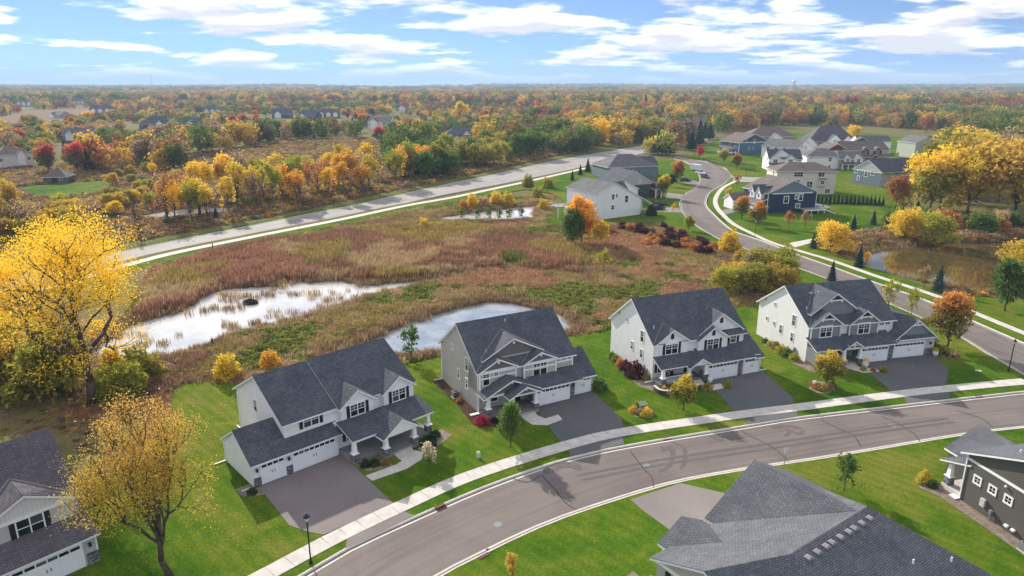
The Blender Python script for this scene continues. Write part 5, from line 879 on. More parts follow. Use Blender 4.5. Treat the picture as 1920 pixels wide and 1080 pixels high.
def plant(kind, colr, loc, H, label=None, place=None, group=None, wide=1.0, var=None):
    tm, cm = PROTO[kind][var if var is not None else random.randrange(len(PROTO[kind]))]; k = H / PH[kind]
    z = float(gh(np.array([loc]))[0]); z = max(z, -.45) if z > -.3 or True else z
    if any(inside(np.array([loc]), q)[0] for q in (lawn_front, lawn_south, lawn_left, lawn_right)): z = 0.0
    o = empty(NAMES.get(kind, 'broadleaf_tree'), xyz(loc, z - .03), random.uniform(0, 6.28)); o.scale = (k * wide, k * wide, k)
    link('stem' if 'ush' in kind else 'trunk', tm, o); c = link('foliage' if 'ush' in kind else 'crown', cm, o); c.material_slots[0].link = 'OBJECT'; c.material_slots[0].material = LEAF[colr]
    y = loc[1] * CT + CAM_H * ST; sx = 960 + FPX * loc[0] / y
    lab = label or f'{CWORD[colr]} {WORD[kind]} {place}'
    tag(o, lab, 'shrub' if 'ush' in kind else 'tree', group); TREES.append((o, lab, sx)); return o
# the two trees in the foreground
def big_tree(name, label, loc, parts, colr):
    o = empty(name, xyz(loc, -.05), 0); link('trunk', parts[0], o); c = link('crown', parts[1], o); c.material_slots[0].link = 'OBJECT'; c.material_slots[0].material = LEAF[colr]; tag(o, label, 'tree'); return o
big_tree('cottonwood_tree', 'tall golden cottonwood with forked dark trunk at left edge', G(172, 757), broad(17, 25.5, 6.5, 25, 5, 5, 42000, .115, .9, tr=.52, up_=.6, maxlev=4), 'gold')
big_tree('orange_maple_tree', 'loose amber and green maple in front of the edge house', G(322, 1085), broad(8, 17.2, 4.2, 9.0, 6, 5, 25000, .075, .5, tr=.25, up_=.9, maxlev=5, lean=-.1), 'mixed')
HSE = [(o.location[0], o.location[1]) for o in bpy.data.objects if o.get('category') in ('house', 'pavilion') and o.location[1] > 180]
def hides(P):
    P = np.atleast_2d(P); k = np.zeros(len(P), bool)
    for hx, hy in HSE:
        hx2 = hx + 9; L = math.hypot(hx2, hy); u = np.array((-hx2, -hy)) / L; r = P - (hx2, hy); al = r @ u; la = np.abs(r @ np.array((-u[1], u[0]))); k |= (al > -9) & (al < 55 + .12 * L) & (la < 15)
    return k
def zone(poly_px, n, kinds, hr, place, group, seed, minpx=7, wide=(.9, 1.2), keep=None):
    rs = np.random.default_rng(seed); q = np.array(poly_px, float); lo, hi = q.min(0), q.max(0); got = []; tries = 0
    ks = list(kinds); w = np.array([kinds[k] for k in ks], float); w /= w.sum()
    while len(got) < n and tries < 6000:
        tries += 1; p = lo + rs.random(2) * (hi - lo)
        if not inside(p[None], q)[0]: continue
        if any(abs(p[0] - g[0]) < minpx and abs(p[1] - g[1]) < minpx * .5 for g in got): continue
        if place.startswith(('among', 'behind the right', 'in the wood')) and hides(G(*p))[0]: continue
        got.append(p); k = ks[rs.choice(len(ks), p=w)]; plant(k[0], k[1], G(*p), rs.uniform(*hr) * (.75 if k[0] in ('conifer', 'willow', 'oval') else 1), None, place, group, rs.uniform(*wide))
zone([(300, 436), (440, 404), (600, 384), (770, 348), (770, 330), (640, 340), (500, 352), (400, 362), (300, 392)], 64, {('poplar', 'gold'): 3, ('poplar', 'yellow'): 4, ('poplar', 'amber'): 2, ('sparse', 'tan'): 2.5, ('sparse', 'rust'): 1.5, ('poplar', 'lime'): 3}, (10.5, 16.5), 'beyond the main road', 'young trees beyond the main road', 1, 7)
zone([(-40, 480), (60, 450), (200, 415), (300, 392), (350, 340), (270, 310), (200, 330), (215, 372), (120, 398), (-40, 424)], 46, {('willow', 'yellow'): 3, ('willow', 'lime'): 2, ('sparse', 'tan'): 1.5, ('willow', 'olive'): 2, ('broad', 'gold'): 1, ('poplar', 'gold'): 1.5, ('willow', 'oldgold'): 2}, (4.5, 8.5), 'behind the golden cottonwood', 'willows behind the cottonwood', 2, 11)
zone([(-60, 478), (20, 462), (70, 425), (20, 380), (-20, 345), (-60, 360)], 16, {('sparse', 'tan'): 3, ('willow', 'oldgold'): 1, ('willow', 'olive'): 1, ('poplar', 'oldgold'): 1}, (9, 15), 'at the far left above the cottonwood', 'trees at the far left', 21, 12)
zone([(770, 346), (860, 327), (960, 307), (1040, 290), (1080, 280), (1060, 266), (960, 280), (860, 296), (770, 312), (740, 335)], 44, {('broad', 'green'): 5, ('broad', 'olive'): 3, ('broad', 'rust'): .7, ('broad', 'lime'): 1.5, ('broad', 'amber'): .7, ('conifer', 'spruce'): .6}, (11, 15.5), 'in the hedge along the main road', 'trees of the roadside hedge', 3, 10)
zone([(-40, 335), (60, 325), (200, 305), (330, 285), (480, 262), (700, 258), (760, 275), (900, 270), (1000, 258), (1000, 214), (700, 206), (400, 206), (230, 208), (-40, 245)], 92, {('broad', 'amber'): 1, ('broad', 'oldgold'): 2.4, ('broad', 'olive'): 3, ('broad', 'gold'): .8, ('oval', 'crimson'): 1.8, ('oval', 'red'): 1.2, ('oval', 'redtop'): 1.2, ('broad', 'rust'): 1.4, ('conifer', 'spruce'): 1.6, ('broad', 'green'): 1.6, ('broad', 'lime'): 1.2, ('broad', 'orange'): .8}, (8, 13), 'among the houses on the left', 'trees among the left houses', 4, 11, (.9, 1.3))
zone([(1000, 272), (1100, 264), (1230, 254), (1240, 232), (1130, 215), (1000, 214)], 30, {('broad', 'amber'): 1, ('broad', 'oldgold'): 3, ('broad', 'olive'): 3, ('broad', 'rust'): 1.4, ('broad', 'green'): 1.4, ('broad', 'lime'): 1, ('broad', 'red'): .4}, (13, 19), 'in the wood at picture centre', 'trees in the centre wood', 5, 12)
zone([(1232, 298), (1262, 291), (1300, 283), (1335, 262), (1320, 252), (1250, 266), (1228, 282)], 17, {('pine', 'spruce'): 3, ('conifer', 'spruce'): 2, ('pine', 'green'): 1, ('oval', 'amber'): .6}, (10, 13.5), 'in the grove beside the upper street', 'pines by the upper street', 6, 8)
zone([(1340, 254), (1480, 238), (1620, 238), (1780, 255), (1960, 262), (1960, 222), (1600, 212), (1340, 222)], 40, {('broad', 'rust'): 1.8, ('broad', 'olive'): 2.4, ('broad', 'oldgold'): 2, ('broad', 'green'): 2, ('sparse', 'tan'): 1.5, ('conifer', 'spruce'): .8, ('broad', 'red'): .6, ('broad', 'gold'): 1}, (13, 18), 'behind the right cluster of houses', 'trees behind the right houses', 7, 13)
zone([(1760, 402), (1830, 425), (1960, 425), (1960, 330), (1850, 310), (1780, 330), (1745, 375)], 15, {('broad', 'oldgold'): 3, ('broad', 'gold'): .6, ('broad', 'goldtop'): 2.6, ('sparse', 'tan'): 2, ('broad', 'yellow'): 1.6, ('broad', 'olive'): 1}, (18, 26), 'in the tall stand above the brown pond', 'tall trees above the pond', 8, 20)
zone([(1660, 425), (1760, 440), (1960, 446), (1960, 425), (1800, 428), (1720, 410)], 22, {('bigbush', 'olive'): 2, ('bigbush', 'rust'): 2, ('bigbush', 'green'): 1.5, ('bigbush', 'tan'): 2}, (3, 5.5), 'on the far bank of the brown pond', 'shrubs on the pond bank', 9, 10)
zone([(-60, 760), (60, 752), (150, 745), (140, 690), (60, 650), (-60, 640)], 15, {('willow', 'olive'): 1.2, ('sparse', 'tan'): 1.5, ('willow', 'lime'): 1.4, ('willow', 'oldgold'): 2.2, ('willow', 'tan'): 1.6}, (8.5, 13), 'in the thicket under the golden cottonwood', 'thicket under the cottonwood', 10, 22)
zone([(180, 750), (240, 742), (300, 728), (290, 690), (200, 690)], 7, {('bigbush', 'olive'): 1, ('bigbush', 'lime'): 1, ('bigbush', 'yellow'): 1}, (2.5, 4.5), 'right of the cottonwood trunk', 'shrubs right of the cottonwood', 11, 22)
zone([(1125, 428), (1245, 424), (1290, 440), (1345, 470), (1330, 482), (1240, 470), (1150, 445)], 34, {('bigbush', 'plum'): 1.5, ('bigbush', 'rust'): 1, ('bush', 'rust'): 1}, (1.4, 2.3), 'in the dark brush below the white catslide house', 'dark brush', 12, 9, (1.2, 1.7))
zone([(1335, 545), (1365, 520), (1440, 512), (1490, 528), (1460, 552), (1400, 562)], 11, {('willow', 'lime'): 2, ('willow', 'olive'): 2.5, ('willow', 'oldgold'): 1.4, ('sparse', 'tan'): 1.5}, (6.5, 9.5), 'behind the gabled white house', 'willows behind the gabled house', 13, 16)
S = [('bigbush', 'yellow', 427, 708, 3.4, 'round yellow bush behind the farmhouse'), ('bigbush', 'amber', 507, 692, 2.6, 'small amber bush against the farmhouse roof edge'), ('sapling', 'green', 772, 676, 6.0, 'slim green sapling between farmhouse and taupe house'),
 ('oval', 'green', 957, 838, 5.7, 'dense conical green tree in front of the taupe porch'), ('sapling', 'white', 806, 878, 3.1, 'small white-flowered standard tree beside the farmhouse porch'), ('oval', 'goldtop', 1281, 768, 4.6, 'yellow-green young tree in front of the gabled white house'), ('oval', 'goldtop', 1549, 724, 5.0, 'bushy young tree in rock bed before the corner house'),
 ('oval', 'orangetop', 1775, 652, 9.2, 'round orange-green maple right of the corner house'), ('oval', 'green', 1884, 583, 9.6, 'dark green round tree at right edge above the street'), ('willow', 'yellow', 1912, 520, 8.5, 'yellow willow on the near bank of the brown pond'), ('willow', 'lime', 1945, 530, 8.5, 'yellow-green willow cut by the right edge'), ('sapling', 'lime', 1664, 584, 6.0, 'thin yellow-green tree behind the corner house roof'), ('sapling', 'lime', 1708, 590, 5.0, 'short yellow-green sapling behind the corner garage roof'),
 ('conifer', 'bluespruce', 1559, 526, 4.8, 'blue-green spruce right behind the corner house'), ('conifer', 'bluespruce', 1758, 547, 5.6, 'blue-green spruce on the near bank of the brown pond'), ('sapling', 'tan', 1732, 540, 4.5, 'thin tan sapling left of the bank spruce'), ('conifer', 'spruce', 1610, 500, 5, 'dark spruce at the left end of the brown pond'), ('sapling', 'amber', 1622, 502, 3.6, 'amber sapling at the left end of the brown pond'), ('conifer', 'spruce', 1366, 450, 3.4, 'small dark spruce beside the upper street kerb'), ('conifer', 'spruce', 1467, 492, 3.8, 'small dark spruce at the kerb left of the corner house'),
 ('bigbush', 'gold', 1367, 474, 5.0, 'golden bush beside the upper street kerb'), ('willow', 'yellow', 1556, 474, 8.0, 'yellow willow left of the walking path'), ('conifer', 'bluespruce', 1524, 465, 4.2, 'blue-green spruce beside the path willow'), ('willow', 'yellow', 1697, 450, 8.6, 'left of the two yellow willows above the pond'), ('willow', 'lime', 1748, 458, 9.0, 'right of the two yellow willows above the pond'), ('conifer', 'bluespruce', 1600, 429, 4.2, 'blue spruce on the lawn below the hedge row'), ('conifer', 'bluespruce', 1637, 421, 4.4, 'blue spruce right on the lawn below the hedge row'),
 ('oval', 'amber', 1090, 456, 12.6, 'tall amber tree in the middle of the meadow'), ('oval', 'green', 1073, 462, 9.6, 'dark green tree in front of the tall amber meadow tree'), ('oval', 'yellow', 1128, 458, 6.2, 'small yellow tree right of the tall amber meadow tree'), ('sapling', 'lime', 1132, 512, 5.2, 'yellow-green sapling alone in the meadow'), ('bigbush', 'yellow', 795, 430, 2.8, 'yellow bush alone at the marsh edge'),
 ('sapling', 'amber', 1262, 398, 2.8, 'tiny amber sapling beside the dark parked cars'), ('oval', 'lime', 1291, 432, 4.4, 'small yellow-green tree on the kerb strip below the parked cars'), ('oval', 'orangetop', 1390, 410, 7.0, 'orange-tipped maple left of the navy house'), ('oval', 'orangetop', 1421, 424, 7.2, 'orange-tipped maple in front of the navy house'), ('sapling', 'rust', 1382, 352, 5.5, 'rust coloured sapling at the side street corner'), ('sapling', 'yellow', 1366, 375, 4.4, 'yellow sapling on the lawn by the curved pavement'), ('oval', 'red', 1312, 296, 6.6, 'red maple in front of the pine grove'), ('oval', 'goldtop', 1357, 304, 7, 'green-gold tree left of the fence below slate blue house'), ('oval', 'orangetop', 1381, 316, 7.2, 'rust-tipped tree behind the black fence'),
 ('oval', 'orangetop', 1269, 343, 9.6, 'large orange tree in front of the red gabled house'), ('oval', 'goldtop', 1243, 370, 8.4, 'orange-green tree beside the catslide driveway'), ('oval', 'yew', 1258, 350, 5, 'dark round tree under the large orange street tree'), ('sapling', 'rust', 1478, 428, 5.0, 'nearly bare tan sapling on the navy house lawn'), ('sapling', 'tan', 1509, 428, 5.0, 'pinkish tan sapling below the navy deck'),
 ('sapling', 'green', 1582, 921, 4.3, 'small dark green street tree right of the slate roof'), ('sapling', 'oldgold', 961, 1092, 2.7, 'sparse gold sapling at the bottom of the picture'), ('bare', 'tan', 262, 444, 9.5, 'dark leafless tree beside the main road'), ('conifer', 'bluespruce', 406, 414, 4.4, 'small blue-green spruce beyond the main road'),
 ('conifer', 'spruce', 1073, 338, 4.4, 'leftmost little spruce on the green bank'), ('conifer', 'spruce', 1088, 328, 5, 'second little spruce on the green bank'), ('sapling', 'lime', 1115, 325, 5.2, 'thin yellow-green tree beside the dark deck'), ('conifer', 'spruce', 1102, 322, 6.5, 'third spruce on the green bank'), ('bush', 'rust', 1104, 355, 2.4, 'left of two brown shrubs behind the catslide house'), ('bush', 'rust', 1117, 356, 2.4, 'right of two brown shrubs behind the catslide house'),
 ('bigbush', 'yew', 1221, 404, 3.2, 'round dark shrub at the catslide porch corner'), ('broad', 'rust', 1678, 392, 11.5, 'rust-brown tree in front of the grey gable house'), ('broad', 'goldtop', 1745, 400, 19, 'large gold-tipped tree right of the rust-brown tree'), ('pine', 'spruce', 1714, 430, 8, 'dark spruce beneath the large gold-tipped tree'), ('bigbush', 'green', 1670, 418, 4, 'green shrub mass at the lawn end'), ('broad', 'gold', 1600, 262, 11, 'golden tree between plum roof and brick red house'), ('oval', 'orange', 1480, 272, 8, 'orange tree behind white side gable house'), ('oval', 'goldtop', 1560, 280, 8, 'green tree before the plum roof house'), ('broad', 'olive', 1550, 255, 12, 'olive tree behind plum roof'),
 ('oval', 'redtop', 92, 326, 13, 'large red-topped maple left of the pool house'), ('oval', 'redtop', 146, 326, 14, 'large red-topped maple right of the pool house'), ('oval', 'redtop', 499, 256, 11, 'left of the three matched round maples'), ('oval', 'orangetop', 534, 256, 11, 'middle of the three matched round maples'), ('oval', 'orangetop', 567, 254, 11, 'right of the three matched round maples'), ('oval', 'crimson', 437, 240, 11, 'left crimson maple of the dark roof group'), ('oval', 'crimson', 460, 238, 11, 'middle crimson maple of the dark roof group'), ('oval', 'red', 482, 236, 11, 'right red maple of the dark roof group'), ('oval', 'redtop', 712, 270, 12, 'red-topped tree before the cream two storey house'), ('conifer', 'bluespruce', 752, 262, 12, 'left blue spruce beside the cream two storey house'), ('conifer', 'bluespruce', 770, 258, 12, 'right blue spruce beside the cream two storey house'), ('conifer', 'bluespruce', 822, 250, 12, 'blue spruce left of the long slate roof'), ('broad', 'yellow', 800, 268, 12, 'bright yellow tree left of the white garage wing'), ('oval', 'red', 935, 262, 13, 'red tree right of the long slate roof'), ('conifer', 'spruce', 985, 252, 15, 'dark pointed spruce right of the red tree'),
 ('broad', 'oldgold', 1090, 270, 18, 'large golden tree left of centre wood'), ('broad', 'gold', 1120, 272, 18, 'large golden tree beside its twin in centre wood'), ('broad', 'gold', 864, 222, 20, 'tall golden tree standing over the far houses'), ('broad', 'amber', 1255, 232, 19, 'broad amber tree over the pine grove')]
for i, (k, c_, x, y, H_, lab) in enumerate(S): plant(k, c_, G(x, y), H_, lab, wide=.72 if x == 957 else 1.0 if k != 'oval' else random.uniform(.95, 1.1))
for i in range(17):
    t = i / 16; plant('arbor', 'spruce', G(1533 + 122 * t, 381 + 4 * t), random.uniform(2.8, 3.5), place='in the row behind the navy house', group='arborvitae row') if True else None
for i, (x, y, c_) in enumerate([(858, 404, 'lime'), (867, 412, 'green'), (897, 416, 'green'), (917, 415, 'green'), (936, 415, 'green'), (955, 416, 'green'), (977, 414, 'green')]): plant('sapling', c_, G(x, y), 4.2, place='planted along the small far pond', group='saplings along the small pond')
for i, (x, y, c_) in enumerate([(885, 390, 'yellow'), (930, 384, 'yellow'), (952, 386, 'yellow'), (1008, 372, 'lime'), (1018, 392, 'yellow'), (990, 350, 'olive'), (1028, 352, 'lime'), (870, 395, 'rust'), (905, 388, 'tan')]): plant('bigbush', c_, G(x, y), random.uniform(3, 4.6), place='on the bank behind the small far pond', group='bushes behind the small pond')
# planting round the near houses
def bushes(h, lst, place, group):
    for x, y, H_, c_ in lst: plant('bush', c_, h.world(x, y), H_, None, place, group)
bushes(h1, [(10.6, -4.2, .9, 'yew'), (11.5, -4.7, .9, 'yew'), (12.4, -5.4, .7, 'rust'), (18.2, -4.9, 1.0, 'yew'), (19.2, -4.6, 1.0, 'yew'), (18.6, -5.6, .8, 'yew'), (20.3, -4.0, .9, 'yew'), (-.6, -.9, .8, 'yew')], 'in the rock bed of the farmhouse', 'farmhouse shrubs')
bushes(h2, [(-.9, -2.9, 1.3, 'crimson'), (.8, -3.2, .8, 'plum'), (2.0, -3.4, .7, 'rust'), (17.5, -1.2, 1.9, 'green'), (-1.0, 4, .6, 'rust')], 'in the bark bed of the taupe house', 'taupe house shrubs')
bushes(h3, [(-1.1, 2.4, 2.3, 'plum'), (-1.3, 4.8, 1.5, 'plum'), (-1.2, 6.6, 1.2, 'rust'), (-1.1, 8.3, 1.1, 'olive'), (-1.0, 9.6, 1.0, 'green'), (-.2, -3.4, .8, 'yellow'), (.8, -3.9, .7, 'lime'), (2.0, -3.4, .8, 'red'), (3.0, -3.8, .7, 'lime'), (3.8, -3.2, .9, 'rust'), (5.4, -5.4, 1.2, 'olive'), (8.6, -5.6, 1.0, 'lime'), (-.6, .6, 1.0, 'olive')], 'in the beds of the gabled white house', 'gabled house shrubs')
bushes(h4, [(-1.0, 8.6, .9, 'green'), (-1.0, 7.2, 1.0, 'lime'), (-1.0, 5.8, 1.2, 'olive'), (-1.1, 4.3, 1.4, 'lime'), (-1.1, 2.8, 1.5, 'green'), (-1.1, 1.2, 1.2, 'lime'), (.2, -3.4, 1.2, 'plum'), (1.2, -3.7, 1.1, 'plum'), (6.2, -4.9, .8, 'lime'), (7.4, -5.4, .7, 'rust'), (8.8, -5.9, .9, 'lime'), (22.4, -.4, 2.2, 'olive'), (22.9, -2.2, 1.6, 'lime'), (23.4, -3.8, 1.2, 'tan')], 'in the beds of the corner house', 'corner house shrubs')
bushes(h5, [(6.0, .8, 1.3, 'lime'), (6.4, 2.6, 1.1, 'olive'), (5.7, 4.2, 1.2, 'lime')], 'in the gravel bed of the slate roofed house', 'slate roof house shrubs'); bushes(h6, [(1.0, -2.4, .9, 'green'), (1.6, -3.2, .9, 'lime'), (.6, -3.9, 1.0, 'yellow')], 'by the porch of the brown house', 'brown house shrubs')
RB = [(G(1187, 772), .9, 'oldgold'), (G(1199, 777), .9, 'tan'), (G(1213, 776), 1.0, 'yellow'), (G(1207, 782), .9, 'lime'), (G(1194, 764), .9, 'olive'), (G(1530, 728), 1.0, 'rust'), (G(1541, 732), 1.1, 'olive'), (G(1554, 730), 1.0, 'tan'), (G(1561, 725), 1.0, 'olive'), (G(1524, 723), .9, 'rust')]
for p, H_, c_ in RB: plant('bush', c_, p, H_, None, 'in the round bed near the pavement', 'round bed shrubs')
poly('planting_bed', [G(1181 + 0, 770), G(1190, 781), G(1210, 786), G(1226, 780), G(1222, 768), G(1200, 760), G(1186, 762)], .03, M['rock'], thick=.1); poly('planting_bed', [G(1516, 728), G(1530, 737), G(1552, 738), G(1566, 731), G(1562, 720), G(1540, 715), G(1522, 718)], .03, M['rock'], thick=.1)
# two bushes that nothing tells apart share a label; others are numbered along the picture
from collections import defaultdict
byl = defaultdict(list)
for o, lab, sx in TREES: byl[lab].append((sx, o))
ORD = ['first', 'second', 'third', 'fourth', 'fifth', 'sixth', 'seventh', 'eighth', 'ninth', 'tenth', 'eleventh', 'twelfth', 'thirteenth', 'fourteenth', 'fifteenth', 'sixteenth', 'seventeenth', 'eighteenth', 'nineteenth', 'twentieth'] + [f'{i}th' for i in range(21, 80)]
for lab, l in byl.items():
    if len(l) > 1:
        for i, (sx, o) in enumerate(sorted(l, key=lambda t: t[0])): o['label'] = f'{lab}, {ORD[i]} from left'
# ------------------------------------------------------------------ growth nobody could count
TINT = leaf('tinted_foliage', None, None, instancer=True); TINT_REED = leaf('tinted_reed', None, None, instancer=True, tr=.3)
def scatter(name, label, cat, P, scl, tint, idx, protos, zs=None):
    n = len(P); me = bpy.data.meshes.new(name); me.vertices.add(n); me.vertices.foreach_set('co', np.asarray(P, 'f').ravel())
    for nm, tp, key, val in (('scl', 'FLOAT', 'value', scl), ('rz', 'FLOAT', 'value', rng.uniform(0, 6.28, n)), ('idx', 'INT', 'value', idx)): me.attributes.new(nm, tp, 'POINT').data.foreach_set(key, np.asarray(val, 'i' if tp == 'INT' else 'f'))
    me.attributes.new('zs', 'FLOAT', 'POINT').data.foreach_set('value', np.asarray(zs if zs is not None else np.ones(n), 'f'))
    me.attributes.new('tint', 'FLOAT_COLOR', 'POINT').data.foreach_set('color', np.c_[tint, np.ones(n)].astype('f').ravel())
    o = link(name, me); tag(o, label, cat, kind='stuff')
    ng = bpy.data.node_groups.new(name, 'GeometryNodeTree'); ng.interface.new_socket('Geometry', in_out='INPUT', socket_type='NodeSocketGeometry'); ng.interface.new_socket('Geometry', in_out='OUTPUT', socket_type='NodeSocketGeometry')
    gi_, go_ = ng.nodes.new('NodeGroupInput'), ng.nodes.new('NodeGroupOutput'); jn = ng.nodes.new('GeometryNodeJoinGeometry')
    def attr(nm, tp): a = ng.nodes.new('GeometryNodeInputNamedAttribute'); a.data_type = tp; a.inputs[0].default_value = nm; return a.outputs[0]
    rz = ng.nodes.new('ShaderNodeCombineXYZ'); ng.links.new(attr('rz', 'FLOAT'), rz.inputs[2]); er = ng.nodes.new('FunctionNodeEulerToRotation'); ng.links.new(rz.outputs[0], er.inputs[0])
    sc = ng.nodes.new('ShaderNodeCombineXYZ'); s_ = attr('scl', 'FLOAT'); zm = ng.nodes.new('ShaderNodeMath'); zm.operation = 'MULTIPLY'; ng.links.new(s_, zm.inputs[0]); ng.links.new(attr('zs', 'FLOAT'), zm.inputs[1])
    ng.links.new(s_, sc.inputs[0]); ng.links.new(s_, sc.inputs[1]); ng.links.new(zm.outputs[0], sc.inputs[2]); ix = attr('idx', 'INT')
    for i, p in enumerate(protos):
        oi = ng.nodes.new('GeometryNodeObjectInfo'); oi.inputs['Object'].default_value = p; oi.inputs['As Instance'].default_value = True
        cmp_ = ng.nodes.new('FunctionNodeCompare'); cmp_.data_type = 'INT'; cmp_.operation = 'EQUAL'; ng.links.new(ix, cmp_.inputs[2]); cmp_.inputs[3].default_value = i
        ip = ng.nodes.new('GeometryNodeInstanceOnPoints'); ng.links.new(gi_.outputs[0], ip.inputs['Points']); ng.links.new(oi.outputs['Geometry'], ip.inputs['Instance']); ng.links.new(cmp_.outputs[0], ip.inputs['Selection']); ng.links.new(er.outputs[0], ip.inputs['Rotation']); ng.links.new(sc.outputs[0], ip.inputs['Scale']); ng.links.new(ip.outputs[0], jn.inputs[0])
    ng.links.new(jn.outputs[0], go_.inputs[0]); md = o.modifiers.new('scatter', 'NODES'); md.node_group = ng; return o
def proto(name, me): return bpy.data.objects.new(name, me)      # never linked: only a pattern for the scatter
def reed_mesh(seed, n, h, w, spread, leanv):
    rs = np.random.default_rng(seed); V, F, L = [], [], []
    for i in range(n):
        a = rs.uniform(0, 6.28); r = spread * math.sqrt(rs.random()); x, y = r * math.cos(a), r * math.sin(a); hh = h * rs.uniform(.6, 1.1); b = rs.uniform(0, 6.28); ln = rs.normal(0, leanv, 2) * hh; ww = w * rs.uniform(.6, 1.2); dx_, dy_ = math.cos(b) * ww, math.sin(b) * ww
        k = len(V); V += [(x - dx_, y - dy_, 0), (x + dx_, y + dy_, 0), (x + dx_ * .8 + ln[0] * .4, y + dy_ * .8 + ln[1] * .4, hh * .6), (x + ln[0], y + ln[1], hh), (x - dx_ * .8 + ln[0] * .4, y - dy_ * .8 + ln[1] * .4, hh * .6)]; F.append((k, k + 1, k + 2, k + 3, k + 4)); L += [rs.random()] * 5
    me = bpy.data.meshes.new('reed_clump'); me.from_pydata(V, [], F); me.attributes.new('lv', 'FLOAT', 'POINT').data.foreach_set('value', np.array(L, 'f')); me.materials.append(TINT_REED); return me
def weed_mesh(seed, n, h, w, size):
    rs = np.random.default_rng(seed); u = rs.normal(size=(n, 3)); u /= np.linalg.norm(u, axis=1)[:, None]; u[:, 2] = np.abs(u[:, 2]); P = u * (rs.uniform(.3, 1, n)[:, None] ** .6) * (w / 2, w / 2, h); return leaf_mesh('weed_clump', P, size, rs, h, mat=TINT)
REEDS = [proto('reed', reed_mesh(i, 26, 1.0, .035, .75, .12)) for i in range(3)]; TUFTS = [proto('tuft', reed_mesh(10 + i, 34, .5, .03, .7, .35)) for i in range(2)]; WEEDS = [proto('weed', weed_mesh(20 + i, 90, .6, 1.5, .13)) for i in range(3)]
def far_tree(seed, H, W, n, size, con=False):
    rs = np.random.default_rng(seed)
    if con:
        t = rs.random(n) ** .6; z = H * (1 - t) + .5; r = t * W / 2 * rs.uniform(.5, 1, n); a = rs.uniform(0, 6.28, n); P = np.stack([r * np.cos(a), r * np.sin(a), z], 1)
    else:
        u = rs.normal(size=(n, 3)); u /= np.linalg.norm(u, axis=1)[:, None]; lump = 1 + .25 * np.sin(u[:, :1] * 4 + seed) * np.cos(u[:, 1:2] * 4 + seed) + .16 * np.sin(u[:, 2:] * 7 + seed + u[:, 1:2] * 5); P = u * rs.uniform(.6, 1, n)[:, None] * lump * (W / 2, W / 2, H * .42) + (0, 0, H * .56)
    P[:, 2] = np.maximum(P[:, 2], .3); return leaf_mesh('far_tree', P, size, rs, H, mat=TINT)
FARP = [proto('far_tree', far_tree(50 + i, 14, w, 620, .7)) for i, w in enumerate((10, 12, 9, 13))] + [proto('far_tree', far_tree(60, 15, 7, 420, .6, True))]
PAL = np.array([(.13, .12, .03), (.07, .095, .025), (.15, .08, .04), (.18, .13, .08), (.25, .13, .04), (.32, .21, .04), (.20, .055, .04), (.10, .075, .05), (.18, .17, .045), (.03, .05, .03)]) * 2.1
def pick_tint(P, w, sc, seed):
    n = len(P); f = fbm(P, sc, seed); g = fbm(P, sc * .4, seed + 5); k = np.clip(((f * 1.7 - .35) * .55 + (g * 1.7 - .35) * .2 + rng.random(n) * .25), 0, .999); cw = np.cumsum(w) / np.sum(w); i = np.searchsorted(cw, k); i = np.where(rng.random(n) < .22, rng.choice(len(w), n, p=np.array(w) / np.sum(w)), np.minimum(i, len(w) - 1)); return PAL[i] * rng.uniform(.75, 1.25, (n, 1)), i
houses_xy = np.array([o.location[:2] for o in bpy.data.objects if o.get('category') == 'house'])
def clear_of(P, polys, d_house=0):
    k = np.ones(len(P), bool)
    for q in polys: k &= ~inside(P, q)
    if d_house:
        for hx in houses_xy: k &= (np.hypot(P[:, 0] - hx[0] - 6, P[:, 1] - hx[1] - 3) > d_house)
    return k
road_main = list(map(tuple, MAIN_F)) + list(map(tuple, MAIN_N[::-1])); trail_poly = list(map(tuple, offset(MAIN_F, 5))) + list(map(tuple, offset(TRAIL, -8)[::-1]))
up_poly = list(map(tuple, UP_L)) + list(map(tuple, UP_R[::-1]))
# the far wood
pts = []
for d0, d1, area in ((330, 620, 85), (620, 1100, 125), (1100, 2000, 270), (2000, 3600, 720), (3600, 6500, 2200)):
    n = int(.80 * (d1 ** 2 - d0 ** 2) / area); d = np.sqrt(rng.uniform(d0 ** 2, d1 ** 2, n)); t = rng.uniform(-.80, .80, n); pts.append(np.stack([d * t, d], 1))
FP = np.vstack(pts); fd = np.hypot(FP[:, 0], FP[:, 1])
left_res = GL([(-400, 345), (60, 325), (330, 285), (480, 262), (700, 258), (760, 275), (900, 270), (1000, 258), (1000, 206), (700, 200), (400, 200), (-400, 200)])
right_res = GL([(1235, 300), (1300, 262), (1345, 252), (1480, 236), (1620, 236), (1790, 252), (1790, 330), (1700, 400), (1500, 400)])
k = clear_of(FP, [lawn_left, lawn_right, right_res, field_left, field_far, lawn_gazebo, trail_poly, up_poly, lawn_front], 17)
k &= ~(inside(FP, left_res) & (rng.random(len(FP)) < .22)); k &= (fd > 420) | (FP[:, 0] < -60) | (FP[:, 0] > 190)
k &= ~((FP[:, 1] < 560) & (FP[:, 0] < -40) & (FP[:, 0] > -240) & (rng.random(len(FP)) < .30)); k &= (fd < 700) | (fbm(FP, 420, 31) > .30)
k &= ~hides(FP); FP = FP[k]; fd = fd[k]; ft, fi = pick_tint(FP, [3.2, 3.8, .6, 1.0, .6, 1.2, .7, 1.0, 2.8, 1.3], 90, 40); idx = rng.integers(0, 4, len(FP)); idx[fi == 9] = 4
fs = rng.uniform(.6, 1.3, len(FP)) * np.where(fd > 3600, 2.8, np.where(fd > 2000, 1.9, np.where(fd > 1100, 1.4, 1.05)))
fs = fs * np.where(inside(FP, left_res), .62, 1)
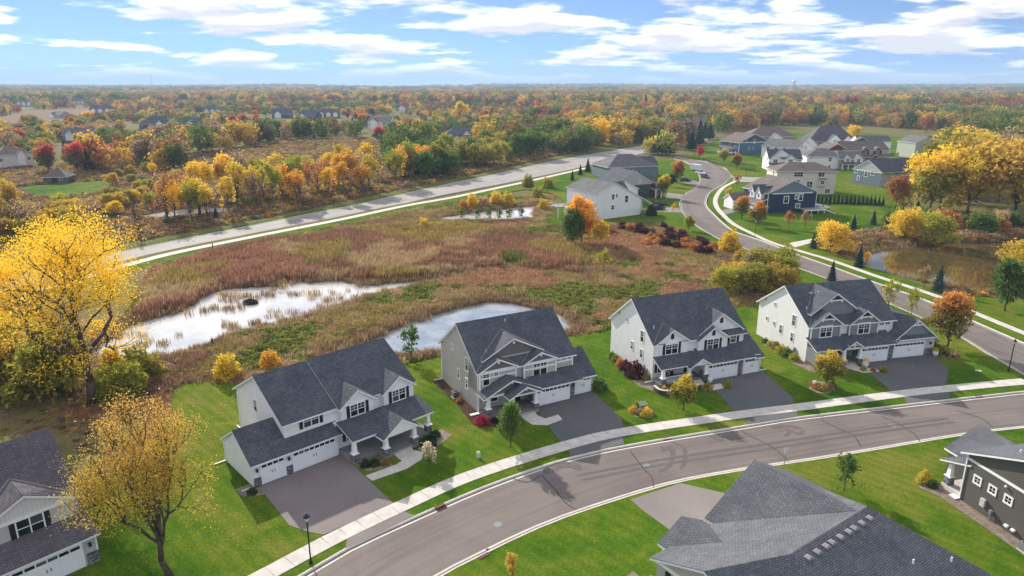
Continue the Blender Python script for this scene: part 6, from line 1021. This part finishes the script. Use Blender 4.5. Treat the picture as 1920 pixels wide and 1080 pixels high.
scatter('far_wood', 'autumn woodland reaching to the horizon', 'wood', np.c_[FP, gh(FP) - .3], fs, ft, idx, FARP, np.where(fd > 2000, .62, 1))
# marsh and meadow
wild_poly = GL([(190, 700), (250, 560), (300, 490), (480, 452), (680, 412), (860, 376), (1040, 366), (1030, 420), (1240, 422), (1290, 440), (1400, 474), (1490, 522), (1430, 572), (1150, 618), (1066, 630), (960, 645), (835, 667), (780, 680), (440, 720), (400, 713), (345, 717), (320, 735), (200, 745)])
cat_poly = GL([(250, 610), (290, 530), (335, 497), (400, 476), (520, 452), (640, 437), (760, 422), (870, 424), (990, 440), (1070, 462), (1140, 490), (1090, 515), (950, 500), (860, 510), (760, 522), (640, 524), (545, 522), (500, 538), (420, 537), (400, 560), (330, 584)])
def sample(q, area):
    q = np.array(q); lo, hi = q.min(0), q.max(0); n = int(np.prod(hi - lo) / area); P = lo + rng.random((n, 2)) * (hi - lo); return P[inside(P, q)]
def dry(P, z=-.47): return gh(P) > z
lawns = [lawn_front, lawn_south, lawn_left, lawn_right, trail_poly, up_poly]
P = sample(cat_poly, .42); P = P[clear_of(P, lawns) & dry(P, -.52)]
cl = np.abs(fbm(P, 26, 77) - .5) > .014; P = P[cl]
f = fbm(P, 18, 3)[:, None]; t = np.where(f > .55, (.44, .245, .165), (.37, .22, .14)) * rng.uniform(.75, 1.3, (len(P), 1)); og = fbm(P, 24, 8) > .56; t[fbm(P, 14, 55) > .60] = np.array((.55, .41, .24)); t[fbm(P, 11, 57) < .33] = np.array((.24, .25, .08)); t[og] = np.array((.45, .34, .13)) * rng.uniform(.8, 1.2, (og.sum(), 1))
scatter('cattail_marsh', 'russet cattails filling the marsh beside the main road', 'cattails', np.c_[P, np.maximum(gh(P), -.44) - .05], rng.uniform(1.0, 1.5, len(P)) + .75 * fbm(P, 9, 71), t * rng.uniform(.7, 1.3, (len(P), 1)), rng.integers(0, 3, len(P)), REEDS, rng.uniform(.7, 1.15, len(P)))
def shore(q, n, sig, seed):
    rs = np.random.default_rng(seed); q = np.array(q + [q[0]]); s = resample(q, n); return s + rs.normal(0, sig, s.shape)
P = np.vstack([shore(W1, 1300, .9, 1), shore(W2, 1500, .8, 2), shore(W3, 500, .8, 3), shore(W4, 400, 1, 4), shore(W5, 320, 1.0, 5), sample(W1, 3.2)[:900]]); P = P[clear_of(P, lawns)]
keepw = (gh(P) > -.75) | (fbm(P, 6, 12) > .57); P = P[keepw]; t = np.array((.46, .34, .2)) * rng.uniform(.6, 1.35, (len(P), 1)); t[rng.random(len(P)) < .3] = (.32, .19, .12)
scatter('shore_reeds', 'thin brown reeds standing along the pond shores', 'reeds', np.c_[P, np.maximum(gh(P), -.44) - .05], rng.uniform(.8, 1.35, len(P)), t, rng.integers(0, 3, len(P)), REEDS, rng.uniform(.8, 1.2, len(P)))
P = sample(wild_poly, .34); P = P[clear_of(P, lawns) & dry(P)]; P = P[~inside(P, cat_poly) | (rng.random(len(P)) < .05)]
f, g2 = fbm(P, 12, 14), fbm(P, 30, 15); C = np.empty((len(P), 3)); ii = np.zeros(len(P), int)
a_ = f < .42; b_ = (f >= .42) & (f < .50); c_ = (f >= .50) & (f < .62); d_ = f >= .62
C[a_] = (.235, .26, .07); C[b_] = (.50, .37, .21); C[c_] = (.42, .34, .14); C[d_] = (.36, .235, .16); red_ = (g2 > .64); C[red_ & ~a_] = (.50, .31, .19); ii[a_] = rng.integers(2, 5, a_.sum()); ii[~a_] = rng.integers(0, 2, (~a_).sum()); mixw = rng.random(len(P)) < .16; ii[mixw] = rng.integers(2, 5, mixw.sum())
sc_ = np.where(ii >= 2, rng.uniform(.6, 1.25, len(P)), rng.uniform(.9, 1.9, len(P)))
scatter('meadow_growth', 'tangled tan and green weeds over the meadow and pond berm', 'weeds', np.c_[P, gh(P) - .05], sc_, C * rng.uniform(.7, 1.3, (len(P), 1)), ii, TUFTS + WEEDS, rng.uniform(.8, 1.3, len(P)))
# rough growth past the main road, on the pond bank and under the trees on the left
ub = GL([(-300, 560), (0, 505), (300, 446), (560, 396), (770, 352), (960, 312), (1060, 288), (1050, 262), (900, 285), (740, 310), (600, 320), (450, 335), (330, 345), (200, 380), (60, 420), (-300, 440)]); bk = GL([(1500, 460), (1560, 470), (1640, 498), (1700, 520), (1790, 548), (1850, 555), (1960, 562), (2050, 540), (2050, 420), (1780, 420), (1660, 428), (1600, 440), (1540, 450)]); th = GL([(-200, 770), (60, 745), (190, 748), (318, 735), (250, 690), (200, 640), (100, 600), (-200, 600)])
lft = GL([(-300, 450), (60, 425), (200, 385), (330, 348), (345, 300), (200, 305), (-300, 335)])
P = np.vstack([sample(lft, 1.8), sample(field_left, 1.6), sample(ub, 1.6), sample(bk, .8), sample(th, .5)]); P = P[clear_of(P, [lawn_front, lawn_left, lawn_gazebo, road_main, trail_poly, list(map(tuple, UP_L)) + list(map(tuple, UP_R[::-1]))]) & dry(P, -.3)]; k_ = ~(inside(P, lawn_right) & (fbm(P, 6, 3) < .55)); P = P[k_]; P = P[~inside(P, up_poly)]
wk = np.hypot(P[:, None, 0] - UP_WALK[None, ::6, 0], P[:, None, 1] - UP_WALK[None, ::6, 1]).min(1) > 3.2; P = P[wk]
t, _ = pick_tint(P, [2, 1.2, 1.4, 3, .4, .3, .1, 2.5, 2.0, .3], 16, 90); ii = rng.integers(0, 5, len(P)); sc_ = rng.uniform(.9, 2.0, len(P)) * np.where(P[:, 1] > 180, 1.4, .9)
scatter('undergrowth', 'rough brown undergrowth beneath the trees and round the ponds', 'undergrowth', np.c_[P, gh(P) - .05 + .5 * inside(P, field_left)], sc_, t, ii, TUFTS + WEEDS, rng.uniform(.8, 1.2, len(P)))
# fallen leaves on the lawns
P = np.vstack([sample(GL([(190, 905), (255, 850), (318, 775), (326, 732), (440, 720), (470, 900), (540, 990), (470, 1075), (180, 1080)]), .22), sample(lawn_front, 2.6), sample(GL([(-80, 770), (180, 745), (318, 735), (255, 850), (150, 980), (-80, 900)]), .35)]); P = P[(fbm(P, 7, 4) > .42) & (P[:, 1] < 130)]; rs = np.random.default_rng(3)
lm = leaf_mesh('fallen_leaves', np.c_[P, rs.uniform(.03, .07, len(P))], .055, rs, 1.0, .75, LEAF['yellow']); fl = link('fallen_leaves', lm); tag(fl, 'small yellow leaves fallen on the lawns', 'leaves', kind='stuff')
P = sample(GL([(-120, 775), (60, 742), (180, 747), (300, 737), (322, 745), (312, 785), (250, 855), (185, 910), (140, 990), (-120, 1000)]), .05); P = P[fbm(P, 4, 14) > .34]; lm = leaf_mesh('leaf_litter_cover', np.c_[P, rs.uniform(.02, .12, len(P))], .09, rs, 1.0, .55, LEAF['rust']); fl = link('leaf_litter_cover', lm); tag(fl, 'brown leaf litter covering the ground below the cottonwood', 'leaf litter', kind='stuff')
P = sample(GL([(-120, 775), (60, 742), (180, 747), (300, 737), (322, 745), (312, 785), (250, 855), (185, 910), (140, 990), (-120, 1000)]), .9); t, _ = pick_tint(P, [2, 1.2, 1.4, 3, .4, .3, .1, 2.5, 2.0, .3], 9, 91)
scatter('litter_weeds', 'low brown weeds growing through the leaf litter', 'weeds', np.c_[P, np.zeros(len(P))], rng.uniform(.4, .95, len(P)), t, rng.integers(0, 5, len(P)), TUFTS + WEEDS, rng.uniform(.6, 1, len(P)))
# the distant hazy hills carry trees through the ground colour; the air between
hb = MB().box(-9500, 9500, -420, 9400, -3.5, 160); haze_m, nt = new_mat('autumn_haze'); pv = mk(nt, 'ShaderNodeVolumePrincipled'); pv.inputs['Color'].default_value = (.58, .78, 1.0, 1); pv.inputs['Density'].default_value = .00014; pv.inputs['Anisotropy'].default_value = .0; oo = mk(nt, 'ShaderNodeOutputMaterial'); lk(nt, pv.outputs[0], oo.inputs['Volume'])
hz_o = hb.build('haze', haze_m, uv=False); tag(hz_o, 'pale blue autumn haze over the distance', 'haze', kind='stuff')
# ------------------------------------------------------------------ street furniture, vehicles, small things
def street_lamp(loc, label):
    o = empty('street_lamp', xyz(loc, 0)); tag(o, label, 'street lamp', 'post lamps along the streets')
    MB().lathe([(.16, 0), (.16, .25), (.1, .4), (.07, .5), (.065, 4.1), (.09, 4.15), (.06, 4.22)], 10).build('post', M['hardware'], o)
    l = MB().lathe([(.1, 4.22), (.22, 4.5), (.24, 4.62)], 8).build('lantern', M['lamp_clear'], o); MB().lathe([(.3, 4.62), (.26, 4.7), (.1, 4.86), (.03, 5.0)], 8).build('lamp_cap', M['hardware'], l); return o
for p, lab in (((583, 1056), 'black post lamp on the verge below the brown driveway'), ((1891, 696), 'black post lamp on the corner lawn right of the maple'), ((1415, 446), 'post lamp on the lawn in front of the navy house'), ((1399, 331), 'post lamp at the side street corner by the fence'), ((1094, 290), 'post lamp at the main road junction beside the hedge'), ((1213, 287), 'post lamp on the main road above hip roofed house')): street_lamp(G(*p), lab)
o = empty('street_sign', xyz(G(1469, 882), 0), R(10)); tag(o, 'small white street sign on thin post behind the slate roof', 'sign'); MB().box(-.03, .03, -.03, .03, 0, 2.5).build('post', M['ac'], o); MB().box(-.22, .22, -.05, -.03, 2.0, 2.75).build('sign_plate', M['lamp_clear'], o)
o = empty('street_sign', xyz(G(1680, 300), 0), R(10)); tag(o, 'pale square sign by the lane left of the sage house', 'sign'); MB().box(-.05, .05, -.05, .05, 0, 2.5).build('post', M['ac'], o); MB().box(-1.2, 1.2, -.08, -.05, 2.2, 4.0).build('sign_plate', M['scum'], o)
def disc(name, label, cat, loc, r, mat, z):
    o = MB().lathe([(r, -.02), (r, .004), (r * .85, .006)], 20).build(name, M[mat]); o.location = xyz(loc, z); tag(o, label, cat); return o
disc('manhole_cover', 'round manhole cover in the street below the taupe house', 'manhole', G(933, 981), .42, 'ac', -.126); disc('manhole_cover', 'round manhole cover in the street left of the street sign', 'manhole', G(1213, 871), .42, 'ac', -.126); disc('manhole_cover', 'small round valve cover near the bottom kerb', 'manhole', G(914, 1028), .16, 'hardware', -.126); disc('manhole_cover', 'round manhole cover in the street right of the tyre marks', 'manhole', G(1674, 796), .42, 'ac', -.126)
def inlet(loc, ang, label):
    o = empty('storm_drain', xyz(loc, -.1), ang); tag(o, label, 'drain'); MB().box(-.55, .55, -.05, .3, -.05, .16).build('hood', M['iron'], o); MB().box(-.55, .55, -.4, -.05, -.05, .02).build('frame', M['iron'], o)
    for i in range(8): MB().box(-.5 + i * .13, -.44 + i * .13, -.37, -.08, .02, .035).build('grate_bar', M['hardware'], o)
inlet(G(826, 950), R(41), 'rusty kerb drain right of the brown driveway apron'); inlet(G(906, 1041), R(221), 'rusty kerb drain on the near kerb above the sapling'); inlet(G(1249, 820), R(24), 'rusty kerb drain below the gabled white house'); inlet(G(1834, 742), R(14), 'rusty kerb drain below the corner lamp')
def box_thing(name, label, cat, loc, ang, w, d, h, mat, capm=None):
    o = empty(name, xyz(loc, 0), R(ang)); tag(o, label, cat); MB().box(-w / 2, w / 2, -d / 2, d / 2, 0, h * .8).build('cabinet', M[mat], o); MB().slab([(-w / 2 - .03, -d / 2 - .03, h * .86), (w / 2 + .03, -d / 2 - .03, h * .86), (w / 2 + .03, d / 2 + .03, h), (-w / 2 - .03, d / 2 + .03, h)], 0, .09).build('lid', M[capm or mat], o); return o
box_thing('utility_box', 'green utility box in round flower bed near the pavement', 'utility box', G(1205, 768), 20, 1.0, .9, .95, 'utility_green'); box_thing('utility_box', 'pale green pedestal in rock bed before the corner house', 'utility box', G(1528, 726), 14, .6, .6, .9, 'pedestal'); box_thing('utility_box', 'small pale pedestal alone on lawn between two driveways', 'utility box', G(897, 858), 30, .32, .32, .75, 'pedestal', 'scum')
disc('valve_plate', 'pale oval plate in the corner lawn beneath the lamp', 'cover', G(1834, 695), .45, 'scum', .02)
def aircon(h, x, y, label):
    o = empty('air_conditioner', xyz(h.world(x, y), .03), h.root.rotation_euler.z); tag(o, label, 'air conditioner'); MB().box(-.42, .42, -.42, .42, .05, .85).build('cabinet', M['ac'], o); MB().lathe([(.36, .85), (.36, .89), (.3, .9)], 14).build('fan_grille', M['hardware'], o); MB().box(-.5, .5, -.5, .5, 0, .05).build('pad', M['concrete'], o)
    for i in range(6): MB().box(-.38, .38, -.435, -.42, .12 + i * .12, .17 + i * .12).build('louvre', M['hardware'], o)
aircon(h2, -.75, 5.6, 'grey air conditioner beside the taupe side wall'); aircon(h4, -.8, 6.4, 'grey air conditioner beside the corner house side wall'); aircon(h6, .9, 8.2, 'grey air conditioner in the gravel beside the brown house')
for h, x, y, lab in ((h4, -.12, 2.6, 'grey meter box on the corner house side wall'), (h3, -.12, 1.4, 'grey meter box on the gabled white house side wall')):
    o = empty('meter_box', xyz(h.world(x, y), .7), h.root.rotation_euler.z); tag(o, lab, 'meter'); MB().box(-.1, .1, -.2, .2, 0, .7).build('housing', M['ac'], o); MB().tube((-.1, 0, .45), (-.18, 0, .45), .11, .1, 10).build('dial', M['lamp_clear'], o)
def planter(loc, s, label):
    o = empty('planter', xyz(loc, .04)); tag(o, label, 'planter'); MB().lathe([(.26 * s, 0), (.36 * s, .35 * s), (.38 * s, .6 * s), (.3 * s, .75 * s), (.34 * s, .8 * s)], 14).build('pot', M['pot'], o, smooth=True); rs = np.random.default_rng(1); u = rs.normal(size=(160, 3)); u /= np.linalg.norm(u, axis=1)[:, None]; u[:, 2] = np.abs(u[:, 2])
    link('flowers', leaf_mesh('flowers', u * (.36 * s, .36 * s, .38 * s) + (0, 0, .78 * s), .09, rs, 1, mat=LEAF['gold']), o)
planter(h4.world(7.2, -4.0), 1.25, 'white pot of yellow mums beside the corner house step'); planter(h4.world(20.9, -2.7), 1.1, 'white pot of yellow mums at the corner garage end')
o = empty('planter', xyz(h3.world(7.1, -3.6), .05)); tag(o, 'plain white urn beside the gabled house step', 'planter'); MB().lathe([(.22, 0), (.36, .4), (.36, .8), (.28, .95), (.3, 1.0)], 14).build('pot', M['pot'], o, smooth=True); MB().lathe([(.26, .96), (.1, 1.0)], 12).build('soil', M['mulch'], o)
def chair(h, x, y, rz, label):
    o = empty('porch_chair', xyz(h.world(x, y), .46), h.root.rotation_euler.z + rz); tag(o, label, 'chair'); MB().box(-.3, .3, -.3, .3, .36, .42).build('seat', M['hardware'], o); MB().slab([(-.3, .3, 1.0), (.3, .3, 1.0), (.3, .25, .42), (-.3, .25, .42)], .0, .06).build('backrest', M['hardware'], o)
    for a in (-1, 1):
        MB().box(a * .3 - .04, a * .3 + .04, -.3, .3, .58, .63).build('armrest', M['hardware'], o)
        for b in (-1, 1): MB().box(a * .27 - .03, a * .27 + .03, b * .27 - .03, b * .27 + .03, 0, .58).build('leg', M['hardware'], o)
chair(h3, 1.6, -1.1, 0, 'black porch chair behind the white railing, nearer the corner'); chair(h3, 2.7, -1.1, .2, 'black porch chair behind the white railing, nearer the door'); chair(h4, 1.7, -1.2, 0, 'black chair on the corner house porch')
# curved burgundy retaining wall, block by block
o = empty('garden_wall', (0, 0, 0)); tag(o, 'low curved burgundy block garden wall before the gabled house', 'wall'); cv = resample(smooth([h3.world(*p) for p in ((-1.3, -2.6), (-1.2, -4.2), (.4, -5.0), (2.4, -5.0), (3.6, -4.6), (4.9, -4.5))], .2), step=.42); bm2 = MB().box(-.2, .2, -.15, .15, 0, .19).mesh('block', M['block']); cm2 = MB().box(-.21, .21, -.19, .19, 0, .07).mesh('cap_stone', M['concrete'])
for i in range(len(cv) - 1):
    a = math.atan2(*(cv[i + 1] - cv[i])[::-1]); c = (cv[i] + cv[i + 1]) / 2
    for j in range(3): link('block', bm2, o, xyz(c + (cv[i + 1] - cv[i]) * (.5 if j % 2 else 0) * .9, .02 + j * .2), a)
    link('cap_stone', cm2, o, xyz(c, .62), a)
poly('planting_bed', [h3.world(*p) for p in ((-1.1, -2.6), (-1.0, -4.1), (.4, -4.8), (2.4, -4.8), (3.6, -4.4), (4.8, -4.3), (4.6, -2.6))], .5, M['mulch'], thick=.5)
# vehicles
def car(name, label, loc, ang, paint, kind='suv', L=4.7, W=1.85, Hh=1.7):
    o = empty(name, xyz(loc, .0), R(ang)); tag(o, label, {'pickup': 'pickup'}.get(kind, 'car')); z0 = .3; b = .95 if kind != 'pickup' else 1.1
    prof = [(-L / 2, z0 + .1), (-L / 2 + .1, z0), (L / 2 - .1, z0), (L / 2, z0 + .15), (L / 2 - .02, b - .18), (L / 2 - .3, b - .04), (.9, b + .04), (-L / 2 + .1, b + .02), (-L / 2, b - .2)]
    m = MB(); n = len(prof); rows = []
    for y, k in ((-W / 2, .97), (-W / 2 + .08, 1.0), (W / 2 - .08, 1.0), (W / 2, .97)): rows.append([(x * k, y, z0 + (z - z0) * k) for x, z in prof])
    for r in rows: m.v += r
    for i in range(3): m.f += [(i * n + j, (i + 1) * n + j, (i + 1) * n + (j + 1) % n, i * n + (j + 1) % n) for j in range(n)]
    m.f += [tuple(range(n)), tuple(range(4 * n - 1, 3 * n - 1, -1))]; m.build('body', M[paint], o)
    xr = -L / 2 + (.12 if kind == 'suv' else .9) if kind != 'pickup' else -.7; xf = .95; t = W / 2 - .1
    cab = MB().add([(xr, -t, b), (xf, -t, b), (xf, t, b), (xr, t, b), (xr + .3, -t + .2, Hh - .06), (xf - .75, -t + .2, Hh - .06), (xf - .75, t - .2, Hh - .06), (xr + .3, t - .2, Hh - .06)], [(4, 5, 6, 7), (0, 1, 5, 4), (1, 2, 6, 5), (2, 3, 7, 6), (3, 0, 4, 7)]); g = cab.build('glasshouse', M['glass'], o)
    MB().slab([(xr + .27, -t + .17, Hh), (xf - .72, -t + .17, Hh), (xf - .72, t - .17, Hh), (xr + .27, t - .17, Hh)], 0, .07).build('roof', M[paint], o)
    for s_ in (-1, 1): MB().tube((xr + .02, s_ * (t - .01), b), (xr + .3, s_ * (t - .2), Hh - .05), .04, .04, 4).tube((xf, s_ * (t - .01), b), (xf - .75, s_ * (t - .2), Hh - .05), .04, .04, 4).tube(((xr + xf) / 2 - .1, s_ * t, b), ((xr + xf) / 2 - .15, s_ * (t - .2), Hh - .05), .05, .05, 4).build('pillar', M[paint], g)
    if kind == 'pickup': MB().box(-L / 2 + .12, -.8, -W / 2 + .15, W / 2 - .15, b - .25, b + .045).build('cargo_bed', M['hardware'], o)
    for x in (-L * .3, L * .31):
        for s_ in (-1, 1): w = MB().tube((x, s_ * (W / 2 - .2), .34), (x, s_ * (W / 2 + .01), .34), .34, .34, 14).build('wheel', M['tyre'], o); MB().tube((x, s_ * (W / 2 - .1), .34), (x, s_ * (W / 2 + .03), .34), .2, .2, 10).build('rim', M['rim'], w)
    for s_ in (-1, 1): MB().box(L / 2 - .16, L / 2 - .0, s_ * (W / 2 - .42) - .2, s_ * (W / 2 - .42) + .2, b - .36, b - .2).build('headlight', M['lamp_clear'], o); MB().box(-L / 2 - .01, -L / 2 + .1, s_ * (W / 2 - .25) - .15, s_ * (W / 2 - .25) + .15, b - .35, b - .1).build('tail_light', M['lamp_red'], o)
    return o
car('parked_car', 'dark blue car parked at kerb behind white pickup', G(1322, 333) + (0, 0), -72, 'cardark', 'suv').location.z = -.12
car('pickup_truck', 'white pickup parked on curve in front of white box trailer', G(1313.5, 326), -66, 'carwhite', 'pickup', 5.6, 2.0, 1.9).location.z = -.12
car('parked_car', 'black car on the driveway nearest the catslide porch', G(1233, 393), 20, 'carblack', 'car', 4.9, 1.9, 1.5); car('parked_car', 'dark car behind the black car on the catslide driveway', G(1236, 386), 20, 'cardark', 'suv', 4.8, 1.9, 1.7); car('parked_car', 'black car on the driveway under the large orange street tree', G(1285, 340), 10, 'carblack', 'suv')
o = empty('box_trailer', xyz(G(1305, 320), -.1), R(-60)); tag(o, 'white box trailer parked behind the white pickup', 'trailer'); MB().box(-3.2, 3.0, -1.15, 1.15, .55, 3.1).build('box_body', M['carwhite'], o); MB().box(-3.22, 3.02, -1.17, 1.17, .5, .62).build('chassis', M['ac'], o); MB().box(3.0, 4.3, -.1, .1, .45, .58).build('tow_bar', M['hardware'], o); MB().box(-3.24, -3.2, -1.0, 1.0, .7, 2.9).build('rear_door', M['door'], o)
for x in (-.7, .3):
    for s_ in (-1, 1): w = MB().tube((x, s_ * .95, .34), (x, s_ * 1.2, .34), .34, .34, 12).build('wheel', M['tyre'], o); MB().tube((x, s_ * 1.15, .34), (x, s_ * 1.22, .34), .18, .18, 8).build('rim', M['rim'], w)
# black metal fences
def fence(pts, label, hgt=1.3, step=2.4):
    o = empty('metal_fence', (0, 0, 0)); tag(o, label, 'fence', 'black yard fences'); p = resample(np.array(pts), step=step); pm = MB().box(-.045, .045, -.045, .045, 0, hgt + .1).mesh('post', M['hardware']); pk = MB(); rl = MB()
    for i in range(len(p)): link('post', pm, o, xyz(p[i], 0))
    for i in range(len(p) - 1):
        for z in (.2, hgt): rl.tube(xyz(p[i], z), xyz(p[i + 1], z), .03, .03, 4)
        for j in range(1, 12): q = p[i] + (p[i + 1] - p[i]) * j / 12; pk.box(q[0] - .015, q[0] + .015, q[1] - .015, q[1] + .015, .1, hgt)
    rl.build('rail', M['hardware'], o); tag(pk.build('picket', M['hardware'], o), kind='stuff')
fence(GL([(1316, 300), (1345, 309), (1375, 314), (1415, 321)]), 'black picket fence along the bank above the upper street'); fence(GL([(1375, 307), (1416, 314)]), 'short black picket fence left of the small white house'); fence(GL([(1545, 441), (1580, 436), (1615, 430), (1655, 428)]), 'black picket fence on the lawn above the walking path')
# marsh posts, muskrat lodge, tower far off, path bollard
for i, (x, y, lab) in enumerate([(399, 466, 'dark post at marsh edge beside the path, nearer the cottonwood'), (640, 427, 'dark post at marsh edge beside the path, further along'), (399, 650, 'weathered stake at the near edge of the marsh water'), (945, 510, 'short stake on the meadow berm')]):
    o = MB().box(-.1, .1, -.1, .1, -.3, 1.3).taper(0, 0, 1.3, 1.42, .1, .03).build('marker_post', M['bark']); o.location = xyz(G(x, y), 0); tag(o, lab, 'post')
rs = np.random.default_rng(5); u = rs.normal(size=(700, 3)); u /= np.linalg.norm(u, axis=1)[:, None]; u[:, 2] = np.abs(u[:, 2]); o = link('muskrat_lodge', leaf_mesh('muskrat_lodge', u * rs.uniform(.7, 1, (700, 1)) * (1.5, 1.2, .9), .22, rs, 1, mat=M['bark'])); o.location = xyz(G(469, 565), -.5); tag(o, 'dark reed mound standing in the marsh water', 'lodge')
o = empty('radio_mast', xyz(G(287, 176), 0)); tag(o, 'thin radio mast on the skyline at left', 'mast'); mm_ = MB()
for a in range(3): mm_.tube((2 * math.cos(a * 2.09), 2 * math.sin(a * 2.09), 0), (.5 * math.cos(a * 2.09), .5 * math.sin(a * 2.09), 78), .35, .2, 4)
mm_.build('lattice', M['ac'], o); MB().box(-2.5, 2.5, -.3, .3, 64, 65).build('cross_arm', M['ac'], o)
o = empty('water_tower', xyz(G(1487, 172), 0)); tag(o, 'tiny water tower on the horizon above the right cluster', 'water tower'); MB().lathe([(5, 0), (3, 8), (2.2, 44)], 10).build('pedestal', M['ac'], o); MB().lathe([(2.2, 44), (9, 50), (10, 56), (7, 62), (1, 64)], 14).build('tank', M['lamp_clear'], o)
o = empty('patio_set', xyz(G(1085, 372), 0)); tag(o, 'dark patio table with bench behind the catslide house', 'patio set'); MB().box(-1, 1, -.5, .5, .7, .76).build('table_top', M['hardware'], o)
for a in (-.9, .9):
    for b in (-.4, .4): MB().box(a - .04, a + .04, b - .04, b + .04, 0, .7).build('leg', M['hardware'], o)
MB().box(-1, 1, -1.1, -.75, .4, .46).build('bench', M['hardware'], o)
